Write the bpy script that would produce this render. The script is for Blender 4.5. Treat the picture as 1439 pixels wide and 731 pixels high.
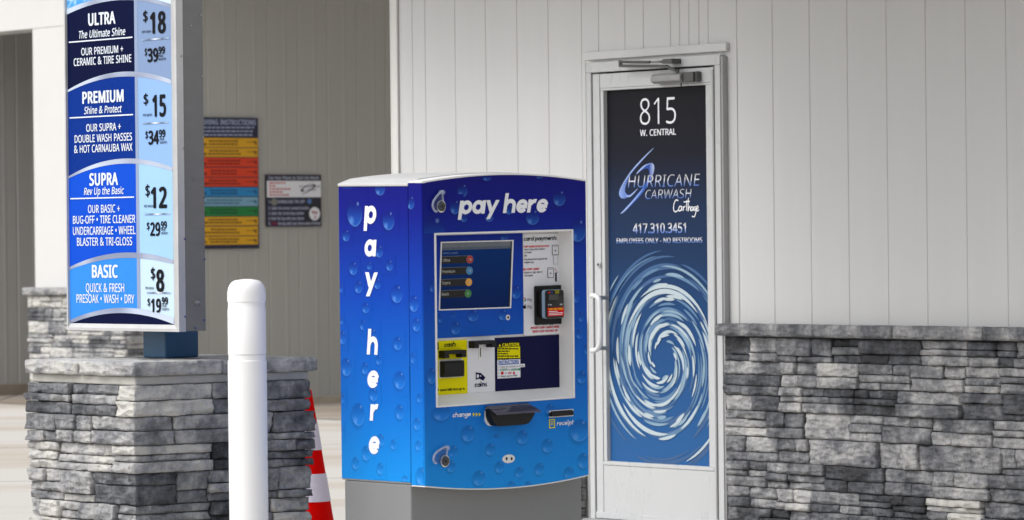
import bpy, bmesh, math, random
from mathutils import Matrix, Vector, noise

# ---------------------------------------------------------------- clear
for o in list(bpy.data.objects):
    bpy.data.objects.remove(o)
SC = bpy.context.scene
COL = SC.collection
R = math.radians

# ---------------------------------------------------------------- camera
F = 5900.0            # focal length in photo pixels (photo 1439 wide)
CX, CY = 719.5, 365.5
HOR = 340.0           # level horizon row
ROLL = 0.0105
H = 1.34              # eye height
cam = bpy.data.cameras.new('camera')
cam.sensor_width = 36.0
cam.lens = 36.0 * F / 1439.0
cam.clip_start = 0.5
cam.clip_end = 2000
cam.dof.use_dof = True
cam.dof.focus_distance = 16.2
cam.dof.aperture_fstop = 7.8
cam.dof.aperture_blades = 9
camo = bpy.data.objects.new('camera', cam)
COL.objects.link(camo)
PITCH = math.atan((HOR - CY) / F)
camo.matrix_world = (Matrix.Translation((0, 0, H)) @ Matrix.Rotation(math.pi / 2 + PITCH, 4, 'X')
                     @ Matrix.Rotation(-ROLL, 4, 'Z'))
SC.camera = camo
CAMM = camo.matrix_world.copy()

# ---------------------------------------------------------------- world, sun, exposure
SUN_EL, SUN_AZ = R(50), R(-112)      # azimuth measured from +Y towards +X (negative = to the left)
w = bpy.data.worlds.new('World')
SC.world = w
w.use_nodes = True
nt = w.node_tree
nt.nodes.clear()
sky = nt.nodes.new('ShaderNodeTexSky')
sky.sky_type = 'NISHITA'
sky.sun_disc = False
sky.sun_elevation = SUN_EL
sky.sun_rotation = SUN_AZ
sky.air_density = 1.2
sky.dust_density = 5.0
sky.ozone_density = 1.0
hs = nt.nodes.new('ShaderNodeHueSaturation')
hs.inputs['Saturation'].default_value = 0.22
bg = nt.nodes.new('ShaderNodeBackground')
bg.inputs['Strength'].default_value = 0.15
wo = nt.nodes.new('ShaderNodeOutputWorld')
nt.links.new(sky.outputs[0], hs.inputs['Color'])
nt.links.new(hs.outputs[0], bg.inputs['Color'])
nt.links.new(bg.outputs[0], wo.inputs['Surface'])
sl = bpy.data.lights.new('sun', 'SUN')
sl.energy = 0.5
sl.angle = R(28)
sl.color = (1.0, 0.985, 0.965)
so = bpy.data.objects.new('sun', sl)
COL.objects.link(so)
sd = Vector((math.sin(SUN_AZ) * math.cos(SUN_EL), math.cos(SUN_AZ) * math.cos(SUN_EL), math.sin(SUN_EL)))
so.rotation_euler = sd.to_track_quat('Z', 'Y').to_euler()
so.location = (0, 0, 30)
SC.view_settings.view_transform = 'Standard'
SC.view_settings.look = 'None'
SC.view_settings.exposure = 0.42
SC.view_settings.gamma = 1.0
SC.view_settings.use_curve_mapping = False

# ---------------------------------------------------------------- survey: pixel -> ray -> plane
def ray(px, py):
    d = Vector(((px - CX) / F, -(py - CY) / F, -1.0))
    return CAMM.translation.copy(), (CAMM.to_3x3() @ d).normalized()

def at(px, py, Y):                       # point on the pixel's ray at distance Y
    o, d = ray(px, py)
    return o + d * (Y / d.y)

class Panel:
    """a plane of a thing, in that thing's own coordinates"""
    def __init__(s, M, o, U, V):
        s.M, s.o, s.U, s.V = M, Vector(o), Vector(U).normalized(), Vector(V).normalized()
        s.N = s.U.cross(s.V)
        s.Mi = M.inverted()
    def px(s, x, y):
        o, d = ray(x, y)
        o = s.Mi @ o
        d = s.Mi.to_3x3() @ d
        t = (s.o - o).dot(s.N) / d.dot(s.N)
        p = o + d * t - s.o
        return p.dot(s.U), p.dot(s.V)
    def p(s, u, v, lift=0.0):
        return tuple(s.o + s.U * u + s.V * v + s.N * lift)

# ---------------------------------------------------------------- materials
def S(r, g, b):
    f = lambda c: (c / 255 / 12.92) if c / 255 <= 0.04045 else ((c / 255 + 0.055) / 1.055) ** 2.4
    return (f(r), f(g), f(b), 1.0)

def newmat(name):
    m = bpy.data.materials.new(name)
    m.use_nodes = True
    n = m.node_tree
    n.nodes.clear()
    out = n.nodes.new('ShaderNodeOutputMaterial')
    b = n.nodes.new('ShaderNodeBsdfPrincipled')
    n.links.new(b.outputs[0], out.inputs[0])
    return m, n, b

def N(n, t, **k):
    x = n.nodes.new(t)
    for a, v in k.items():
        if a in x.inputs.keys() if hasattr(x.inputs, 'keys') else False:
            x.inputs[a].default_value = v
        else:
            setattr(x, a, v)
    return x

def mix(n, fac, a, b, blend='MIX'):
    x = n.nodes.new('ShaderNodeMix')
    x.data_type = 'RGBA'
    x.blend_type = blend
    for i, v in ((0, fac), (6, a), (7, b)):
        if hasattr(v, 'links'):
            n.links.new(v, x.inputs[i])
        else:
            x.inputs[i].default_value = v
    return x.outputs[2]

def math_(n, op, a, b=0.0, c=0.0, clamp=False):
    x = n.nodes.new('ShaderNodeMath')
    x.operation = op
    x.use_clamp = clamp
    for i, v in enumerate((a, b, c)):
        if hasattr(v, 'links'):
            n.links.new(v, x.inputs[i])
        else:
            x.inputs[i].default_value = v
    return x.outputs[0]

def sstep(n, v, lo, hi, a=0.0, b=1.0):
    x = n.nodes.new('ShaderNodeMapRange')
    x.interpolation_type = 'SMOOTHSTEP'
    n.links.new(v, x.inputs[0])
    for i, q in zip((1, 2, 3, 4), (lo, hi, a, b)):
        x.inputs[i].default_value = q
    return x.outputs[0]

def noise_(n, scale, detail=4, rough=0.55, vec=None, stretch=None):
    tc = n.nodes.new('ShaderNodeTexCoord')
    v = tc.outputs['Object'] if vec is None else vec
    if stretch:
        mp = n.nodes.new('ShaderNodeMapping')
        mp.inputs['Scale'].default_value = stretch
        n.links.new(v, mp.inputs[0])
        v = mp.outputs[0]
    x = n.nodes.new('ShaderNodeTexNoise')
    x.inputs['Scale'].default_value = scale
    x.inputs['Detail'].default_value = detail
    x.inputs['Roughness'].default_value = rough
    n.links.new(v, x.inputs['Vector'])
    return x.outputs['Fac']

def scale_col(c, k):
    return (min(c[0] * k, 1), min(c[1] * k, 1), min(c[2] * k, 1), 1)

def pm(name, col, rough=0.5, metal=0.0, var=0.06, scale=5.0, bump=0.0, bscale=60.0, stretch=None, coat=0.0, spec=0.5, scuff=0.0):
    if len(col) == 3:
        col = (*col, 1)
    m, n, b = newmat(name)
    f = noise_(n, scale, 5, 0.6, stretch=stretch)
    cc = mix(n, f, scale_col(col, 1 - var * 1.6), scale_col(col, 1 + var * 1.6))
    if scuff:
        sf = sstep(n, noise_(n, 19, 6, 0.75, stretch=(1.0, 1.0, 0.35)), 0.60, 0.80, 0, scuff)
        cc = mix(n, sf, cc, (0.10, 0.09, 0.08, 1))
    n.links.new(cc, b.inputs['Base Color'])
    n.links.new(sstep(n, f, 0.2, 0.8, max(rough - 0.08, 0.02), min(rough + 0.08, 1)), b.inputs['Roughness'])
    b.inputs['Metallic'].default_value = metal
    b.inputs['Specular IOR Level'].default_value = spec
    if coat:
        b.inputs['Coat Weight'].default_value = coat
        b.inputs['Coat Roughness'].default_value = 0.08
    if bump:
        bp = n.nodes.new('ShaderNodeBump')
        bp.inputs['Strength'].default_value = bump
        bp.inputs['Distance'].default_value = 0.01
        n.links.new(noise_(n, bscale, 6, 0.6), bp.inputs['Height'])
        n.links.new(bp.outputs[0], b.inputs['Normal'])
    return m

M = {}
M['siding'] = pm('siding_paint', (0.55, 0.556, 0.56), 0.5, var=0.03, scale=1.3, stretch=(6, 6, 0.5), bump=0.05, bscale=5, scuff=0.07)
M['trim'] = pm('trim_paint', (0.74, 0.74, 0.72), 0.4, var=0.03, scale=2)
M['bay_white'] = pm('bay_white', (0.62, 0.62, 0.61), 0.5, var=0.02)
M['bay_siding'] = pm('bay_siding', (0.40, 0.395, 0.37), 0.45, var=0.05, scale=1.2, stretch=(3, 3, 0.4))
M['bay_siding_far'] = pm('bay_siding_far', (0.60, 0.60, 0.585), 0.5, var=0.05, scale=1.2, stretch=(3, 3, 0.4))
M['ceiling'] = pm('ceiling_panel', (0.5, 0.5, 0.48), 0.6)
M['alu_white'] = pm('white_aluminium', (0.50, 0.515, 0.53), 0.3, var=0.03, scale=3, stretch=(2, 2, 0.8), scuff=0.10)
M['alu_grey'] = pm('grey_aluminium', (0.36, 0.36, 0.37), 0.35, metal=0.5, var=0.05)
M['gap'] = pm('near_black', (0.02, 0.02, 0.022), 0.8)
M['closer'] = pm('closer_metal', (0.30, 0.30, 0.305), 0.35, metal=0.4, var=0.1, scale=20)
M['closer_dark'] = pm('closer_dark', (0.10, 0.10, 0.10), 0.4, metal=0.6)
M['galv'] = pm('galvanised_sheet', (0.20, 0.20, 0.20), 0.55, metal=0.2, var=0.10, scale=9, stretch=(1, 1, 3), spec=0.3)
M['retainer'] = pm('brushed_retainer', (0.55, 0.555, 0.56), 0.38, metal=0.3, var=0.06, scale=12)
M['post_blue'] = pm('post_paint', S(34, 80, 114), 0.35, var=0.06)
M['bollard'] = pm('bollard_plastic', (0.84, 0.84, 0.85), 0.42, var=0.025, scale=4, bump=0.02, scuff=0.10)
M['kiosk_grey'] = pm('kiosk_grey', (0.22, 0.225, 0.23), 0.42, var=0.04, spec=0.3, scuff=0.25)
M['roof_grey'] = pm('roof_grey', (0.50, 0.50, 0.50), 0.45, var=0.06, scale=6, scuff=0.12)
M['kiosk_white'] = pm('kiosk_white', (0.73, 0.73, 0.73), 0.4, var=0.05, scale=8)
M['black'] = pm('black_plastic', (0.008, 0.008, 0.009), 0.45, var=0.2, spec=0.25)
M['black_gloss'] = pm('black_gloss', (0.006, 0.006, 0.007), 0.2, var=0.1, spec=0.3)
M['chrome'] = pm('chrome', (0.62, 0.62, 0.60), 0.18, metal=1.0)
M['lockface'] = pm('lock_face', (0.08, 0.08, 0.075), 0.3, metal=0.8)
M['ink_navy'] = pm('navy_ink', S(18, 20, 62), 0.4, spec=0.06)
M['ink_white'] = pm('white_ink', (0.78, 0.79, 0.84), 0.4, var=0.02, spec=0.06)
M['ink_black'] = pm('black_ink', (0.008, 0.009, 0.012), 0.5, spec=0.06)
M['ink_red'] = pm('red_ink', S(205, 30, 38), 0.4, spec=0.06)
M['ink_yellow'] = pm('yellow_ink', S(222, 212, 8), 0.4, var=0.03, spec=0.06)
M['ink_grey'] = pm('grey_ink', (0.22, 0.22, 0.24), 0.4, spec=0.06)
M['ink_green'] = pm('green_ink', S(40, 140, 95), 0.4, spec=0.06)
M['ink_blue'] = pm('blue_ink', S(30, 85, 170), 0.4, spec=0.06)
M['panel_white'] = pm('white_panel', (0.70, 0.71, 0.76), 0.35, var=0.02)
M['cone_red'] = pm('cone_red', S(205, 4, 2), 0.6, var=0.08, scale=12, spec=0.04)
M['cone_white'] = pm('cone_collar', (0.62, 0.58, 0.70), 0.35, var=0.08, scale=60)
M['pull'] = pm('pull_paint', (0.66, 0.67, 0.69), 0.3, var=0.03)

def clear_mat(name, col, see):
    m, n, b = newmat(name)
    b.inputs['Base Color'].default_value = col
    b.inputs['Roughness'].default_value = 0.08
    t = n.nodes.new('ShaderNodeBsdfTransparent')
    t.inputs['Color'].default_value = (0.93, 0.95, 0.98, 1)
    x = n.nodes.new('ShaderNodeMixShader')
    x.inputs[0].default_value = see
    n.links.new(b.outputs[0], x.inputs[1])
    n.links.new(t.outputs[0], x.inputs[2])
    out = [q for q in n.nodes if q.type == 'OUTPUT_MATERIAL'][0]
    n.links.new(x.outputs[0], out.inputs[0])
    return m
M['clear'] = clear_mat('clear_plastic', (0.55, 0.60, 0.74, 1), 0.62)
M['clear_sheet'] = clear_mat('clear_sheet', (0.10, 0.12, 0.2, 1), 0.85)
M['smoke'] = clear_mat('smoked_plastic', (0.07, 0.07, 0.115, 1), 0.3)

# printed wrap: gradient from ultramarine to sky blue along the cabinet's height
KZ0, KZ1 = 0.50, 1.56
def wrap_colour(n):
    tc = n.nodes.new('ShaderNodeTexCoord')
    sp = n.nodes.new('ShaderNodeSeparateXYZ')
    n.links.new(tc.outputs['Object'], sp.inputs[0])
    mr = n.nodes.new('ShaderNodeMapRange')
    n.links.new(sp.outputs[2], mr.inputs[0])
    mr.inputs[1].default_value, mr.inputs[2].default_value = KZ0, KZ1
    cr = n.nodes.new('ShaderNodeValToRGB')
    e = cr.color_ramp.elements
    e[0].position, e[0].color = 0.0, S(26, 142, 226)
    e[1].position, e[1].color = 1.0, S(18, 19, 116)
    for p_, c_ in ((0.28, S(18, 106, 200)), (0.62, S(15, 66, 172)), (0.88, S(16, 28, 132))):
        k = e.new(p_)
        k.color = c_
    n.links.new(mr.outputs[0], cr.inputs[0])
    return cr.outputs[0]

def wrap_mat():
    m, n, b = newmat('printed_wrap')
    c = wrap_colour(n)
    f = noise_(n, 700, 2)
    n.links.new(mix(n, math_(n, 'MULTIPLY', f, 0.10), c, (0, 0, 0, 1)), b.inputs['Base Color'])
    b.inputs['Roughness'].default_value = 0.36
    b.inputs['Specular IOR Level'].default_value = 0.09
    return m
M['wrap'] = wrap_mat()

def drop_mat():
    m, n, b = newmat('printed_droplets')
    c = wrap_colour(n)
    uv = n.nodes.new('ShaderNodeUVMap')
    uv.uv_map = 'drop'
    sp = n.nodes.new('ShaderNodeSeparateXYZ')
    n.links.new(uv.outputs[0], sp.inputs[0])
    u, v = sp.outputs[0], sp.outputs[1]
    ln = n.nodes.new('ShaderNodeVectorMath')
    ln.operation = 'LENGTH'
    n.links.new(uv.outputs[0], ln.inputs[0])
    r = ln.outputs['Value']
    inside = sstep(n, r, 0.93, 1.03, 1, 0)
    def dist(cu, cv):
        a = math_(n, 'POWER', math_(n, 'ABSOLUTE', math_(n, 'SUBTRACT', u, cu)), 2)
        q = math_(n, 'POWER', math_(n, 'ABSOLUTE', math_(n, 'SUBTRACT', v, cv)), 2)
        return math_(n, 'SQRT', math_(n, 'ADD', a, q))
    # soft printed shadow beneath the drop
    sh = sstep(n, dist(-0.12, -0.22), 0.75, 1.34, 0.5, 0)
    outer = mix(n, sh, c, mix(n, 0.55, c, (0.004, 0.01, 0.06, 1)))
    dark = mix(n, 0.34, c, (0.004, 0.012, 0.13, 1))
    light = mix(n, 0.22, c, (0.03, 0.26, 0.80, 1))
    body = mix(n, sstep(n, v, -0.9, 0.8, 1, 0), dark, light)
    body = mix(n, sstep(n, dist(-0.45, -0.58), 0.0, 0.50, 0.36, 0), body, (0.18, 0.42, 0.9, 1))
    rim = math_(n, 'MULTIPLY', sstep(n, r, 0.82, 0.95), sstep(n, v, 0.2, -0.8))
    body = mix(n, math_(n, 'MULTIPLY', rim, 0.22), body, (0.20, 0.45, 0.9, 1))
    body = mix(n, sstep(n, dist(0.42, 0.66), 0.03, 0.20, 0.34, 0), body, (0.28, 0.48, 0.9, 1))
    f = noise_(n, 700, 2)
    n.links.new(mix(n, math_(n, 'MULTIPLY', f, 0.10), mix(n, inside, outer, body), (0, 0, 0, 1)), b.inputs['Base Color'])
    b.inputs['Roughness'].default_value = 0.36
    b.inputs['Specular IOR Level'].default_value = 0.09
    return m
M['drop'] = drop_mat()

def grad_mat(name, stops, rough=0.3, axis=2, coat=0.0, coord='Generated'):
    m, n, b = newmat(name)
    tc = n.nodes.new('ShaderNodeTexCoord')
    sp = n.nodes.new('ShaderNodeSeparateXYZ')
    n.links.new(tc.outputs[coord], sp.inputs[0])
    cr = n.nodes.new('ShaderNodeValToRGB')
    e = cr.color_ramp.elements
    e[0].position, e[0].color = stops[0]
    e[1].position, e[1].color = stops[-1]
    for p_, c_ in stops[1:-1]:
        k = e.new(p_)
        k.color = c_
    n.links.new(sp.outputs[axis], cr.inputs[0])
    n.links.new(cr.outputs[0], b.inputs['Base Color'])
    b.inputs['Roughness'].default_value = rough
    b.inputs['Specular IOR Level'].default_value = 0.07
    if coat:
        b.inputs['Coat Weight'].default_value = coat
        b.inputs['Coat Roughness'].default_value = 0.05
    return m
M['door_vinyl'] = grad_mat('door_vinyl', [(0.0, S(45, 92, 146)), (0.3, S(38, 76, 126)), (0.55, S(32, 54, 88)), (0.68, S(34, 48, 76)),
                                          (0.82, S(32, 34, 44)), (1.0, S(30, 30, 34))], 0.35)
M['silver_ink'] = grad_mat('silver_ink', [(0.0, S(70, 110, 190)), (0.35, S(150, 165, 205)), (0.6, S(225, 228, 236)), (1.0, S(150, 152, 160))], 0.35)
M['swoosh'] = grad_mat('swoosh_ink', [(0.0, S(140, 165, 220)), (0.3, S(50, 84, 165)), (0.6, S(70, 105, 185)), (0.85, S(38, 70, 150)), (1.0, S(170, 185, 220))], 0.35, axis=0)
M['swoosh_light'] = pm('swoosh_light', S(150, 172, 220), 0.35)
M['swirl_a'] = pm('swirl_white', S(176, 190, 198), 0.35, var=0.05, spec=0.07)
M['swirl_b'] = pm('swirl_pale', S(128, 156, 178), 0.35, var=0.06)
M['swirl_c'] = pm('swirl_mid', S(84, 120, 156), 0.35, var=0.06)
M['swirl_d'] = pm('swirl_deep', S(48, 86, 132), 0.35, var=0.06)

# price sign inks
for k, c in dict(s_navy=(10, 18, 54), s_blue=(12, 48, 132), s_blue2=(18, 76, 198), s_sky=(54, 134, 226), s_p1=(126, 148, 184), s_p2=(138, 174, 222),
                 s_p3=(154, 194, 232), s_p4=(188, 212, 234), s_arc=(190, 202, 224), s_div=(140, 155, 185), s_bar=(205, 215, 230), s_white=(214, 222, 234)).items():
    M[k] = pm(k.replace('s_', 'sign_ink_'), S(*c), 0.3, var=0.03, scale=3, spec=0.03)
def arcmat():
    m, n, b = newmat('sign_ink_arc')
    f = noise_(n, 3.0, 1)
    n.links.new(mix(n, sstep(n, f, 0.35, 0.65), S(128, 138, 164), S(190, 202, 222)), b.inputs['Base Color'])
    b.inputs['Roughness'].default_value = 0.25
    return m
M['s_arc'] = arcmat()
def splashmat():
    m, n, b = newmat('sign_ink_splash')
    f = noise_(n, 14.0, 3)
    n.links.new(mix(n, sstep(n, f, 0.4, 0.6), S(60, 150, 225), S(205, 235, 250)), b.inputs['Base Color'])
    b.inputs['Roughness'].default_value = 0.25
    return m
M['s_splash'] = splashmat()
for k, c in dict(b_navy=(28, 32, 60), b_amber=(214, 160, 8), b_red=(214, 58, 10), b_sky=(24, 130, 190), b_pale=(120, 165, 190), b_green=(10, 122, 52),
                 b_dark=(70, 55, 20), b_text=(150, 160, 190)).items():
    M[k] = pm(k.replace('b_', 'board_ink_'), S(*c), 0.5, var=0.05)

def stone_mat(name, light=1.0):
    m, n, b = newmat(name)
    at_ = n.nodes.new('ShaderNodeAttribute')
    at_.attribute_name = 'tone'
    t = at_.outputs['Fac']
    n1 = noise_(n, 7.5, 4, 0.55)
    n2 = noise_(n, 34, 6, 0.65)
    n3 = noise_(n, 150, 4, 0.6)
    a = math_(n, 'ADD', t, math_(n, 'MULTIPLY', math_(n, 'SUBTRACT', n1, 0.5), 1.25))
    a = math_(n, 'ADD', a, math_(n, 'MULTIPLY', math_(n, 'SUBTRACT', n2, 0.5), 0.75))
    a = math_(n, 'ADD', a, math_(n, 'MULTIPLY', math_(n, 'SUBTRACT', n3, 0.5), 0.3))
    cr = n.nodes.new('ShaderNodeValToRGB')
    e = cr.color_ramp.elements
    e[0].position, e[0].color = 0.0, (0.05 * light, 0.052 * light, 0.058 * light, 1)
    e[1].position, e[1].color = 1.0, (0.62, 0.61, 0.575, 1)
    for p_, c_ in ((0.25, (0.112, 0.118, 0.132)), (0.5, (0.23, 0.236, 0.25)), (0.75, (0.44, 0.44, 0.445))):
        k = e.new(p_)
        k.color = (*[min(q * light, 0.8) for q in c_], 1)
    n.links.new(a, cr.inputs[0])
    n.links.new(cr.outputs[0], b.inputs['Base Color'])
    b.inputs['Roughness'].default_value = 0.85
    b.inputs['Specular IOR Level'].default_value = 0.25
    bp = n.nodes.new('ShaderNodeBump')
    bp.inputs['Strength'].default_value = 1.0
    bp.inputs['Distance'].default_value = 0.011
    tc = n.nodes.new('ShaderNodeTexCoord')
    mp = n.nodes.new('ShaderNodeMapping')
    mp.inputs['Scale'].default_value = (1, 1, 2.6)
    n.links.new(tc.outputs['Object'], mp.inputs[0])
    vo = n.nodes.new('ShaderNodeTexVoronoi')
    vo.inputs['Scale'].default_value = 17
    vo.inputs['Randomness'].default_value = 1.0
    n.links.new(mp.outputs[0], vo.inputs['Vector'])
    cleft = math_(n, 'MULTIPLY', vo.outputs['Distance'], 1.6)
    hgt = math_(n, 'ADD', math_(n, 'ADD', noise_(n, 50, 7, 0.7), math_(n, 'MULTIPLY', n3, 0.4)), cleft)
    n.links.new(hgt, bp.inputs['Height'])
    n.links.new(bp.outputs[0], b.inputs['Normal'])
    return m
M['stone'] = stone_mat('ledge_stone')
M['stone_back'] = pm('stone_mortar', (0.14, 0.14, 0.14), 0.9, var=0.2, scale=30)
M['mortar'] = pm('pale_mortar', (0.46, 0.45, 0.42), 0.9, var=0.15, scale=25, bump=0.4)

def ground_mat(name, base, dirt):
    m, n, b = newmat(name)
    big = noise_(n, 0.5, 4, 0.55, stretch=(0.35, 1.6, 1))
    fine = noise_(n, 40, 5, 0.7)
    c = mix(n, sstep(n, big, 0.42, 0.68), base, dirt)
    c = mix(n, math_(n, 'MULTIPLY', fine, 0.3), c, scale_col(base, 0.6))
    # saw-cut joints
    tc = n.nodes.new('ShaderNodeTexCoord')
    sp = n.nodes.new('ShaderNodeSeparateXYZ')
    n.links.new(tc.outputs['Object'], sp.inputs[0])
    for ax, per in ((1, 4.0), (0, 4.5)):
        fr = math_(n, 'FRACT', math_(n, 'DIVIDE', sp.outputs[ax], per))
        c = mix(n, math_(n, 'LESS_THAN', fr, 0.006), c, (0.05, 0.048, 0.045, 1))
    n.links.new(c, b.inputs['Base Color'])
    b.inputs['Roughness'].default_value = 0.85
    bp = n.nodes.new('ShaderNodeBump')
    bp.inputs['Strength'].default_value = 0.2
    n.links.new(fine, bp.inputs['Height'])
    n.links.new(bp.outputs[0], b.inputs['Normal'])
    return m
M['concrete'] = ground_mat('driveway_concrete', (0.56, 0.54, 0.505, 1), (0.46, 0.395, 0.33, 1))
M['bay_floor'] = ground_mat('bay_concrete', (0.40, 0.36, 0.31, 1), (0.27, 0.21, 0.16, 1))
M['curb'] = pm('curb_concrete', (0.42, 0.36, 0.29), 0.9, var=0.15, scale=8)

def screen_mat():
    m, n, b = newmat('display_screen')
    tc = n.nodes.new('ShaderNodeTexCoord')
    sp = n.nodes.new('ShaderNodeSeparateXYZ')
    n.links.new(tc.outputs['Generated'], sp.inputs[0])
    cr = n.nodes.new('ShaderNodeValToRGB')
    e = cr.color_ramp.elements
    e[0].color = S(5, 30, 78)
    e[1].color = S(6, 44, 100)
    n.links.new(sp.outputs[2], cr.inputs[0])
    n.links.new(cr.outputs[0], b.inputs['Base Color'])
    n.links.new(cr.outputs[0], b.inputs['Emission Color'])
    b.inputs['Emission Strength'].default_value = 0.12
    b.inputs['Specular IOR Level'].default_value = 0.06
    b.inputs['Roughness'].default_value = 0.25
    return m
M['screen'] = screen_mat()

# ---------------------------------------------------------------- mesh building
class MB:
    def __init__(s):
        s.v, s.f, s.m, s.tone, s.uv = [], [], [], [], {}
    def add(s, verts, faces, mat=0, tone=None):
        b = len(s.v)
        s.v += [tuple(q) for q in verts]
        for f in faces:
            s.f.append(tuple(b + i for i in f))
            s.m.append(mat)
        if tone is not None:
            s.tone += [tone] * len(verts)
        return b
    def box(s, x0, x1, y0, y1, z0, z1, mat=0):
        x0, x1 = min(x0, x1), max(x0, x1)
        y0, y1 = min(y0, y1), max(y0, y1)
        z0, z1 = min(z0, z1), max(z0, z1)
        v = [(x0, y0, z0), (x1, y0, z0), (x1, y1, z0), (x0, y1, z0), (x0, y0, z1), (x1, y0, z1), (x1, y1, z1), (x0, y1, z1)]
        s.add(v, [(0, 3, 2, 1), (4, 5, 6, 7), (0, 1, 5, 4), (1, 2, 6, 5), (2, 3, 7, 6), (3, 0, 4, 7)], mat)
    def prism(s, pts, vec, mat=0):               # pts: 3D outline, counter-clockwise seen from +vec
        n = len(pts)
        vec = Vector(vec)
        top = [tuple(Vector(q) + vec) for q in pts]
        b = s.add(list(pts) + top, [], mat)
        fs = [tuple(range(n, 2 * n)), tuple(reversed(range(n)))]
        fs += [(i, (i + 1) % n, n + (i + 1) % n, n + i) for i in range(n)]
        for f in fs:
            s.f.append(tuple(b + i for i in f))
            s.m.append(mat)
    def slab(s, pn, uv, l0, l1, mat=0):           # outline on a panel given thickness l0..l1 along its normal
        s.prism([pn.p(u, v, l0) for u, v in uv], tuple(pn.N * (l1 - l0)), mat)
    def poly(s, pn, uv, lift, mat=0):
        s.add([pn.p(u, v, lift) for u, v in uv], [tuple(range(len(uv)))], mat)
    def tube(s, pts, r, n=12, mat=0, caps=True):
        pts = [Vector(q) for q in pts]
        rings = []
        up = Vector((0.13, 0.21, 0.97))
        for i, q in enumerate(pts):
            t = (pts[min(i + 1, len(pts) - 1)] - pts[max(i - 1, 0)]).normalized()
            a = t.cross(up)
            if a.length < 1e-3:
                a = t.cross(Vector((1, 0, 0)))
            a.normalize()
            bb = t.cross(a)
            rr = r[i] if isinstance(r, (list, tuple)) else r
            rings.append([tuple(q + (a * math.cos(2 * math.pi * k / n) + bb * math.sin(2 * math.pi * k / n)) * rr) for k in range(n)])
        vs = [v for ring in rings for v in ring]
        fs = [(i * n + k, i * n + (k + 1) % n, (i + 1) * n + (k + 1) % n, (i + 1) * n + k) for i in range(len(pts) - 1) for k in range(n)]
        if caps:
            fs += [tuple(reversed(range(n))), tuple(range((len(pts) - 1) * n, len(pts) * n))]
        s.add(vs, fs, mat)
    def lathe(s, prof, n=48, mat=0, c=(0, 0)):
        vs = [(c[0] + r * math.cos(2 * math.pi * k / n), c[1] + r * math.sin(2 * math.pi * k / n), z) for r, z in prof for k in range(n)]
        fs = [(i * n + k, i * n + (k + 1) % n, (i + 1) * n + (k + 1) % n, (i + 1) * n + k) for i in range(len(prof) - 1) for k in range(n)]
        fs += [tuple(reversed(range(n))), tuple(range((len(prof) - 1) * n, len(prof) * n))]
        s.add(vs, fs, mat)
    def build(s, name, mats, parent=None, bevel=0.0, smooth=None):
        me = bpy.data.meshes.new(name)
        me.from_pydata(s.v, [], s.f)
        if not isinstance(mats, (list, tuple)):
            mats = [mats]
        for q in mats:
            me.materials.append(q)
        me.polygons.foreach_set('material_index', s.m)
        if s.tone:
            a = me.attributes.new('tone', 'FLOAT', 'POINT')
            a.data.foreach_set('value', s.tone + [0.3] * (len(s.v) - len(s.tone)))
        if s.uv:
            l = me.uv_layers.new(name='drop')
            for pi, p in enumerate(me.polygons):
                if pi in s.uv:
                    for k, li in enumerate(p.loop_indices):
                        l.data[li].uv = s.uv[pi][k]
        me.validate()
        if smooth is not None:
            me.polygons.foreach_set('use_smooth', [True] * len(me.polygons))
            if smooth < 180:
                me.set_sharp_from_angle(angle=R(smooth))
        me.update()
        o = bpy.data.objects.new(name, me)
        COL.objects.link(o)
        if parent:
            o.parent = parent
        if bevel:
            bv = o.modifiers.new('edge', 'BEVEL')
            bv.width = bevel
            bv.segments = 2
            bv.limit_method = 'ANGLE'
            bv.angle_limit = R(40)
        return o

def thing(name, label, cat, mat=None, group=None):
    o = bpy.data.objects.new(name, None)
    COL.objects.link(o)
    o.empty_display_size = 0.2
    if mat is not None:
        o.matrix_world = mat
    o['label'] = label
    o['category'] = cat
    if group:
        o['group'] = group
    return o

def structure(o):
    o['kind'] = 'structure'
    return o

def pose(x, y, yaw, z=0.0, tilt=0.0):
    return Matrix.Translation((x, y, z)) @ Matrix.Rotation(tilt, 4, 'X') @ Matrix.Rotation(yaw, 4, 'Z')

# ---------------------------------------------------------------- lettering
# letter outlines by character number, in thousandths of the em: x, y, x, y ... per contour
LETTER_WIDTH = {65: 0.512, 66: 0.521, 67: 0.507, 68: 0.585, 69: 0.446, 70: 0.416, 71: 0.584, 72: 0.594, 73: 0.272, 74: 0.219, 75: 0.496, 76: 0.42, 77: 0.727, 78: 0.609, 79: 0.626, 80: 0.485, 81: 0.626, 82: 0.499, 83: 0.44, 84: 0.446, 85: 0.586, 86: 0.481, 87: 0.746, 88: 0.47, 89: 0.454, 90: 0.459, 97: 0.45, 98: 0.493, 99: 0.385, 100: 0.493, 101: 0.452, 102: 0.276, 103: 0.493, 104: 0.496, 105: 0.207, 106: 0.207, 107: 0.428, 108: 0.207, 109: 0.75, 110: 0.496, 111: 0.485, 112: 0.493, 113: 0.493, 114: 0.331, 115: 0.384, 116: 0.289, 117: 0.496, 118: 0.407, 119: 0.63, 120: 0.424, 121: 0.409, 122: 0.377, 48: 0.459, 49: 0.459, 50: 0.459, 51: 0.459, 52: 0.459, 53: 0.459, 54: 0.459, 55: 0.459, 56: 0.459, 57: 0.459, 36: 0.459, 38: 0.587, 43: 0.459, 45: 0.258, 46: 0.215, 44: 0.215, 47: 0.298, 63: 0.348, 33: 0.216, 58: 0.215, 8226: 0.302, 32: 0.26}
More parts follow.
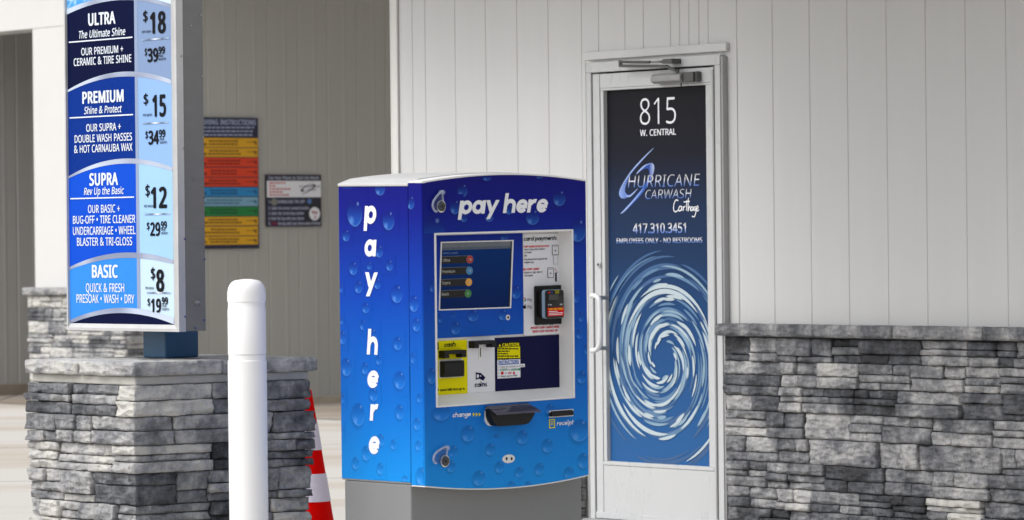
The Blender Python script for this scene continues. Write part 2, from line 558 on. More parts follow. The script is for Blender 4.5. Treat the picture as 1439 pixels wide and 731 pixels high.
LETTER_MEDIUM = {
 65: [[-7,-7,-12,2,-9,16,207,570,213,580,220,583,298,581,311,556,514,34,522,11,523,-2,516,-8,507,-9,434,-9,425,-4,363,152,352,167,166,168,157,167,151,161,84,-5,70,-9],[189,252,316,250,323,252,325,257,257,437,250,430,188,261]],
 66: [[70,-8,64,7,65,575,80,582,298,580,357,571,416,548,446,520,462,493,470,460,473,420,467,384,452,353,430,327,397,302,434,282,454,266,475,239,485,216,491,184,490,134,485,107,468,70,448,45,420,24,384,6,352,-3,302,-9],[170,70,289,72,325,79,352,92,376,120,386,152,385,189,372,220,348,241,307,255,270,259,167,257,164,248,164,84,165,75],[170,339,266,338,302,342,339,355,358,375,368,402,368,439,358,466,334,485,292,498,252,501,175,501,166,498,164,352,165,343]],
 67: [[275,-16,207,-3,157,19,107,61,74,107,50,166,37,243,36,325,47,389,69,448,98,493,139,534,184,563,234,581,293,589,357,589,434,577,484,559,493,548,490,530,470,490,462,480,443,478,384,499,339,507,311,507,266,499,225,480,193,452,168,416,150,370,140,307,140,261,146,216,156,180,170,149,203,107,248,79,307,65,375,69,452,86,466,85,471,80,472,16,461,4,420,-8,380,-14]],
 68: [[70,-8,64,7,66,576,80,582,302,580,370,567,407,553,443,532,482,498,509,461,531,416,545,361,550,270,545,216,527,152,499,102,470,68,439,42,398,19,357,5,266,-9],[165,75,175,71,261,73,298,79,339,92,361,104,393,129,412,152,426,180,440,225,447,289,444,334,436,370,421,411,399,443,373,466,343,482,302,495,257,501,175,501,165,498]],
 69: [[70,-8,64,7,65,575,80,582,406,580,412,570,412,516,410,507,402,501,175,500,166,497,166,343,175,339,389,338,397,325,397,275,393,263,384,259,167,257,164,248,164,84,166,76,175,73,402,72,412,61,410,-2,402,-8,393,-9]],
 70: [[70,-8,64,7,65,575,80,582,406,580,412,570,412,516,410,507,402,501,175,500,166,497,166,318,175,315,389,313,395,302,395,243,389,235,380,233,175,233,166,230,162,-2,152,-9]],
 71: [[289,-16,216,-4,161,20,111,61,74,111,47,180,37,243,38,339,45,380,57,416,82,466,116,508,167,548,220,572,284,586,380,589,448,581,511,562,527,552,528,539,507,489,498,478,480,477,411,499,357,507,325,507,280,499,241,484,202,457,175,425,157,389,142,339,138,280,146,216,160,170,180,135,207,106,243,83,284,70,334,64,375,65,430,74,439,84,437,225,430,229,320,230,312,243,312,298,316,308,330,312,520,312,530,311,537,302,538,30,534,16,498,2,420,-13,370,-17]],
 72: [[70,-8,64,7,66,576,75,582,148,582,162,575,166,343,175,339,416,339,425,341,430,348,432,575,443,582,523,580,529,566,527,-2,520,-8,511,-9,443,-9,432,-2,430,248,425,257,175,258,166,254,164,248,162,-2,152,-9]],
 73: [[25,-8,18,7,18,39,22,48,80,64,86,75,86,493,85,502,80,508,22,525,18,534,20,575,34,582,243,581,253,570,253,534,249,525,193,509,185,498,185,75,188,66,193,63,249,48,253,39,251,-2,239,-9]],
 74: [[-16,-162,-52,-157,-72,-148,-76,-139,-75,-84,-66,-74,-7,-79,25,-71,43,-57,57,-25,61,11,61,570,70,581,148,582,157,576,159,566,159,-11,154,-52,144,-80,132,-102,116,-121,93,-139,48,-157]],
 75: [[70,-8,64,7,66,576,75,582,148,582,162,575,164,343,166,335,170,334,393,579,494,580,499,570,495,561,288,334,281,320,505,11,507,-3,493,-9,411,-9,398,-4,207,250,198,247,175,227,164,211,162,-2,152,-9]],
 76: [[70,-8,64,7,64,570,66,576,75,582,152,582,161,576,164,566,164,80,175,73,407,71,413,61,413,2,408,-7,398,-9]],
 77: [[70,-8,64,7,64,566,69,580,184,582,198,575,361,149,366,151,371,161,530,575,539,581,548,582,648,582,661,576,664,7,658,-7,580,-9,570,-6,565,2,565,380,561,402,551,384,408,7,398,-7,384,-9,330,-9,316,-1,176,370,161,401,158,380,157,2,152,-6,143,-9]],
 78: [[70,-8,64,7,66,576,75,582,157,582,166,581,176,575,448,157,452,161,453,170,450,243,450,570,452,576,461,582,540,580,545,566,543,-3,534,-9,448,-9,433,-2,161,416,157,414,156,402,157,2,152,-6,143,-9]],
 79: [[275,-16,211,-5,164,16,115,52,79,98,56,148,40,216,35,298,42,375,61,439,82,480,120,525,157,554,193,572,243,586,325,591,384,585,439,569,483,543,525,504,553,461,576,407,587,352,591,261,585,207,571,152,548,102,516,59,480,27,443,7,398,-9,348,-17],[288,66,320,64,361,70,398,84,424,102,445,125,463,157,477,198,485,239,488,293,481,357,471,398,454,434,435,461,407,484,375,499,334,507,293,507,252,499,225,486,198,467,175,439,161,411,150,380,141,334,139,266,142,234,152,189,170,143,193,111,216,92,252,74]],
 80: [[70,-8,64,7,65,575,80,582,257,582,316,575,372,557,400,539,420,519,436,498,450,466,457,425,457,384,451,348,439,316,422,289,398,264,375,248,343,232,311,223,266,215,167,211,164,202,162,-2,152,-9],[165,298,175,294,216,294,266,300,302,310,331,330,348,357,356,402,348,443,330,470,298,489,266,498,225,501,175,501,166,498]],
 81: [[439,-145,429,-139,325,-19,252,-13,211,-5,175,10,134,36,111,57,82,93,65,125,51,161,38,230,35,298,42,375,61,439,88,489,120,526,162,557,207,577,270,589,330,591,384,585,443,567,489,539,526,502,553,461,576,407,589,334,591,266,585,207,572,157,553,111,522,66,493,38,443,6,438,-2,554,-125,557,-139,543,-145],[288,66,320,64,361,70,398,84,424,102,445,125,463,157,477,198,485,239,488,293,481,357,471,398,454,434,435,461,407,484,375,499,334,507,293,507,252,499,225,486,198,467,175,439,161,411,150,380,141,334,139,266,142,234,152,189,170,143,193,111,216,92,252,74]],
 82: [[70,-8,64,7,65,575,80,582,261,582,334,572,384,553,420,524,444,489,457,434,457,389,449,348,430,311,402,283,357,255,353,248,496,11,497,-2,484,-9,393,-7,257,220,243,227,175,227,167,225,164,216,162,-2,152,-9],[170,307,225,306,270,310,302,319,330,336,348,366,356,402,350,443,334,471,305,489,269,498,220,501,175,501,166,498,164,320,165,311]],
 83: [[152,-16,84,-7,32,11,27,25,27,84,32,93,52,96,102,79,170,66,207,64,248,70,280,82,302,103,316,139,314,166,302,193,280,213,239,235,125,283,93,305,70,326,47,361,37,398,35,452,43,489,60,520,89,550,125,571,166,584,202,589,266,589,325,581,375,567,397,557,402,548,384,493,375,480,357,479,298,498,261,505,225,508,198,504,170,494,152,480,138,452,135,430,145,393,166,370,207,347,330,294,364,270,389,246,408,211,414,184,416,143,407,93,394,66,371,39,348,19,316,2,284,-8,234,-16]],
 84: [[180,-8,173,7,172,493,161,500,2,501,-6,511,-4,575,2,581,11,582,443,580,450,566,450,511,443,502,284,500,273,493,272,2,270,-3,261,-9]],
 85: [[257,-16,189,-3,143,20,101,61,84,89,70,120,59,180,61,575,75,582,143,582,156,575,158,207,165,152,184,111,207,89,248,70,293,64,339,70,370,83,395,102,417,139,426,175,429,207,429,570,434,579,443,582,520,580,527,566,527,193,521,143,507,99,491,70,468,43,416,6,352,-13]],
 86: [[198,-8,191,-2,183,16,-8,552,-12,575,-7,580,7,582,75,582,89,575,239,153,243,154,248,164,391,575,407,582,488,580,494,570,491,557,293,2,280,-9]],
 87: [[157,-8,146,2,1,548,-3,570,2,580,84,582,98,575,196,193,202,183,320,575,334,582,416,580,426,561,537,189,543,180,549,193,647,575,661,582,743,579,748,570,744,548,600,7,593,-5,584,-9,511,-9,497,-2,376,402,370,410,365,402,248,-2,234,-9]],
 88: [[-2,-7,-9,2,-6,11,174,298,6,561,4,570,7,578,20,582,98,582,107,578,234,380,243,386,366,578,375,582,448,582,461,578,465,570,462,561,306,320,295,298,476,11,478,2,475,-5,466,-9,384,-9,371,-2,234,216,224,207,93,-3,80,-9]],
 89: [[184,-8,177,7,176,216,-8,557,-11,575,-7,580,7,582,80,582,93,575,225,329,234,335,362,575,375,582,460,580,466,570,464,561,279,220,276,-2,266,-9]],
 90: [[25,-8,17,2,17,52,20,64,304,493,302,498,293,500,34,501,26,511,27,575,34,581,43,582,427,580,433,566,433,520,430,508,146,80,148,74,157,73,430,72,435,70,441,61,439,-3,425,-9]],
 97: [[143,-16,107,-9,80,4,57,23,38,48,28,75,23,111,25,143,33,175,47,198,66,218,93,237,120,248,193,263,298,269,303,275,300,311,293,334,284,349,266,362,243,369,225,371,193,367,116,340,98,341,83,366,73,389,73,402,80,411,111,425,180,443,266,445,316,435,343,422,370,396,386,370,394,343,399,307,397,-2,384,-9,330,-8,321,-2,313,25,307,28,270,2,237,-11,202,-17],[170,61,198,59,225,64,251,75,275,93,290,116,299,143,301,189,298,198,252,198,193,191,161,180,142,166,127,139,126,102,141,75]],
 98: [[239,-16,193,-5,143,25,132,-2,125,-8,66,-9,57,-3,55,2,55,602,57,612,66,618,139,618,151,611,153,416,161,415,198,436,239,445,302,445,343,436,380,417,412,389,436,352,453,307,462,248,460,161,445,98,425,58,389,18,348,-5,298,-17],[246,61,289,65,311,75,327,89,350,130,362,198,358,270,349,302,339,325,326,343,311,354,293,363,261,369,216,361,184,341,165,307,153,243,155,170,173,107,184,90,198,78,225,65]],
 99: [[211,-16,166,-8,116,15,80,47,55,84,38,134,30,193,32,257,42,307,56,343,79,380,113,411,148,430,180,441,225,447,289,445,334,436,361,426,370,416,368,398,348,352,325,349,248,367,202,359,181,348,165,334,150,311,138,280,130,216,134,172,147,125,171,89,202,70,239,62,289,68,343,85,357,84,365,75,365,16,357,5,298,-14]],
 100: [[193,-16,152,-8,111,13,75,48,49,93,34,157,30,225,37,293,51,339,70,375,102,409,130,428,161,440,202,447,261,445,298,435,339,415,342,611,352,618,430,618,438,611,439,602,438,-2,425,-9,361,-8,355,-2,349,20,343,24,311,2,275,-12,248,-17],[220,61,266,65,289,73,307,85,317,98,330,125,341,180,339,257,332,293,321,320,310,339,293,353,270,364,239,369,198,362,175,348,163,334,141,289,130,216,137,152,154,107,180,77]],
 101: [[220,-16,175,-8,130,10,98,33,69,66,47,107,37,143,30,198,32,252,41,302,55,339,77,375,108,407,135,425,170,440,211,447,257,447,298,440,334,425,361,406,389,375,407,343,418,311,424,275,426,207,423,198,411,192,143,192,134,189,137,157,150,120,170,93,202,73,230,64,270,62,320,69,384,89,398,88,405,80,405,20,398,10,361,-4,320,-13],[137,270,148,267,311,267,320,270,322,280,313,316,293,347,266,364,230,370,198,363,168,343,143,302]],
 102: [[84,-8,76,-2,74,7,74,357,66,367,11,367,3,370,-1,380,0,411,7,418,66,437,73,443,75,489,83,534,102,570,130,598,161,614,207,623,266,621,309,611,320,604,323,593,309,548,302,539,280,536,239,545,216,544,193,532,179,507,173,480,173,443,180,440,266,439,275,436,280,425,280,380,270,368,180,367,172,361,171,2,161,-8]],
 103: [[161,-198,98,-185,67,-170,64,-157,66,-98,75,-92,89,-93,148,-113,216,-124,248,-123,278,-116,309,-98,330,-68,340,-30,341,11,334,15,302,-4,270,-13,193,-16,157,-9,134,0,111,13,88,34,70,57,52,89,41,120,33,161,30,202,32,257,41,307,50,334,70,370,93,400,126,425,161,440,202,447,261,445,307,431,348,407,355,430,361,438,430,439,436,434,439,420,439,-2,436,-57,423,-102,409,-130,389,-153,366,-171,339,-186,307,-195,261,-201],[216,61,239,59,266,64,289,72,307,84,331,120,342,184,339,265,331,298,319,325,307,341,289,355,266,364,234,369,211,366,189,357,170,344,159,330,138,280,130,216,137,152,151,111,176,80,193,69]],
 104: [[61,-8,55,7,55,607,57,612,66,618,143,618,153,607,153,420,157,412,193,432,234,444,320,444,357,435,384,421,411,397,426,375,439,339,444,302,444,2,439,-6,430,-9,361,-9,349,-2,347,280,344,307,334,334,319,352,298,363,261,369,225,363,194,348,174,325,162,298,153,243,151,-2,139,-9]],
 105: [[61,-8,55,7,55,430,66,439,143,439,150,434,153,420,153,2,148,-6,139,-9],[89,493,67,502,53,520,49,543,52,570,61,585,80,597,125,598,139,592,154,575,159,552,156,525,149,511,134,498,116,492]],
 106: [[-30,-198,-48,-193,-56,-184,-56,-125,-43,-118,2,-124,25,-120,45,-107,54,-80,55,430,66,439,143,439,150,434,153,420,153,-61,144,-125,121,-166,84,-192,39,-201],[89,493,67,502,53,520,49,543,52,570,61,585,80,597,125,598,139,592,154,575,159,552,156,525,149,511,134,498,116,492]],
 107: [[61,-8,55,7,55,607,57,612,66,618,139,618,148,614,151,602,151,284,155,270,161,273,316,437,402,439,418,434,419,425,414,416,270,265,256,243,426,16,432,2,430,-4,420,-9,334,-9,325,-6,184,177,157,157,152,148,150,-2,139,-9]],
 108: [[61,-8,55,7,55,607,57,612,66,618,143,618,151,611,153,602,153,2,148,-6,139,-9]],
 109: [[61,-8,55,7,55,420,55,430,61,438,130,439,139,430,143,411,148,407,184,430,211,441,248,447,307,445,357,430,402,394,436,420,466,435,502,445,561,447,602,441,630,430,652,415,672,393,689,357,699,298,699,7,693,-6,616,-9,603,-2,601,280,598,307,589,334,575,353,552,364,525,369,489,362,462,348,444,325,433,298,426,257,424,-2,411,-9,333,-7,327,7,325,307,316,333,302,352,284,363,252,369,216,362,190,348,172,325,160,293,153,243,151,-2,139,-9]],
 110: [[61,-8,55,7,55,420,57,434,66,439,130,439,139,430,148,405,180,426,211,439,252,447,298,447,352,437,393,416,412,398,427,375,442,320,442,-2,434,-8,425,-9,361,-9,349,-2,347,280,344,307,334,334,319,352,298,363,261,369,225,363,193,348,174,325,161,293,153,243,151,-2,139,-9]],
 111: [[211,-16,157,-4,125,13,85,48,61,81,42,125,32,175,30,234,37,289,48,325,66,361,93,394,125,419,161,436,198,444,261,447,293,444,339,430,375,408,407,377,430,342,445,302,454,257,456,207,450,148,440,111,423,75,402,47,366,15,330,-4,298,-13,266,-17],[229,61,252,61,275,65,298,75,316,89,332,111,344,139,354,198,350,270,330,323,316,341,298,354,275,364,243,369,220,367,193,358,175,346,161,332,147,307,138,280,130,216,138,152,156,107,184,77]],
 112: [[61,-200,56,-193,55,-184,57,433,66,439,130,439,139,432,148,406,189,432,234,445,307,445,357,431,393,408,423,375,443,339,454,302,462,248,462,184,454,130,439,84,417,48,389,19,361,1,325,-12,293,-17,230,-14,193,-4,157,16,152,7,152,-193,139,-201],[246,61,266,61,289,65,308,75,325,90,350,134,362,202,358,266,350,298,337,325,323,343,307,356,280,366,261,369,217,361,198,352,182,339,165,307,153,243,156,166,173,107,186,89,202,76,225,66]],
 113: [[348,-200,341,-189,339,16,334,17,292,-7,252,-16,193,-17,152,-8,116,10,80,43,60,70,43,111,32,170,30,230,34,275,46,325,60,357,86,393,120,422,157,439,202,447,266,444,307,431,343,406,349,407,357,434,366,439,425,439,434,436,439,430,439,-189,435,-198,425,-201],[220,61,266,64,289,72,307,85,320,103,330,125,341,180,339,257,330,298,319,325,306,343,289,355,270,363,239,369,198,362,180,352,162,334,141,289,130,216,137,152,157,102,184,74]],
 114: [[61,-8,55,7,57,433,66,439,130,439,139,430,143,401,148,394,189,426,230,444,289,447,325,441,331,434,332,425,326,375,320,364,307,360,257,363,220,352,184,322,161,280,153,239,151,-2,139,-9]],
 115: [[134,-16,80,-7,34,11,29,20,29,70,34,88,57,89,111,69,148,61,202,60,234,69,251,80,263,98,264,120,256,139,234,155,102,214,55,248,36,275,28,302,28,343,38,375,54,398,84,422,116,436,152,444,220,447,257,444,298,436,339,422,351,411,351,402,332,357,325,347,302,346,248,363,193,371,166,367,139,356,127,343,123,325,130,307,148,291,284,231,316,212,340,189,357,157,362,125,359,84,349,57,316,19,275,-3,207,-17]],
 116: [[170,-16,148,-12,116,1,89,25,74,48,65,70,61,102,59,361,52,367,7,368,-1,380,0,411,11,421,61,447,89,530,102,538,143,538,156,530,158,448,161,441,270,439,279,434,282,425,282,380,275,368,166,367,159,361,158,134,164,93,172,80,184,69,211,59,261,66,281,61,285,52,285,7,275,-6,252,-13,225,-17]],
 117: [[189,-16,143,-8,107,10,77,39,59,75,50,125,52,433,61,439,134,439,143,436,148,430,149,148,152,120,163,93,180,75,202,64,239,61,275,67,305,84,323,107,335,139,344,216,344,420,347,434,361,439,434,438,440,430,441,420,439,-2,430,-9,366,-8,357,-2,348,22,311,0,275,-12,243,-17]],
 118: [[157,-8,147,2,-8,411,-12,425,-10,434,2,439,70,439,80,439,89,433,202,124,207,125,213,139,317,430,330,439,411,438,419,430,418,416,257,-2,243,-9]],
 119: [[125,-7,116,-3,111,4,93,70,-1,411,-3,430,2,437,84,439,96,430,170,152,175,153,178,161,261,425,270,438,357,439,369,430,457,150,463,157,538,434,552,439,620,439,631,434,633,425,630,407,521,16,511,-5,502,-8,420,-8,407,-2,316,286,310,280,220,0,207,-8]],
 120: [[11,-8,4,-2,6,11,151,220,15,416,11,425,13,434,25,439,111,437,211,298,220,304,311,435,325,439,407,437,412,430,409,416,273,220,418,11,420,-2,407,-9,320,-7,220,135,211,142,103,-7]],
 121: [[16,-198,2,-194,-4,-184,-2,-127,7,-122,52,-125,70,-123,102,-108,117,-93,131,-70,157,-2,-7,411,-11,425,-8,434,2,439,70,439,89,433,207,128,213,134,320,433,334,439,407,439,416,436,421,425,417,411,237,-66,207,-125,175,-165,134,-191,89,-201]],
 122: [[25,-8,18,7,18,48,22,57,234,361,225,367,39,368,32,380,34,434,48,439,334,439,348,436,353,420,353,380,349,366,141,70,143,65,152,64,352,62,359,52,357,-3,343,-9]],
 48: [[202,-16,161,-8,120,13,88,43,61,85,42,139,30,208,26,257,27,348,33,398,46,457,66,502,88,534,117,561,152,580,193,589,243,591,284,585,330,566,367,534,394,493,413,448,427,384,433,311,432,230,426,175,413,120,394,75,369,39,339,11,298,-9,257,-17],[205,66,230,62,252,66,275,76,294,93,311,125,321,157,333,243,335,298,331,357,323,411,311,448,284,490,261,504,230,512,207,508,184,498,170,488,154,466,137,420,124,330,126,220,141,139,155,107,168,89,184,75]],
 49: [[211,-8,203,-2,201,7,202,457,198,460,193,458,125,402,111,398,93,403,62,443,59,452,70,468,216,580,289,581,297,575,299,566,298,2,289,-8]],
 50: [[34,-8,24,2,24,57,28,66,208,248,260,307,296,366,308,420,304,452,294,475,280,491,257,503,220,511,175,504,140,489,93,459,80,458,66,466,37,502,33,511,36,520,89,559,116,572,166,586,198,589,252,589,298,581,330,567,371,534,390,507,400,484,407,443,408,416,404,384,394,352,368,302,334,258,162,84,159,75,420,72,430,61,429,-2,420,-8,411,-9]],
 51: [[152,-16,89,-8,30,14,23,25,24,89,30,95,48,96,125,70,202,61,266,73,287,84,303,98,318,125,326,161,320,193,307,218,280,237,243,249,193,256,120,257,114,261,111,270,111,316,114,330,120,334,211,338,243,346,270,360,291,380,303,402,309,425,307,452,298,475,280,494,251,507,220,512,161,503,130,491,84,466,70,465,60,470,33,507,28,516,28,525,43,540,75,558,116,576,152,585,189,589,243,589,298,582,334,568,361,549,386,520,403,484,409,425,398,375,370,335,328,302,380,272,399,252,413,230,426,184,427,161,422,116,411,85,393,55,366,28,330,6,293,-7,257,-14]],
 52: [[284,-8,278,2,277,111,271,120,11,123,3,134,3,189,11,206,270,577,284,585,361,585,370,580,373,570,373,211,380,204,443,203,452,199,456,189,456,134,451,125,443,122,384,121,375,118,372,2,367,-7],[115,207,134,203,266,203,275,207,278,425,275,434,265,425,119,216]],
 53: [[157,-16,84,-3,41,16,36,30,36,84,39,93,48,98,61,97,116,75,180,63,216,63,252,70,289,88,310,111,324,148,326,189,320,216,307,242,289,259,266,271,230,280,198,282,93,272,53,298,52,325,74,575,89,582,380,580,386,566,386,511,380,502,162,498,158,484,149,366,152,358,157,357,239,360,293,353,339,337,380,306,408,270,423,225,426,157,413,102,398,71,380,48,352,23,320,5,257,-14]],
 54: [[211,-16,157,-3,111,25,74,66,51,111,37,161,30,230,34,320,50,407,65,448,93,496,130,536,167,561,216,580,252,587,339,589,379,584,387,580,391,570,391,516,385,507,370,505,330,512,298,513,261,508,225,495,198,478,175,454,157,424,143,384,134,343,139,335,184,358,243,368,307,363,348,349,381,325,402,301,422,266,431,234,435,175,430,130,416,85,389,43,357,14,311,-8,266,-17],[232,61,275,69,310,93,330,130,338,180,330,230,311,264,284,284,243,294,198,285,161,263,138,230,129,198,138,148,161,102,191,75]],
 55: [[102,-7,97,2,101,16,321,493,319,498,311,500,30,501,22,511,23,575,30,581,39,582,427,580,433,570,432,511,203,2,198,-5,189,-9]],
 56: [[193,-16,130,-4,91,16,56,48,32,93,26,130,26,161,38,211,64,248,89,271,125,297,126,302,85,339,57,380,45,420,46,475,55,502,70,528,95,552,125,571,157,582,198,589,284,586,330,573,361,554,390,525,407,493,413,461,414,430,404,389,375,347,325,307,324,302,384,258,418,216,431,175,431,120,421,84,406,57,381,30,352,9,325,-4,289,-13,261,-17],[196,61,225,58,252,60,293,73,320,98,330,116,335,139,330,175,309,207,275,231,220,256,190,243,152,217,132,189,124,161,124,130,139,95,161,74],[223,348,239,347,285,375,307,402,316,434,312,466,298,489,275,504,239,513,207,512,170,497,149,475,141,448,146,411,160,389,182,370]],
 57: [[120,-16,84,-12,70,-4,70,63,84,69,143,59,180,61,216,69,252,87,277,107,302,144,318,184,327,234,320,238,289,219,261,210,198,205,134,215,93,236,56,275,33,325,26,389,33,452,46,489,65,520,91,548,117,566,152,581,193,589,248,589,275,585,320,568,352,545,389,502,413,452,426,398,430,352,427,252,413,175,394,120,375,86,344,48,307,19,261,-3,225,-12,184,-17],[211,280,252,284,293,305,319,334,332,370,330,398,322,430,298,474,266,500,225,512,184,503,152,480,133,448,124,402,129,348,146,311,170,291]],
 36: [[198,-55,190,-43,189,20,184,30,84,43,48,54,37,66,37,130,43,140,61,141,111,125,157,115,180,112,188,116,189,243,184,256,107,287,66,320,42,361,37,389,37,425,47,466,75,503,116,530,148,541,184,547,189,552,190,607,193,614,202,618,257,618,266,612,268,607,268,557,275,548,357,535,398,521,407,511,406,498,390,452,380,443,361,443,289,463,270,462,268,334,275,323,357,291,397,261,411,243,422,220,427,193,427,161,422,134,412,111,384,79,339,51,270,32,268,-43,264,-52,252,-56],[273,120,293,125,316,138,326,152,330,170,327,193,318,207,302,217,275,228,270,225,268,216,268,130],[171,357,184,354,189,361,189,452,184,462,166,458,148,446,139,434,133,416,134,398,142,380,152,368]],
 38: [[189,-16,143,-8,111,4,84,22,59,48,42,75,32,107,29,143,32,189,42,220,66,257,89,280,142,320,100,384,84,430,84,480,90,507,101,530,134,563,170,581,225,591,280,589,325,577,361,551,386,516,395,475,394,430,380,389,358,361,298,311,294,302,396,202,420,183,441,216,464,284,470,293,557,293,563,284,562,275,540,207,517,157,490,116,494,107,589,15,596,2,593,-5,584,-9,484,-8,420,47,361,11,311,-8,257,-17],[208,66,234,64,284,73,325,91,352,111,348,120,307,161,207,255,175,236,151,211,138,189,130,152,138,116,152,93,180,75],[224,370,230,369,239,373,275,402,291,425,298,448,298,466,289,490,275,503,252,512,230,512,203,502,189,488,180,466,179,452,188,420]],
 43: [[193,82,187,93,184,242,175,245,34,247,26,257,26,307,30,315,39,319,175,320,184,323,188,480,198,486,261,486,271,475,272,325,284,320,420,319,430,307,430,257,425,248,416,246,275,244,271,234,270,89,257,81]],
 45: [[30,174,21,180,18,189,18,243,25,253,225,254,238,248,239,189,236,180,230,175]],
 46: [[80,-17,58,-2,47,16,44,52,51,80,66,96,84,104,120,106,143,99,161,84,169,66,171,34,164,7,148,-10,134,-17]],
 44: [[34,-112,23,-107,21,-93,60,93,70,101,157,100,167,84,163,61,135,-20,101,-102,89,-112]],
 47: [[2,-8,-3,-2,-3,11,205,570,211,578,220,582,297,580,303,570,300,557,93,2,80,-9]],
 63: [[116,-17,94,-2,83,16,81,57,87,80,102,96,120,104,157,106,180,99,196,84,204,66,206,30,199,7,184,-10,170,-17],[111,152,101,157,99,170,101,220,111,257,143,302,202,356,231,389,244,420,244,457,234,479,220,493,198,504,175,509,120,505,48,479,26,480,17,489,1,525,-2,543,7,553,34,566,102,585,193,589,239,582,266,572,288,557,311,534,326,511,335,489,341,457,341,425,336,393,325,366,307,340,220,259,196,230,186,207,179,157,170,152]],
 33: [[80,-17,58,-2,47,16,44,52,51,80,66,96,84,104,120,106,143,99,161,84,169,66,171,34,164,7,148,-10,134,-17],[84,152,74,157,70,180,52,570,57,579,66,582,152,582,162,575,164,543,145,166,134,152]],
 58: [[80,-17,58,-2,47,16,44,52,51,80,66,96,84,104,120,106,143,99,161,84,169,66,171,34,164,7,148,-10,134,-17],[84,325,66,334,48,357,44,393,49,420,66,440,84,448,120,450,139,446,157,433,167,416,171,389,167,357,157,341,139,328,120,323]],
 8226: [[111,189,80,206,56,239,49,270,49,307,56,348,80,380,111,397,161,401,202,393,234,367,249,334,253,275,245,239,225,209,198,191,170,185]],}
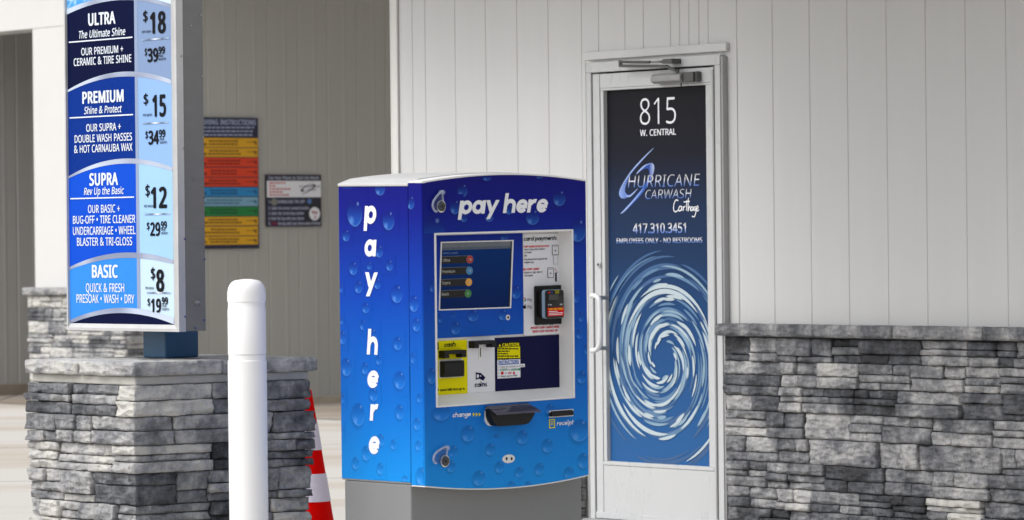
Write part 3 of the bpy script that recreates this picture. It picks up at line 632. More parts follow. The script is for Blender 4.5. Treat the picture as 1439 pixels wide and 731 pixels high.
LETTER_BOLD = {
 65: [[-11,-21,-25,-16,-35,-7,-40,2,-38,11,182,575,198,591,216,597,293,597,316,590,330,577,339,556,548,16,550,-2,537,-16,516,-23,430,-23,411,-17,394,2,333,152,184,154,173,148,116,2,105,-11,80,-23],[221,266,284,264,292,270,257,361,251,357,224,284,219,270]],
 66: [[66,-21,45,-11,38,-2,36,7,38,575,52,589,70,595,275,595,361,585,402,572,434,557,480,511,491,489,498,457,499,416,489,370,472,343,435,307,439,299,461,285,490,257,505,234,514,211,518,184,518,134,512,107,495,70,466,36,439,14,402,-3,357,-17,307,-23],[197,84,289,86,316,91,336,102,351,125,359,157,358,189,343,222,320,236,289,244,194,243,191,234,191,98,192,89],[197,352,257,351,293,355,311,360,325,368,335,384,342,411,340,443,330,467,307,480,280,485,202,488,193,485,191,366,192,357]],
 67: [[270,-30,216,-21,175,-8,144,7,101,39,70,72,52,98,24,161,11,230,8,302,20,389,42,448,70,493,120,543,166,572,230,594,289,603,361,603,439,591,502,568,519,552,519,534,494,484,480,470,461,464,443,464,361,490,316,494,275,486,236,466,206,434,179,375,167,311,169,243,178,198,196,152,217,120,239,102,270,87,316,79,370,83,443,100,470,99,485,93,498,80,500,16,484,-3,425,-22,361,-30]],
 68: [[66,-21,45,-11,38,-2,36,7,39,576,52,589,70,595,307,594,357,585,389,576,425,562,461,541,507,500,534,465,557,420,572,366,577,311,572,216,554,152,527,102,491,61,457,33,416,10,361,-9,270,-23],[193,89,202,85,261,87,293,93,330,106,371,134,390,161,404,193,416,243,420,289,416,334,408,375,393,411,371,443,348,461,316,477,248,488,198,487,191,480]],
 69: [[66,-21,45,-11,38,-2,36,7,38,575,52,589,75,595,402,595,425,588,439,570,439,516,438,507,425,493,402,486,202,486,191,480,193,356,202,353,384,353,406,348,423,330,424,275,423,266,411,254,389,246,194,243,191,234,191,98,193,89,202,86,402,86,420,81,434,71,439,61,438,-2,425,-16,402,-23]],
 70: [[66,-21,45,-11,38,-2,36,7,38,575,52,589,75,595,402,595,425,588,439,570,439,516,438,507,425,493,402,486,202,486,194,484,191,475,193,332,202,329,384,329,407,323,419,311,423,302,420,239,407,226,389,220,202,220,193,217,189,-2,175,-17,157,-22]],
 71: [[284,-30,211,-17,143,11,117,30,83,61,47,111,20,180,11,230,8,275,13,357,33,425,65,480,117,534,166,566,230,590,307,603,384,603,452,594,530,571,550,557,556,543,531,484,516,469,498,463,475,463,407,485,352,494,298,489,261,476,225,452,202,425,186,393,170,342,165,293,169,239,179,193,196,152,219,120,252,97,289,84,339,77,375,79,407,85,412,98,410,211,402,215,320,215,296,225,286,239,285,293,288,307,298,317,325,326,530,326,552,317,564,302,565,30,561,16,543,1,452,-22,375,-30]],
 72: [[66,-21,45,-11,38,-2,36,7,36,566,41,580,52,589,70,595,152,595,175,589,189,576,193,356,202,353,389,353,398,354,403,361,405,575,418,589,439,595,520,595,543,587,554,575,556,566,556,7,551,-7,539,-17,520,-23,443,-23,420,-17,405,-2,403,234,398,243,202,244,193,241,191,234,189,-2,175,-17,157,-22]],
 73: [[20,-21,6,-16,-8,-2,-9,39,-5,48,7,59,52,72,59,80,59,489,52,500,11,511,-5,525,-9,534,-8,575,7,589,25,595,243,595,261,590,275,580,280,570,279,530,261,512,216,498,212,489,212,84,216,74,261,60,276,48,280,39,279,-2,266,-16,243,-23]],
 74: [[-20,-175,-70,-167,-84,-162,-95,-152,-103,-139,-103,-89,-101,-80,-93,-70,-70,-60,-11,-65,7,-62,19,-52,30,-25,33,11,34,570,48,588,66,595,152,595,175,586,185,575,186,566,186,-11,181,-52,172,-80,159,-102,134,-130,111,-148,52,-171]],
 75: [[66,-21,45,-11,38,-2,36,7,36,566,41,580,52,589,75,595,157,595,175,589,186,580,191,566,191,402,193,394,198,394,375,588,402,595,489,595,512,589,525,575,522,561,315,334,309,320,532,11,535,2,531,-7,520,-16,498,-23,407,-23,383,-16,365,2,207,216,198,220,193,216,191,207,189,-2,175,-17,157,-22]],
 76: [[66,-21,45,-11,38,-2,36,7,37,570,48,586,70,595,157,595,180,586,191,570,191,93,202,86,402,86,425,80,441,61,441,2,430,-13,407,-22]],
 77: [[66,-21,45,-11,38,-2,36,7,36,566,38,575,45,584,70,595,189,595,211,589,222,580,361,221,366,223,372,234,497,561,507,580,520,590,543,595,657,595,675,589,684,582,691,566,691,7,689,-2,682,-11,657,-22,575,-23,552,-16,539,-2,538,243,534,259,525,243,430,-4,416,-16,398,-22,325,-23,303,-16,287,2,198,239,189,256,185,239,183,-2,170,-16,152,-22]],
 78: [[66,-21,45,-11,38,-2,36,7,36,566,41,580,52,589,75,595,166,595,193,585,207,570,411,253,420,246,424,575,439,589,457,595,539,595,561,586,571,575,573,566,573,7,568,-7,557,-17,534,-23,439,-22,416,-13,402,2,198,320,189,328,185,316,183,-2,170,-16,152,-22]],
 79: [[270,-30,207,-18,143,8,93,47,52,98,29,148,13,216,8,298,15,375,34,439,61,489,102,535,144,566,189,586,243,600,330,605,389,599,452,580,493,558,548,509,576,470,599,420,614,357,618,266,612,207,598,152,573,98,541,57,498,18,457,-5,402,-23,352,-30],[293,80,316,78,361,85,384,96,410,116,426,139,441,170,453,211,459,252,460,293,454,357,443,398,427,434,407,461,389,475,366,486,330,494,298,494,261,486,234,472,216,457,197,430,183,398,173,361,167,316,167,261,173,211,183,175,197,143,216,116,234,101,261,87]],
 80: [[66,-21,45,-11,38,-2,36,7,38,575,52,589,70,595,261,595,339,585,398,562,424,543,454,511,468,489,480,457,485,425,484,380,477,343,462,307,445,284,416,255,366,225,298,205,194,198,191,189,189,-2,175,-17,157,-22],[193,311,216,308,270,315,293,324,311,339,326,375,328,407,321,443,302,468,280,480,257,485,202,488,193,484]],
 81: [[430,-157,416,-152,402,-139,311,-34,243,-26,207,-18,157,1,118,25,88,52,61,84,42,116,24,161,11,230,8,298,15,375,34,439,61,489,106,539,152,571,202,590,266,603,334,604,407,595,461,576,507,548,554,502,581,461,603,407,617,334,618,266,612,207,600,157,581,111,553,70,516,32,468,-2,473,-11,582,-125,585,-139,570,-153,552,-159],[293,80,316,78,361,85,384,96,410,116,426,139,441,170,453,211,459,252,460,293,454,357,443,398,427,434,407,461,389,475,366,486,330,494,298,494,261,486,234,472,216,457,197,430,183,398,173,361,167,316,167,261,173,211,183,175,197,143,216,116,234,101,261,87]],
 82: [[66,-21,45,-11,38,-2,36,7,38,575,52,589,70,595,266,595,339,586,402,562,447,525,469,493,482,452,485,389,477,348,460,316,427,280,384,249,382,243,523,11,525,-2,511,-16,493,-22,398,-23,375,-16,358,2,237,207,230,213,202,214,194,211,191,202,189,-2,175,-17,157,-22],[197,320,270,324,297,334,312,348,325,380,329,411,321,448,307,469,284,480,261,485,202,488,193,484,191,334,192,325]],
 83: [[148,-30,80,-21,14,2,0,20,0,84,4,93,16,104,30,109,52,110,107,93,157,82,202,77,243,83,266,95,280,111,289,143,286,170,275,192,261,204,220,226,107,274,70,299,39,332,18,366,9,407,8,457,19,498,37,525,75,562,107,580,166,599,207,603,302,600,352,589,407,571,425,557,429,543,409,489,393,471,375,465,352,466,270,490,234,494,207,491,189,485,175,474,165,452,162,430,170,398,184,380,225,356,311,321,357,298,384,278,418,243,435,211,444,161,441,116,431,84,411,52,384,24,361,7,334,-7,261,-27]],
 84: [[175,-21,157,-13,146,2,145,480,134,486,2,487,-18,493,-33,511,-32,575,-16,590,7,595,439,595,461,589,475,576,477,566,477,511,463,493,439,486,311,486,300,480,298,-2,284,-17,266,-22]],
 85: [[252,-30,184,-17,152,-5,125,11,74,61,46,111,38,139,32,180,33,575,48,589,70,595,152,595,170,588,183,575,185,207,190,161,202,126,220,101,252,84,293,78,334,84,366,102,381,120,395,157,401,207,403,575,416,588,439,595,520,595,539,589,552,576,555,566,555,193,549,143,531,93,515,66,486,34,434,-3,398,-17,357,-27]],
 86: [[193,-22,175,-14,161,2,-35,552,-39,575,-25,589,-2,595,84,595,102,589,113,580,239,235,243,236,249,248,364,575,380,590,398,595,484,595,506,589,520,575,519,561,320,2,303,-16,284,-22]],
 87: [[148,-21,130,-12,118,2,-29,561,-29,575,-22,584,2,595,89,595,111,589,125,575,202,287,207,289,212,302,293,576,307,589,325,595,411,595,434,589,450,570,539,283,543,283,548,298,620,577,634,589,657,595,743,595,761,589,770,580,775,570,771,548,627,7,615,-11,589,-23,507,-23,484,-17,470,-4,376,307,370,314,364,302,275,-2,261,-16,243,-22]],
 88: [[-7,-21,-20,-17,-32,-7,-36,2,-34,9,147,298,-21,561,-24,570,-19,580,-7,590,11,595,102,595,122,589,140,570,234,424,243,430,329,566,348,587,375,595,457,595,480,587,491,575,490,561,333,320,322,298,503,11,506,2,501,-7,489,-17,470,-23,380,-23,357,-15,339,4,234,171,225,164,125,3,111,-13,84,-23]],
 89: [[180,-21,161,-13,150,2,149,216,-35,557,-38,575,-25,589,-2,595,84,595,107,588,123,570,225,380,234,386,332,570,343,584,370,595,457,595,478,589,492,575,491,561,306,220,303,-2,289,-17,270,-22]],
 90: [[20,-22,2,-15,-9,-2,-8,61,268,480,266,485,257,486,39,486,16,492,3,502,-1,511,-1,566,2,578,16,590,39,595,420,595,448,587,460,570,458,511,182,93,184,88,193,86,439,85,453,80,467,66,466,-3,452,-17,430,-23]],
 97: [[139,-30,102,-22,66,-8,43,9,16,40,2,70,-3,93,-3,139,4,170,27,207,51,230,75,246,152,271,270,282,274,293,272,316,266,334,257,347,230,356,184,350,120,326,98,326,80,331,61,352,46,389,45,402,61,420,84,431,134,448,180,458,275,458,307,453,343,440,369,425,400,393,413,370,422,339,426,307,424,-2,411,-16,389,-23,325,-22,293,-7,230,-27],[175,75,198,73,220,78,252,99,262,116,271,143,274,170,270,183,257,185,198,177,166,161,154,139,152,111,161,84]],
 98: [[234,-30,198,-22,161,-8,125,-23,61,-22,39,-13,28,2,27,602,29,611,36,620,57,630,148,631,166,625,176,616,180,602,180,461,184,449,234,459,302,459,334,454,375,440,411,416,448,378,466,347,480,307,489,243,487,157,472,98,448,52,404,7,361,-16,302,-30],[250,75,284,79,307,98,326,143,335,202,331,266,316,316,298,342,280,351,261,354,225,349,206,334,188,293,180,243,182,170,196,116,216,87]],
 99: [[207,-30,161,-22,103,2,56,43,33,75,15,116,5,170,3,234,14,307,28,343,52,380,89,416,130,439,175,454,220,460,293,459,339,450,380,436,396,420,396,402,379,357,366,343,343,335,320,335,243,353,216,348,193,334,177,311,165,275,158,216,159,184,165,152,178,116,193,94,211,83,239,76,261,78,339,99,361,98,380,91,392,75,392,16,375,-4,325,-23,280,-30]],
 100: [[189,-30,134,-17,98,1,52,43,28,80,10,134,3,198,6,270,23,339,40,370,59,393,93,425,130,445,170,457,198,460,248,460,307,448,311,450,314,602,318,616,330,626,348,632,430,632,448,627,462,616,467,602,465,-2,452,-16,430,-23,361,-23,330,-9,280,-26,257,-30],[225,75,261,78,287,93,305,130,314,180,311,257,304,293,294,320,275,344,257,352,234,356,216,353,202,346,182,320,165,275,158,216,164,152,178,111,198,86]],
 101: [[216,-30,170,-22,111,1,80,24,42,66,20,107,9,143,3,198,6,261,18,316,37,357,66,393,102,425,139,444,184,458,216,461,280,458,320,448,357,432,383,411,416,375,436,339,449,293,452,202,439,186,416,179,166,178,162,170,169,139,193,98,216,84,234,78,293,79,380,103,398,103,416,98,433,80,433,20,416,1,352,-21,293,-30],[168,284,175,281,284,281,292,284,293,289,286,316,270,342,252,353,230,356,211,352,191,339,174,311]],
 102: [[75,-21,57,-12,47,2,46,348,39,353,7,353,-16,362,-28,380,-27,411,-11,427,44,448,51,511,63,552,82,580,120,613,166,631,207,636,270,635,330,620,346,607,350,593,336,548,326,534,298,522,225,531,212,520,202,493,199,461,202,455,275,452,301,439,308,425,308,384,306,375,299,366,280,355,207,353,200,348,197,-2,184,-16,166,-22]],
 103: [[157,-212,80,-195,57,-186,43,-175,36,-157,36,-107,42,-93,52,-84,66,-80,89,-78,170,-104,225,-110,257,-108,280,-97,296,-80,308,-52,313,-25,307,-18,252,-30,198,-30,152,-23,98,1,48,50,20,102,10,134,5,175,6,266,14,307,27,343,52,384,89,421,116,439,157,454,198,460,248,460,284,454,330,439,361,453,430,453,448,448,464,434,467,420,467,-2,463,-57,448,-107,433,-134,403,-166,357,-195,316,-208,284,-213,198,-215],[220,75,239,73,261,77,289,94,308,134,315,184,313,257,299,311,280,340,261,350,239,354,211,350,187,330,169,293,159,239,160,180,172,125,193,90]],
 104: [[57,-21,36,-11,29,-2,27,7,28,607,39,623,61,632,148,631,166,625,180,607,183,448,243,459,311,459,348,453,384,440,407,427,439,397,453,375,466,339,471,302,471,2,457,-16,434,-23,352,-22,334,-16,321,-2,317,302,309,330,298,345,280,353,252,354,230,349,208,334,193,307,184,275,180,239,179,-2,166,-16,148,-22]],
 105: [[57,-21,39,-13,28,2,28,430,39,444,61,453,148,452,169,443,180,425,180,2,166,-16,148,-22],[84,479,52,491,28,516,21,543,27,575,52,602,80,612,125,613,152,604,174,584,183,570,186,539,180,516,161,496,148,487,125,479]],
 106: [[-34,-212,-66,-202,-81,-189,-85,-180,-85,-130,-71,-111,-52,-105,11,-109,20,-101,26,-84,28,430,39,444,61,453,148,452,169,443,180,425,180,-61,172,-125,148,-166,107,-199,48,-215],[84,479,52,491,28,516,21,543,27,575,52,602,80,612,125,613,152,604,174,584,183,570,186,539,180,516,161,496,148,487,125,479]],
 107: [[57,-21,36,-11,29,-2,27,7,28,607,39,623,61,632,143,632,166,624,178,607,179,339,184,330,302,448,320,453,411,453,434,446,445,434,447,425,441,416,298,265,283,243,453,16,460,2,448,-14,425,-23,330,-23,308,-16,290,2,184,141,179,134,179,7,174,-7,161,-17,143,-23]],
 108: [[57,-21,36,-11,29,-2,27,7,28,607,39,623,61,632,148,631,170,621,179,611,180,602,180,2,166,-16,148,-22]],
 109: [[57,-21,36,-11,29,-2,27,7,27,425,30,434,43,447,61,453,130,453,166,440,225,458,293,460,330,455,361,445,402,422,439,441,480,455,516,460,570,460,607,454,648,439,670,424,702,389,717,357,726,298,726,7,724,-2,711,-16,689,-23,611,-23,589,-16,576,-2,572,302,566,325,556,343,543,352,525,355,498,349,481,339,469,320,457,284,453,252,451,-2,439,-16,416,-23,334,-22,311,-13,302,-2,300,7,299,298,294,320,282,343,268,352,252,355,225,349,209,339,195,316,187,289,180,243,179,-2,166,-16,148,-22]],
 110: [[57,-21,36,-11,29,-2,27,7,27,420,33,439,43,447,61,453,130,453,166,439,230,458,302,460,361,450,389,439,411,425,449,384,461,357,469,325,471,7,467,-7,457,-16,439,-22,357,-23,334,-16,321,-2,317,302,311,325,300,343,280,353,257,354,230,349,211,338,197,316,186,284,180,243,179,-2,166,-16,148,-22]],
 111: [[207,-30,166,-22,111,1,62,43,38,75,18,116,6,166,3,234,10,289,20,325,42,366,79,407,107,428,143,445,193,458,266,460,298,457,343,444,384,423,432,380,454,348,471,307,481,257,483,207,477,148,467,111,444,66,425,42,384,6,348,-13,302,-26,270,-30],[234,75,270,79,298,100,318,143,327,198,325,257,309,311,298,330,284,342,266,351,248,354,211,349,187,330,166,280,158,216,164,157,178,116,199,89,216,79]],
 112: [[52,-212,34,-201,27,-184,30,434,43,447,61,453,134,452,166,440,211,455,252,461,320,458,379,439,416,413,451,375,471,339,482,302,489,248,489,184,482,130,464,80,440,43,409,11,389,-3,357,-18,298,-30,239,-30,184,-19,180,-30,180,-184,176,-198,166,-208,143,-215,66,-215],[250,75,280,78,296,89,307,102,325,143,335,202,331,261,317,311,298,340,280,351,261,354,230,350,206,334,188,293,180,243,183,170,196,116,216,88,234,78]],
 113: [[339,-212,325,-206,314,-189,311,-20,302,-19,252,-30,193,-30,161,-26,120,-12,84,11,52,43,33,70,15,116,5,170,3,234,10,293,24,339,48,380,82,416,111,436,157,454,198,460,248,460,284,455,330,439,361,453,430,453,452,445,466,430,467,-189,453,-207,434,-214,352,-215],[225,75,261,78,287,93,305,130,314,184,311,257,304,293,294,320,275,344,256,352,234,356,216,353,198,343,180,318,165,275,158,216,165,152,179,111,195,89]],
 114: [[57,-21,39,-13,28,2,30,434,43,447,66,453,134,452,166,436,216,455,248,460,316,459,343,451,356,439,359,430,353,375,346,361,334,351,316,346,266,350,240,343,210,320,188,280,180,239,179,-2,166,-16,148,-22]],
 115: [[130,-30,75,-21,15,2,2,20,3,84,20,99,52,104,134,78,166,73,202,74,220,80,231,89,238,107,236,125,230,136,216,146,80,207,52,225,30,246,11,270,1,302,1,343,10,375,31,402,66,431,111,450,148,458,225,461,261,458,302,450,357,431,375,416,378,402,357,352,343,338,325,332,298,332,243,350,193,356,159,348,152,339,150,325,154,311,166,300,306,239,339,218,368,189,384,157,389,125,386,84,376,57,363,39,334,10,293,-13,251,-25,216,-30]],
 116: [[166,-30,143,-26,98,-8,65,20,46,48,38,70,33,102,32,348,25,353,7,353,-11,359,-24,370,-28,380,-28,407,-25,415,-9,430,36,452,61,530,75,544,98,551,152,551,170,544,180,536,185,525,185,461,189,455,275,453,298,444,307,434,309,425,308,375,293,359,275,353,193,353,186,348,185,134,190,98,202,78,216,73,275,80,293,75,305,66,312,52,311,2,293,-15,261,-26,230,-30]],
 117: [[184,-30,139,-22,93,-2,54,34,33,70,23,125,25,434,39,447,61,453,143,452,161,445,173,434,176,420,178,125,188,98,198,84,211,77,234,74,261,78,284,91,298,111,308,139,317,216,317,420,320,434,334,447,352,453,434,453,452,447,466,434,468,425,467,-2,452,-17,434,-22,361,-22,330,-9,266,-28]],
 118: [[152,-22,134,-15,119,2,-36,411,-39,425,-37,434,-25,446,-2,453,80,453,107,443,121,420,202,202,207,204,211,213,288,425,297,439,307,447,330,453,411,453,434,445,446,430,445,416,285,-2,270,-16,252,-22]],
 119: [[120,-21,98,-13,83,7,-29,416,-30,430,-20,443,7,453,84,453,107,447,116,439,125,425,169,257,175,249,185,270,233,425,252,447,270,453,357,453,385,443,398,425,450,257,457,248,506,425,519,443,543,453,625,453,643,448,657,437,660,420,648,375,546,7,533,-11,502,-21,411,-21,388,-11,375,8,316,194,311,193,307,182,253,11,243,-6,234,-14,211,-21]],
 120: [[7,-22,-10,-16,-20,-7,-24,2,-21,11,123,220,-13,416,-17,430,-11,439,-2,446,20,453,107,453,125,448,146,430,211,338,220,344,279,430,298,447,316,453,402,453,430,443,439,430,436,416,300,220,446,11,449,2,444,-7,434,-16,411,-23,325,-23,302,-16,284,2,220,95,211,102,139,1,120,-17,98,-23]],
 121: [[11,-212,-16,-203,-30,-189,-30,-127,-19,-116,-2,-109,61,-110,84,-99,103,-70,130,-2,-35,411,-38,425,-36,434,-25,445,-2,453,84,453,107,443,121,425,197,225,207,207,214,216,289,425,297,439,307,447,330,453,411,453,434,446,447,430,445,411,264,-66,235,-125,193,-174,152,-200,116,-212,93,-215]],
 122: [[20,-21,6,-16,-8,-2,-8,52,197,348,189,353,43,353,20,359,8,370,5,380,7,434,20,447,43,453,339,453,366,445,377,434,380,425,379,370,178,84,180,79,189,77,348,77,370,71,386,52,386,2,382,-7,370,-17,348,-23]],
 48: [[198,-30,143,-17,104,2,61,43,34,85,15,139,2,211,-1,261,2,366,11,425,29,484,53,525,89,562,125,585,166,599,211,604,266,603,316,590,354,570,398,530,426,484,445,430,457,361,461,307,457,211,449,152,431,93,408,52,374,16,339,-9,289,-26,257,-30],[211,80,230,76,252,82,266,93,280,116,299,180,308,275,303,366,289,434,266,480,248,493,230,497,211,494,198,486,177,457,160,402,151,325,152,243,165,152,173,125,188,98]],
 49: [[202,-21,184,-12,174,2,174,407,170,412,166,411,143,393,125,386,93,386,80,391,66,402,34,443,32,452,36,461,52,477,198,589,220,595,293,595,316,585,324,575,326,566,326,2,311,-16,293,-22]],
 50: [[25,-21,7,-12,-3,2,-3,57,1,66,180,248,234,308,258,343,271,370,278,398,280,430,275,457,263,480,248,490,225,497,180,490,115,452,98,446,66,447,48,456,11,500,6,511,9,520,30,541,70,568,98,581,161,599,193,603,270,601,302,594,348,576,375,557,398,534,426,489,435,434,432,393,426,366,404,316,372,270,330,223,205,98,202,89,420,86,439,81,452,71,457,61,456,-2,443,-16,420,-23]],
 51: [[148,-30,70,-18,11,5,-4,25,-3,89,11,104,30,110,48,110,130,84,198,74,248,82,279,102,294,134,298,161,293,193,280,216,257,230,220,239,120,242,102,248,84,266,83,316,84,325,93,337,116,348,207,351,230,357,252,369,266,382,276,402,282,425,280,452,270,475,261,485,243,494,216,498,166,489,89,452,62,452,43,460,29,475,3,511,1,525,17,543,48,563,84,580,130,595,189,603,252,603,302,595,343,581,375,562,411,524,431,484,436,430,430,389,412,352,367,307,367,302,398,281,420,259,445,220,453,189,454,161,448,111,436,80,418,52,384,19,348,-3,307,-18,266,-27,234,-30]],
 52: [[280,-21,261,-13,250,2,250,98,244,107,7,109,-11,116,-23,130,-24,189,-16,206,246,580,261,593,280,598,366,598,389,589,397,580,400,570,400,225,407,217,452,216,477,202,483,189,483,134,479,125,466,114,448,108,411,108,402,104,400,2,389,-13,366,-22],[152,220,170,217,239,217,248,220,248,354,238,348]],
 53: [[152,-30,80,-17,23,7,9,25,12,93,25,105,43,111,61,111,120,89,166,79,207,76,243,82,270,97,285,116,298,154,298,193,293,216,282,239,270,250,252,260,220,267,189,268,116,258,89,258,52,274,25,298,24,320,46,575,61,590,84,595,375,595,398,589,413,570,413,511,405,498,380,487,189,485,184,466,177,380,184,373,266,372,316,362,369,339,411,302,439,261,453,211,453,152,441,102,425,71,407,48,373,16,339,-5,266,-27,234,-30]],
 54: [[207,-30,152,-17,107,5,61,48,29,98,11,157,3,225,6,316,23,407,42,457,70,502,111,545,152,572,211,594,248,601,339,603,384,598,402,591,417,575,418,516,411,505,402,497,384,491,302,500,266,495,234,481,211,465,195,443,177,407,169,375,175,371,202,378,243,382,311,377,366,358,402,332,435,293,449,266,457,239,462,170,453,111,441,80,420,48,389,16,361,-4,298,-26,270,-30],[219,80,234,76,252,77,280,91,298,117,308,152,310,189,299,239,284,263,257,277,220,277,193,264,172,243,159,211,159,170,174,125,193,96]],
 55: [[98,-21,84,-16,74,-7,70,2,72,11,287,480,284,485,275,486,25,487,7,495,-4,507,-4,575,11,590,34,595,420,595,446,589,460,570,459,511,231,2,216,-15,198,-22]],
 56: [[189,-30,125,-17,75,5,30,46,6,89,-1,125,-1,161,9,207,32,243,95,302,48,351,27,384,17,430,19,475,29,507,45,530,75,560,107,580,148,594,193,603,289,600,339,585,375,567,414,530,434,493,441,461,441,430,431,389,411,358,361,311,357,302,403,266,425,243,445,216,458,175,458,120,449,84,430,52,400,20,370,0,343,-13,293,-27,266,-30],[201,75,234,72,275,82,296,102,308,139,304,170,290,198,257,222,220,239,202,231,175,211,159,189,150,157,151,130,161,102,175,86],[223,366,239,366,270,389,284,413,289,439,285,466,275,483,257,495,234,500,207,497,184,485,174,470,168,448,170,425,181,398,193,384]],
 57: [[116,-30,66,-21,45,-7,41,7,41,57,45,66,57,76,75,82,157,73,198,79,220,88,248,106,264,125,281,157,293,198,289,202,220,191,152,195,102,211,61,238,25,280,6,325,-1,389,6,452,19,489,38,520,73,557,102,577,148,595,189,602,248,603,280,599,330,581,368,557,411,510,439,457,453,402,458,352,454,252,441,175,421,120,401,84,366,42,325,10,280,-12,230,-26,189,-30],[216,293,248,298,280,318,298,348,304,375,295,430,276,466,252,489,225,497,202,493,175,475,159,443,151,402,155,352,167,320,184,302]],
 36: [[189,-67,176,-61,164,-48,162,7,159,16,61,33,25,47,11,61,9,130,13,139,25,149,43,155,61,155,139,133,157,131,161,134,162,239,157,249,80,284,38,320,15,361,9,389,9,425,23,470,56,511,93,537,160,561,162,607,175,624,198,632,261,632,280,626,294,611,296,570,300,561,361,548,402,535,420,527,434,511,434,498,417,452,399,434,384,429,361,428,307,445,298,443,296,339,302,329,384,295,425,260,439,243,449,220,454,193,454,157,449,134,436,107,402,70,366,46,298,22,295,-43,284,-60,261,-69],[297,166,302,170,298,182]],
 38: [[184,-30,139,-22,93,-5,66,13,34,45,15,75,6,102,1,139,5,189,15,220,34,252,66,285,111,320,113,325,72,384,57,430,56,480,63,507,74,530,113,570,152,590,207,603,284,603,343,586,375,565,409,525,422,484,422,434,409,393,385,361,324,307,325,298,402,223,411,218,417,225,438,289,452,302,475,309,552,309,581,298,589,289,590,280,576,230,549,166,517,116,521,107,616,15,624,2,611,-15,593,-22,484,-23,461,-16,425,18,416,22,359,-7,311,-23,261,-30],[213,80,243,79,275,85,316,105,323,116,234,204,202,231,184,218,169,198,160,175,158,148,163,120,175,99,189,88],[229,398,239,395,252,407,263,425,270,448,271,466,265,484,257,494,243,499,230,497,217,489,207,461,211,430]],
 43: [[184,70,170,76,159,93,157,229,148,232,34,232,16,237,3,248,-1,257,-1,307,12,325,34,333,148,333,157,337,161,481,175,494,193,500,266,499,284,493,298,475,299,343,302,335,420,333,443,326,457,307,457,257,443,239,425,232,302,230,299,220,298,93,295,84,284,74,261,67,198,67]],
 45: [[25,161,2,170,-8,184,-9,243,7,262,30,268,230,268,252,261,265,248,266,184,248,166,225,161]],
 46: [[75,-31,48,-19,22,11,17,52,25,82,52,108,84,119,130,119,166,106,188,84,195,70,199,39,191,7,166,-19,139,-31]],
 44: [[30,-126,7,-118,-4,-107,-6,-98,34,96,48,109,66,115,152,115,175,109,191,93,194,75,167,-7,128,-102,111,-119,93,-125]],
 47: [[-2,-22,-16,-17,-28,-7,-32,2,-30,11,178,570,193,588,216,595,293,595,315,589,329,575,328,561,120,2,104,-16,84,-23]],
 63: [[111,-31,84,-19,60,7,53,39,54,61,60,80,86,107,116,118,166,119,198,108,220,88,230,70,233,34,226,7,202,-19,175,-31],[107,138,84,146,72,161,72,202,78,243,91,270,111,298,185,366,207,393,218,425,215,461,201,484,184,492,166,495,120,490,52,465,20,466,7,471,-7,484,-28,530,-29,543,-16,559,7,571,61,590,102,600,198,603,234,598,275,585,317,557,343,528,358,502,368,448,366,407,358,380,344,352,326,330,243,254,226,234,214,207,208,161,198,148,175,138]],
 33: [[75,-31,48,-19,22,11,17,52,25,82,52,108,84,119,130,119,166,106,188,84,195,70,199,39,191,7,166,-19,139,-31],[80,138,57,146,47,157,44,166,24,570,39,588,57,595,157,595,180,586,189,575,191,566,172,166,157,146,139,139]],
 58: [[75,-31,48,-19,22,11,17,52,25,82,52,108,84,119,130,119,166,106,188,84,195,70,199,39,191,7,166,-19,139,-31],[80,311,48,325,23,352,17,393,24,425,48,449,80,462,130,463,161,452,187,430,196,411,198,380,189,348,167,325,148,315,125,309]],
 8226: [[107,175,66,193,43,216,29,239,22,270,21,311,25,334,33,357,66,393,111,412,180,414,225,399,262,366,277,334,280,275,276,248,268,230,239,196,207,179,175,171]],}
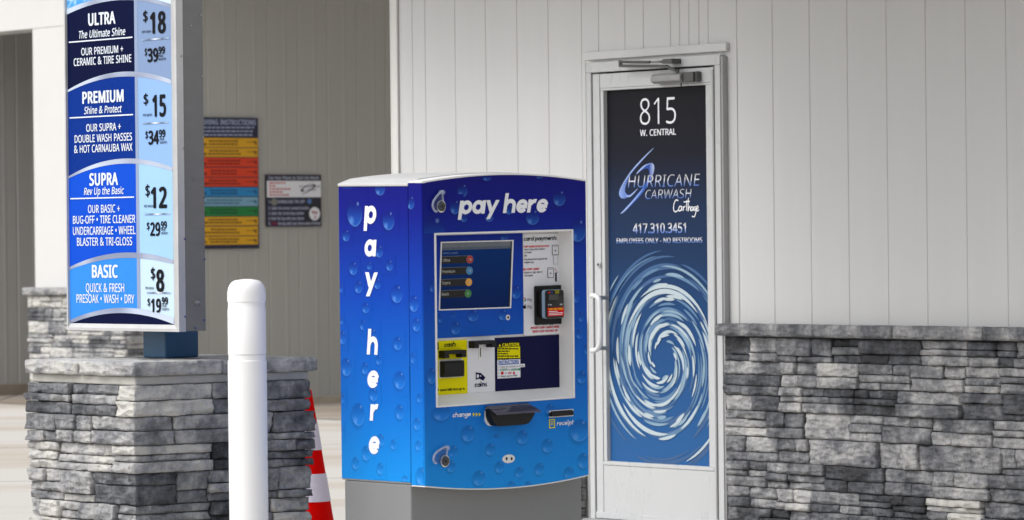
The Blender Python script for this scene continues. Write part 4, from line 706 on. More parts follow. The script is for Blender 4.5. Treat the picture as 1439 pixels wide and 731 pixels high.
LETTER_LIGHT = {
 65: [[20,5,16,11,19,20,230,561,239,569,275,569,283,561,290,543,491,25,494,7,452,5,444,11,375,180,143,182,134,180,130,175,66,11,57,5],[160,239,343,236,352,239,354,243,269,489,261,499,248,498,243,492,222,420,160,257,157,243]],
 67: [[293,-2,239,6,184,28,143,57,111,93,84,143,66,207,58,284,61,334,74,393,93,442,120,484,163,525,211,553,257,568,311,576,375,572,434,558,466,543,465,534,448,501,439,500,384,517,348,521,275,519,225,503,189,480,156,443,133,398,120,343,117,252,128,189,151,134,189,90,234,64,289,52,361,52,443,66,449,61,450,25,439,16,375,1]],
 69: [[93,5,86,16,89,565,98,568,384,567,389,557,389,520,384,515,152,514,143,511,143,329,152,326,366,326,374,316,374,284,371,275,366,273,144,270,141,261,141,70,143,62,152,59,384,58,389,48,389,10,384,6,375,5]],
 72: [[93,5,86,16,89,565,130,568,141,561,143,329,152,326,439,326,451,330,453,339,454,561,461,568,502,566,506,557,506,16,503,7,461,5,454,11,453,257,448,270,152,271,143,268,141,261,141,11,134,5]],
 73: [[48,5,41,11,43,35,102,51,109,61,109,507,108,516,102,521,43,538,41,561,52,568,225,567,230,557,230,543,225,535,170,521,162,511,162,66,163,57,170,51,225,37,230,30,230,11,220,5]],
 76: [[93,5,86,16,86,557,93,568,130,568,138,566,141,557,141,66,152,59,384,59,391,52,391,16,389,8,380,5]],
 77: [[93,5,86,16,89,565,98,568,166,568,178,561,347,111,352,102,361,100,370,101,376,107,551,561,561,568,638,566,641,557,639,8,598,5,588,11,588,407,592,484,589,501,575,502,565,489,384,14,375,5,352,5,343,5,337,11,158,489,152,499,143,503,134,501,131,489,135,402,134,11,125,5]],
 78: [[93,5,86,16,89,565,98,568,143,568,156,561,446,111,457,98,466,95,476,98,479,107,473,252,473,561,480,568,520,566,523,557,520,8,466,5,452,11,157,470,148,477,139,478,131,475,129,466,135,361,135,16,130,6]],
 79: [[293,-2,230,9,184,28,148,53,111,93,88,134,68,193,59,257,59,320,69,384,84,430,111,480,139,512,180,543,225,563,289,575,334,576,389,567,434,549,475,522,507,489,535,443,554,393,567,325,568,266,559,198,545,152,523,107,489,64,448,32,402,11,352,0],[270,52,357,52,393,61,420,73,448,93,471,120,490,157,500,189,509,243,510,302,504,366,493,407,475,446,449,480,416,503,375,517,330,523,275,521,234,512,207,500,179,480,152,448,134,410,124,375,117,320,117,252,123,202,139,152,161,113,190,84,225,64]],
 80: [[93,5,86,16,87,561,98,568,239,568,298,561,352,544,380,527,398,510,413,489,427,457,434,420,435,393,428,357,417,325,399,298,380,278,357,261,325,246,293,236,248,229,144,225,141,216,141,11,134,5],[143,284,152,280,270,284,320,297,348,314,369,343,379,389,377,425,372,448,353,480,320,501,280,512,152,515,143,512]],
 82: [[93,5,86,16,87,561,98,568,243,568,302,562,357,544,392,520,417,489,431,448,434,393,425,353,403,316,374,289,325,261,323,252,462,20,466,7,420,5,408,11,272,239,152,241,144,239,141,230,141,11,134,5],[147,293,243,292,289,296,320,305,348,322,367,348,379,393,375,443,367,466,357,480,325,502,284,512,239,515,152,515,143,512,141,307,142,298]],
 83: [[170,-2,107,6,57,21,50,30,52,71,61,72,125,56,175,50,230,50,280,61,311,79,330,102,339,134,337,175,325,202,298,227,257,249,143,297,94,334,72,366,61,402,58,443,64,475,80,507,105,534,134,553,166,566,216,575,248,576,293,570,343,558,374,543,363,507,357,501,298,516,261,521,189,519,166,513,143,502,125,483,115,461,114,407,120,389,134,368,170,343,275,299,334,267,357,247,374,225,385,202,391,175,394,152,385,102,368,70,343,43,307,20,270,7,216,-3]],
 84: [[202,5,195,16,195,507,184,514,25,514,17,520,17,561,20,566,30,568,420,568,427,557,427,520,420,514,261,514,250,507,250,11,243,5]],
 85: [[275,-3,207,11,161,34,120,75,93,130,82,189,82,561,93,568,125,568,134,561,135,193,140,152,151,120,175,86,207,65,252,52,311,50,357,56,390,70,418,93,439,130,449,166,451,198,452,561,461,568,498,568,505,557,505,202,499,157,489,120,477,93,458,66,434,43,407,24,375,10,339,1]],
 87: [[175,5,169,11,161,39,24,557,25,566,66,568,77,561,168,207,189,105,193,94,202,90,212,98,242,225,340,561,352,568,389,568,398,565,507,207,532,98,543,89,554,98,570,175,668,561,675,568,720,566,721,557,577,16,572,7,525,5,517,11,381,480,370,486,361,483,358,475,339,398,227,11,216,5]],
 89: [[207,5,200,16,199,225,20,557,20,566,61,568,73,561,211,299,216,293,225,290,234,291,242,298,382,561,393,568,430,568,434,566,434,557,256,230,254,11,248,5]],
 48: [[220,-3,180,5,143,23,111,52,87,89,69,134,56,189,50,239,49,311,55,384,64,430,79,475,97,507,125,539,152,558,193,572,234,576,275,569,311,552,344,525,367,493,386,452,399,402,409,334,410,270,404,193,395,143,381,102,361,66,334,35,302,14,261,0],[215,48,257,49,280,55,298,65,316,84,334,116,344,148,356,234,358,302,354,366,345,420,334,457,317,489,299,507,270,521,243,526,207,525,180,519,158,507,141,489,129,470,115,434,102,339,104,211,111,161,123,116,141,84,161,64,189,52]],
 49: [[230,6,224,16,227,493,220,500,207,498,116,423,106,425,91,443,89,452,230,564,239,568,266,568,272,566,276,557,276,16,270,6]],
 51: [[170,-3,107,6,52,25,46,34,47,70,57,72,134,51,220,47,284,59,307,71,325,89,342,120,349,157,345,198,330,227,302,248,266,262,211,270,139,271,133,280,133,307,134,316,140,320,230,324,266,334,291,348,314,370,326,393,332,416,331,457,323,480,310,498,289,513,266,521,234,526,166,522,130,512,80,489,61,508,56,520,93,545,152,567,207,576,261,572,298,563,339,539,364,511,381,475,386,430,380,398,368,370,339,337,311,320,276,307,273,298,280,292,334,276,357,262,376,243,391,220,399,198,403,175,402,139,394,107,378,75,355,48,330,29,302,15,270,5,211,-3]],
 52: [[307,5,300,11,300,125,294,134,34,135,26,143,26,180,34,197,292,566,302,571,339,571,348,568,350,561,350,198,357,190,430,187,433,180,433,148,431,139,425,135,361,135,352,132,350,11,343,5],[82,193,93,189,289,189,298,193,304,493,302,502,289,504,280,498,252,448,83,207]],
 53: [[175,-2,116,7,66,25,59,34,61,70,66,72,125,55,189,47,248,51,284,61,318,84,340,116,349,157,349,198,343,225,328,252,310,270,284,285,248,294,207,297,107,288,76,307,95,561,98,566,107,568,357,568,364,557,363,520,357,514,148,514,137,507,125,343,130,339,139,338,193,345,243,345,289,336,320,323,351,302,380,270,395,239,403,198,403,161,391,111,372,75,342,43,307,20,270,7,216,-3]],
 55: [[130,6,128,16,352,507,348,512,339,514,52,514,44,520,44,561,48,566,57,568,407,566,411,557,407,516,181,11,170,5]],
 56: [[211,-2,148,10,116,25,91,43,70,68,56,98,49,152,57,192,78,230,107,258,157,290,163,298,160,307,107,349,77,393,67,443,70,470,77,493,102,529,139,555,184,571,234,576,284,568,325,553,360,525,381,493,389,466,391,439,379,393,352,356,290,311,285,302,289,296,351,257,386,220,404,184,409,139,403,107,389,75,370,50,348,31,320,16,289,4,243,-3],[178,48,252,44,302,55,320,66,339,83,352,107,357,125,359,152,356,175,349,193,336,211,293,245,230,273,202,272,144,239,115,207,102,175,100,125,111,93,139,64],[215,330,243,328,284,348,313,370,334,404,339,434,335,475,316,503,284,521,234,529,180,523,143,504,123,475,118,457,118,425,131,389,161,358]],
 45: [[48,188,42,193,41,202,41,234,48,241,207,241,216,234,217,198,210,189]],
 46: [[98,-4,84,4,74,16,69,30,68,52,74,70,81,80,98,89,111,91,130,83,141,70,147,52,147,34,141,16,130,4,111,-5]],}

_cache = {}
def glyph_geo(ch, w):
    if (ch, w) not in _cache:
        cu = bpy.data.curves.new('letter', 'CURVE')
        cu.dimensions = '2D'
        cu.fill_mode = 'BOTH'
        for nums in {'b': LETTER_BOLD, 'l': LETTER_LIGHT, 'm': LETTER_MEDIUM}[w][ord(ch)]:
            pts = [(nums[i] / 1000, nums[i + 1] / 1000) for i in range(0, len(nums), 2)]
            sp = cu.splines.new('POLY')
            sp.points.add(len(pts) - 1)
            for q, (x, y) in zip(sp.points, pts):
                q.co = (x, y, 0, 1)
            sp.use_cyclic_u = True
        ob = bpy.data.objects.new('letter', cu)
        COL.objects.link(ob)
        bpy.context.view_layer.update()
        dg = bpy.context.evaluated_depsgraph_get()
        me = bpy.data.meshes.new_from_object(ob.evaluated_get(dg))
        _cache[ch, w] = ([(v.co.x, v.co.y) for v in me.vertices], [tuple(q.vertices) for q in me.polygons])
        bpy.data.objects.remove(ob)
        bpy.data.curves.remove(cu)
        bpy.data.meshes.remove(me)
    return _cache[ch, w]

def font_geo(body, bold=0.0, shear=0.0, space=1.0):
    w = 'b' if bold > 0.011 else ('l' if bold < -0.02 else 'm')
    vs, fs, x = [], [], 0.0
    for ch in body:
        if ch != ' ':
            v, f = glyph_geo(ch, w)
            n = len(vs)
            vs += [(x + a + shear * b, b) for a, b in v]
            fs += [tuple(n + i for i in q) for q in f]
        x += LETTER_WIDTH[ord(ch)] * space + (0.035 if w == 'b' else 0.0)
    return vs, fs

def cap_h(bold, shear):
    v, _ = font_geo('H', bold, shear)
    return max(q[1] for q in v)

def fit(mb, pn, geo, ref, u0, u1, vb, vc, lift, mat):
    v, f = geo
    x0, x1 = min(q[0] for q in v), max(q[0] for q in v)
    sx = (u1 - u0) / (x1 - x0)
    sy = vc / ref
    mb.add([pn.p(u0 + (q[0] - x0) * sx, vb + q[1] * sy, lift) for q in v], f, mat)

def text(mb, pn, body, xl, xr, yb, cap, lift=0.0012, mat=0, bold=0.0, shear=0.0, space=1.0):
    xm = (xl + xr) / 2
    u0, u1 = pn.px(xl, yb)[0], pn.px(xr, yb)[0]
    vb = pn.px(xm, yb)[1]
    vc = pn.px(xm, yb - cap)[1] - vb
    fit(mb, pn, font_geo(body, bold, shear, space), cap_h(bold, shear), u0, u1, vb, vc, lift, mat)

# rounded geometric letters, drawn as strokes (x-height 1)
W_ = 0.31
def glyph(ch):
    r = 0.5 - W_ / 2 + 0.02
    A = lambda cx, cy, rr, a0, a1: ('arc', cx, cy, rr, a0, a1)
    L = lambda *p: ('line', p)
    h = W_ / 2
    g = {
        'p': ([A(.62, .5, r, 0, 360), L((h, -.42), (h, 1.0))], 1.22),
        'd': ([A(.52, .5, r, 0, 360), L((1.0, 0), (1.0, 1.5))], 1.26),
        'a': ([A(.52, .5, r, 0, 360), L((1.0, 0), (1.0, 1.0))], 1.26),
        'g': ([A(.52, .5, r, 0, 360), L((1.0, 1.0), (1.0, -.12)), A(.60, -.06, .40, 200, 360)], 1.26),
        'o': ([A(.52, .5, r, 0, 360)], 1.1),
        'y': ([L((.14, 1.0), (.55, .12)), L((1.0, 1.0), (.36, -.42))], 1.16),
        'h': ([L((h, 0), (h, 1.5)), A(.56, .55, .36, 0, 180), L((.92, 0), (.92, .56))], 1.2),
        'n': ([L((h, 0), (h, 1.0)), A(.56, .55, .36, 0, 180), L((.92, 0), (.92, .56))], 1.2),
        'm': ([L((h, 0), (h, 1.0)), A(.50, .57, .32, 0, 180), L((.82, 0), (.82, .57)), A(1.15, .57, .32, 0, 180), L((1.47, 0), (1.47, .57))], 1.75),
        'r': ([L((h, 0), (h, 1.0)), A(.62, .47, .40, 75, 165)], .86),
        'e': ([A(.52, .5, r, 12, 322), L((.2, .47), (.97, .47))], 1.1),
        'c': ([A(.52, .5, r, 48, 312)], .96),
        't': ([L((.32, 0), (.32, 1.4)), L((.05, .88), (.62, .88))], .72),
        'i': ([L((h, 0), (h, 1.0)), A(h, 1.30, .09, 0, 360)], .46),
        's': ([A(.36, .70, .185, 40, 262), A(.36, .29, .185, -140, 82)], .76),
        ' ': ([], .55),
    }
    return g[ch]

def round_geo(body, shear=0.2, wk=1.0):
    vs, fs, zs = [], [], []
    x = 0.0
    lift = 0
    h = W_ * wk / 2
    for ch in body:
        st, adv = glyph(ch)
        for s in st:
            lift += 1
            if s[0] == 'arc':
                _, cx, cy, rr, a0, a1 = s
                n = max(6, int(abs(a1 - a0) / 12))
                pts = [(cx + rr * math.cos(R(a0 + (a1 - a0) * i / n)), cy + rr * math.sin(R(a0 + (a1 - a0) * i / n))) for i in range(n + 1)]
                nr = [((p[0] - cx) / rr, (p[1] - cy) / rr) for p in pts]
            else:
                pts = list(s[1])
                d = (pts[1][0] - pts[0][0], pts[1][1] - pts[0][1])
                q = math.hypot(*d)
                nr = [(d[1] / q, -d[0] / q)] * 2
                if abs(d[1]) > abs(d[0]) and abs(d[0]) > 0.05:      # diagonal ends cut level
                    nr = [(q / d[1], 0)] * 2
            hh = min(h, rr * 0.98) if s[0] == 'arc' else h
            b = len(vs)
            for p, k in zip(pts, nr):
                for sg in (-1, 1):
                    X, Y = p[0] + k[0] * hh * sg, p[1] + k[1] * hh * sg
                    vs.append((x + X + shear * Y, Y))
                    zs.append((lift % 3) * 0.00022)
            fs += [(b + 2 * i, b + 2 * i + 1, b + 2 * i + 3, b + 2 * i + 2) for i in range(len(pts) - 1)]
        x += adv * 0.94
    return vs, fs, zs

def rtext(mb, pn, body, xl, xr, yb, xh, lift=0.0012, mat=0, shear=0.2, wk=1.0):
    vs, fs, zs = round_geo(body, shear, wk)
    xm = (xl + xr) / 2
    u0, u1 = pn.px(xl, yb)[0], pn.px(xr, yb)[0]
    vb = pn.px(xm, yb)[1]
    vc = pn.px(xm, yb - xh)[1] - vb
    x0, x1 = min(q[0] for q in vs), max(q[0] for q in vs)
    sx = (u1 - u0) / (x1 - x0)
    mb.add([pn.p(u0 + (q[0] - x0) * sx, vb + q[1] * vc, lift + z) for q, z in zip(vs, zs)], fs, mat)

def pxpoly(pn, pts):
    return [pn.px(x, y) for x, y in pts]

def ccw(uv):
    a = sum(uv[i][0] * uv[(i + 1) % len(uv)][1] - uv[(i + 1) % len(uv)][0] * uv[i][1] for i in range(len(uv)))
    return uv if a > 0 else list(reversed(uv))

def rect(u0, v0, u1, v1, r=0.0, k=5):
    u0, u1 = min(u0, u1), max(u0, u1)
    v0, v1 = min(v0, v1), max(v0, v1)
    if r <= 0:
        return [(u0, v0), (u1, v0), (u1, v1), (u0, v1)]
    out = []
    for cx, cy, a in ((u1 - r, v0 + r, -90), (u1 - r, v1 - r, 0), (u0 + r, v1 - r, 90), (u0 + r, v0 + r, 180)):
        out += [(cx + r * math.cos(R(a + 90 * i / k)), cy + r * math.sin(R(a + 90 * i / k))) for i in range(k + 1)]
    return out

def rpx(pn, x0, y0, x1, y1, r=0.0):                 # upright rectangle from a pixel box (taken at its middle lines)
    ym, xm = (y0 + y1) / 2, (x0 + x1) / 2
    return rect(pn.px(x0, ym)[0], pn.px(xm, y1)[1], pn.px(x1, ym)[0], pn.px(xm, y0)[1], r)

def ell(pn, x, y, wx, hy, n=24):                     # ellipse from a pixel centre and pixel half sizes
    u, v = pn.px(x, y)
    a = pn.px(x + wx, y)[0] - u
    b = pn.px(x, y - hy)[1] - v
    return [(u + a * math.cos(2 * math.pi * k / n), v + b * math.sin(2 * math.pi * k / n)) for k in range(n)]

def catmull(pts, n=6, closed=False):
    out = []
    m = len(pts)
    for i in range(m if closed else m - 1):
        p0, p1, p2, p3 = [pts[(i + k) % m] if closed else pts[min(max(i + k, 0), m - 1)] for k in (-1, 0, 1, 2)]
        for j in range(n):
            t = j / n
            out.append(tuple(0.5 * (2 * p1[a] + (p2[a] - p0[a]) * t + (2 * p0[a] - 5 * p1[a] + 4 * p2[a] - p3[a]) * t * t
                                    + (3 * p1[a] - p0[a] - 3 * p2[a] + p3[a]) * t ** 3) for a in range(2)))
    if not closed:
        out.append(pts[-1])
    return out

# ---------------------------------------------------------------- split-face stone
def rough_box(mb, x0, x1, y0, y1, z0, z1, tone, rnd, step=0.017, amp=0.005, rr=0.0045, mat=0):
    lo, hi = Vector((x0, y0, z0)), Vector((x1, y1, z1))
    n = [max(2, int(round((hi[a] - lo[a]) / step))) for a in range(3)]
    n = [min(q, 60) for q in n]
    off = Vector((rnd.uniform(0, 50), rnd.uniform(0, 50), rnd.uniform(0, 50)))
    rr = min(rr, 0.45 * min(hi - lo))
    idx, vs, fs = {}, [], []
    tilt = rnd.uniform(-0.5, 0.5)
    def vert(i, j, k):
        key = (i, j, k)
        if key in idx:
            return idx[key]
        p = Vector([lo[a] + (hi[a] - lo[a]) * q / n[a] for a, q in enumerate(key)])
        inner = Vector([min(max(p[a], lo[a] + rr), hi[a] - rr) for a in range(3)])
        d = p - inner
        if d.length > 1e-9:
            dn = d.normalized()
            q = p + off
            a1 = noise.noise(q * 16) * 0.7 + noise.noise(q * 38) * 0.45 + noise.noise(q * 80) * 0.25
            a2 = 1.0 - abs(noise.noise(Vector((q.x * 10, q.y * 10, q.z * 24)))) * 2.2
            cell = noise.cell(Vector((q.x * 22, q.y * 22, q.z * 30))) * 0.22
            e = amp * (a1 + a2 * 0.6 + cell - 0.5 + tilt * (key[2] / n[2] - 0.5))
            p = inner + Vector((dn.x, dn.y, dn.z * 0.25)) * e + dn * rr
        idx[key] = len(vs)
        vs.append(tuple(p))
        return idx[key]
    def face(fix, val, a, b, flip):
        for i in range(n[a]):
            for j in range(n[b]):
                q = []
                for di, dj in ((0, 0), (1, 0), (1, 1), (0, 1)):
                    k = [0, 0, 0]
                    k[fix], k[a], k[b] = val, i + di, j + dj
                    q.append(vert(*k))
                fs.append(tuple(reversed(q)) if flip else tuple(q))
    face(0, 0, 1, 2, True); face(0, n[0], 1, 2, False)
    face(1, 0, 0, 2, False); face(1, n[1], 0, 2, True)
    face(2, 0, 0, 1, True); face(2, n[2], 0, 1, False)
    mb.add(vs, fs, mat, tone)

def tone_of(rnd, cream=0.03):
    q = rnd.random()
    if q < cream:
        return rnd.uniform(0.85, 1.0)
    if q < cream + 0.22:
        return rnd.uniform(0.56, 0.72)
    if q < cream + 0.70:
        return rnd.uniform(0.36, 0.54)
    return rnd.uniform(0.08, 0.28)

SPLITS = [[1], [.5, .5], [.36, .64], [.62, .38], [.34, .33, .33], [.45, .55], [.28, .30, .42], [.25, .75], [.4, .25, .35], [.5, .5], [.4, .6]]
def stone_run(emit, a, b, z0, z1, rnd, lmin=0.15, lmax=0.42):
    """fills a..b x z0..z1 with ledge blocks; emit(a, b, z0, z1, tone)"""
    x = a
    while x < b - 1e-6:
        L = rnd.uniform(lmin, lmax)
        if b - (x + L) < lmin * 0.8:
            L = b - x
        sp = rnd.choice(SPLITS)
        base = tone_of(rnd)
        z = z0
        for s in sp:
            h = (z1 - z0) * s
            cuts = [x, x + L]
            if rnd.random() < 0.5 and L > 0.2:
                cuts = [x, x + L * rnd.uniform(0.3, 0.7), x + L]
            for c0, c1 in zip(cuts[:-1], cuts[1:]):
                t = base + rnd.uniform(-0.13, 0.13)
                if rnd.random() < 0.15:
                    t = tone_of(rnd)
                emit(c0 + 0.0008, c1 - 0.0008, z + 0.0008, z + h - 0.0008, t)
            z += h
        x += L

def rows(z0, z1, rnd, h=0.108):
    z = z1
    out = []
    while z > z0:
        q = h * rnd.uniform(0.88, 1.1)
        out.append((max(z - q, z0 - 0.05), z))
        z -= q
    return out

# ================================================================ THE GROUND
mb = MB()
mb.add([(-400, -60, 0), (400, -60, 0), (400, 900, 0), (-400, 900, 0)], [(0, 1, 2, 3)])
structure(mb.build('ground', M['concrete']))

YAW_F = math.atan2(-0.8018, 0.5976)

# ================================================================ OFFICE BUILDING
p0 = at(920, 600, 19.8)
MO = pose(p0.x, p0.y, YAW_F)
office = thing('office_building', 'white ribbed metal office building with stone base and glass door numbered 815', 'building', MO)
PW = Panel(MO, (0, 0, 0), (1, 0, 0), (0, 0, 1))
def wall_panel(y):
    return Panel(MO, (0, y, 0), (1, 0, 0), (0, 0, 1))
def ux(x, y=130, pn=PW):
    return pn.px(x, y)[0]
WALL_TOP = 3.05
uL, uR = ux(553.5), ux(1640)
zdoor = PW.px(920, 83)[1]           # frame top
ztrim = PW.px(920, 72)[1]

# backing of the wall, with the return at its far end
mb = MB()
ud0, ud1 = ux(826, 400), ux(1016.5, 400)
mb.box(uL + 0.01, ud0 - 0.01, 0.0036, 0.16, 0, WALL_TOP)
mb.box(ud1 + 0.01, uR, 0.0036, 0.16, 0, WALL_TOP)
mb.box(ud0 - 0.01, ud1 + 0.01, 0.0036, 0.16, zdoor - 0.004, WALL_TOP)
mb.box(uL + 0.01, uL + 0.15, 0.16, 7.0, 0, WALL_TOP)
mb.build('wall', M['trim'], office)
# siding boards, one sheet of pattern
full = [553.5, 580, 598, 640, 683, 727, 771, 818]
right = [1036, 1086, 1138, 1191, 1246, 1301, 1357, 1414, 1472, 1531, 1590, 1640]
above = [818, 842, 879, 905, 943, 956, 969, 983, 996, 1036]
mb = MB()
GAP = 0.0022
def board(xa, xb, z0, z1, y0=0.0):
    a, b = ux(xa) + GAP / 2, ux(xb) - GAP / 2
    c = 0.003                                          # folded edges
    out = [(a, 0.0030), (a + 0.001, y0 + c * 0.6), (a + c, y0), (b - c, y0), (b - 0.001, y0 + c * 0.6), (b, 0.0030)]
    n = len(out)
    vs = [(x, y, z0) for x, y in out] + [(x, y, z1) for x, y in out]
    mb.add(vs, [(i, i + 1, n + i + 1, n + i) for i in range(n - 1)])
for a, b in zip(full[:-1], full[1:]):
    board(a, b, 0, WALL_TOP)
for a, b in zip(right[:-1], right[1:]):
    board(a, b, 0, WALL_TOP)
for a, b in zip(above[:-1], above[1:]):
    board(a, b, ztrim, WALL_TOP)
mb.add([(ux(818) + GAP / 2, 0, 0), (ud0, 0, 0), (ud0, 0, ztrim), (ux(818) + GAP / 2, 0, ztrim)], [(0, 1, 2, 3)])
mb.add([(ud1, 0, 0), (ux(1036) - GAP / 2, 0, 0), (ux(1036) - GAP / 2, 0, ztrim), (ud1, 0, ztrim)], [(0, 1, 2, 3)])
mb.build('siding', M['siding'], office)
mb = MB()
mb.box(uL - 0.012, uL + 0.0, -0.014, 0.10, 0, WALL_TOP)
mb.box(uL, uL + 0.05, -0.014, -0.002, 0, WALL_TOP)
mb.build('corner_trim', M['bay_white'], office, bevel=0.003)
pt = wall_panel(-0.02)
mb = MB()
r_ = rpx(pt, 820.5, 67, 1020.5, 78.5)
mb.box(r_[0][0], r_[1][0], -0.022, -0.001, r_[0][1], r_[2][1])
mb.build('door_head_trim', M['siding'], office, bevel=0.003)
mb = MB()
mb.box(uL - 0.35, uR + 0.5, -0.95, 6.8, WALL_TOP, WALL_TOP + 0.02)
mb.box(uL - 0.35, uR + 0.5, -1.0, 6.85, WALL_TOP + 0.02, WALL_TOP + 0.40)
mb.build('roof_overhang', M['ceiling'], office, bevel=0.005)
mb = MB()  # deep unseen roof, added to darken the upper right of the wall
ua = ux(1000)
mb.box(ua, uR + 0.5, -2.3, -1.005, WALL_TOP, WALL_TOP + 0.02)
mb.box(ua - 0.04, uR + 0.55, -2.35, -1.003, WALL_TOP + 0.02, WALL_TOP + 0.38)
mb.build('unseen_shade_roof', M['ceiling'], office, bevel=0.005)

# door frame
pf = wall_panel(-0.035)
fo0, fo1 = ux(826.3, 400, pf), ux(1014.5, 400, pf)
fi0, fi1 = ux(833.0, 400, pf), ux(1006.8, 400, pf)
zf1 = pf.px(920, 82.3)[1]
zf0 = pf.px(920, 96.8)[1]
mb = MB()
mb.box(fo0, fi0, -0.035, 0.11, 0, zf0)
mb.box(fi1, fo1, -0.035, 0.11, 0, zf0)
mb.box(fo0, fo1, -0.035, 0.11, zf0 + 0.0005, zf1)
mb.box(fi0, fi0 + 0.02, 0.035, 0.11, 0, zf0)
mb.box(fi1 - 0.02, fi1, 0.035, 0.11, 0, zf0)
fr = mb.build('door_frame', M['alu_white'], office, bevel=0.0025)
mb = MB()
mb.box(fo1 + 0.002, fo1 + 0.014, -0.031, 0.0, 0, zf1 - 0.01)
mb.box(fi1 - 0.012, fi1 - 0.002, -0.042, -0.03, 0.05, zf0 - 0.02)
mb.build('hinge_strip', M['alu_grey'], fr, bevel=0.002)
mb = MB()
mb.box(fo0 - 0.004, fo1 + 0.004, -0.08, 0.11, 0, 0.012)
mb.build('threshold', M['alu_grey'], fr, bevel=0.003)
mb = MB()
mb.box(fi0 + 0.001, fi1 - 0.001, 0.115, 0.13, 0.013, zf0 - 0.001)  # near-black sheet paints in the unlit room behind the door
mb.build('interior_shade', M['gap'], fr)

# door leaf
pd = wall_panel(-0.03)
g0, g1 = ux(849.6, 400, pd), ux(993.3, 400, pd)
l0, l1 = fi0 + 0.009, fi1 - 0.013
zl0, zl1 = 0.022, zf0 - 0.007
zg1, zg0 = pd.px(921, 123.4)[1], pd.px(930, 652.3)[1]
mb = MB()
yd0, yd1 = -0.030, 0.012
s0, s1 = ux(845.0, 400, pd), ux(1001.0, 400, pd)
mb.box(l0, s0, yd0, yd1, zl0, zl1)
mb.box(s1, l1, yd0, yd1, zl0, zl1)
mb.box(s0 + 0.0015, s1 - 0.0015, yd0 + 0.002, yd1, zg1 + 0.012, zl1 - 0.001)
mb.box(s0 + 0.0015, s1 - 0.0015, yd0 + 0.002, yd1, zl0, zg0 - 0.02)
mb.box(s0 + 0.002, g0, yd0 + 0.004, yd1, zg0, zg1)
mb.box(g1, s1 - 0.002, yd0 + 0.004, yd1, zg0, zg1)
mb.box(s0 + 0.002, s1 - 0.002, yd0 - 0.001, yd1, zg0 - 0.019, zg0 - 0.0005)
mb.box(s0 + 0.002, s1 - 0.002, yd0 + 0.003, yd1, zg1 + 0.0005, zg1 + 0.011)
door = mb.build('door', M['alu_white'], office, bevel=0.002)
YG = -0.004
PG = wall_panel(YG)
mb = MB()
mb.box(g0 - 0.003, g1 + 0.003, YG, YG + 0.006, zg0 - 0.003, zg1 + 0.003)
mb.build('glass', M['door_vinyl'], door)
# little bolts and gasket lines
mb = MB()
for x in (857, 886, 915, 945):
    mb = MB()
    u, v = pd.px(x, 724.5 + (x - 857) * 0.065)
    mb.lathe([(0.004, 0), (0.004, 0.004)], 8)
    k = 16
    mb.v[-k:] = [(u + q[0], yd0 - q[2], v + q[1]) for q in mb.v[-k:]]
    mb.build('sweep_screw', M['gap'], door)
mb = MB()
mb.box(l0, l1, yd0 - 0.007, yd0 - 0.0005, zl0 - 0.008, zl0 + 0.022)
mb.build('door_sweep', M['alu_white'], door, bevel=0.002)

def clip_mesh(o, pn, u0, v0, u1, v1):
    bm = bmesh.new()
    bm.from_mesh(o.data)
    for (u, v, nu, nv) in ((u0, v0, -1, 0), (u1, v1, 1, 0), (u0, v0, 0, -1), (u1, v1, 0, 1)):
        bmesh.ops.bisect_plane(bm, geom=bm.verts[:] + bm.edges[:] + bm.faces[:], dist=1e-6, plane_co=Vector(pn.p(u, v)),
                               plane_no=pn.U * nu + pn.V * nv, clear_outer=True)
    bm.to_mesh(o.data)
    bm.free()

# swirl artwork on the glass
rnd = random.Random(11)
mb = MB()
cu, cv = PG.px(933, 504)
def swirl(r0, th0, span, width, k, lift, mat):
    n = max(8, int(span / 5))
    vs, fs = [], []
    for i in range(n + 1):
        t = i / n
        th = R(th0 - span * t)                     # clockwise
        r = r0 + k * (R(span) * t)
        wd = width * (math.sin(math.pi * min(max(t, 0.0), 1.0)) ** 0.62) + 0.0004
        for sg in (-1, 1):
            rr = r + sg * wd / 2
            vs.append(PG.p(cu + rr * math.cos(th), cv + rr * math.sin(th) * 0.985, lift))
    fs = [(2 * i, 2 * i + 1, 2 * i + 3, 2 * i + 2) for i in range(n)]
    mb.add(vs, fs, mat)
cnt = 0
def lay():
    global cnt
    cnt += 1
    return 0.0008 + 0.000012 * cnt
for i in range(56):                                # deep, faint underlayer
    r = 0.10 + 0.40 * rnd.random() ** 0.9
    swirl(r, rnd.uniform(0, 360), rnd.uniform(30, 80), rnd.uniform(0.010, 0.022), 0.035, lay(), 3)
for i in range(62):
    r = 0.09 + 0.36 * rnd.random()
    swirl(r, rnd.uniform(0, 360), min(rnd.uniform(0.08, 0.30) / r * 57, 75), rnd.uniform(0.008, 0.017), 0.04, lay(), 2)
for i in range(58):
    r = 0.08 + 0.33 * rnd.random()
    swirl(r, rnd.uniform(0, 360), min(rnd.uniform(0.06, 0.22) / r * 57, 62), rnd.uniform(0.008, 0.017), 0.045, lay(), 1)
for i in range(58):                                # bright streaks, long ones outside and lozenges round the eye
    r = 0.085 + 0.29 * rnd.random() ** 0.9
    swirl(r, rnd.uniform(0, 360), min(rnd.uniform(0.05, 0.18) / r * 57, 52), rnd.uniform(0.010, 0.019), 0.048, lay(), 0)
for i in range(15):
    swirl(0.070 + 0.03 * rnd.random(), i * 24 + rnd.uniform(-9, 9), rnd.uniform(24, 42), rnd.uniform(0.012, 0.017), 0.034, lay(), rnd.choice((0, 0, 1)))
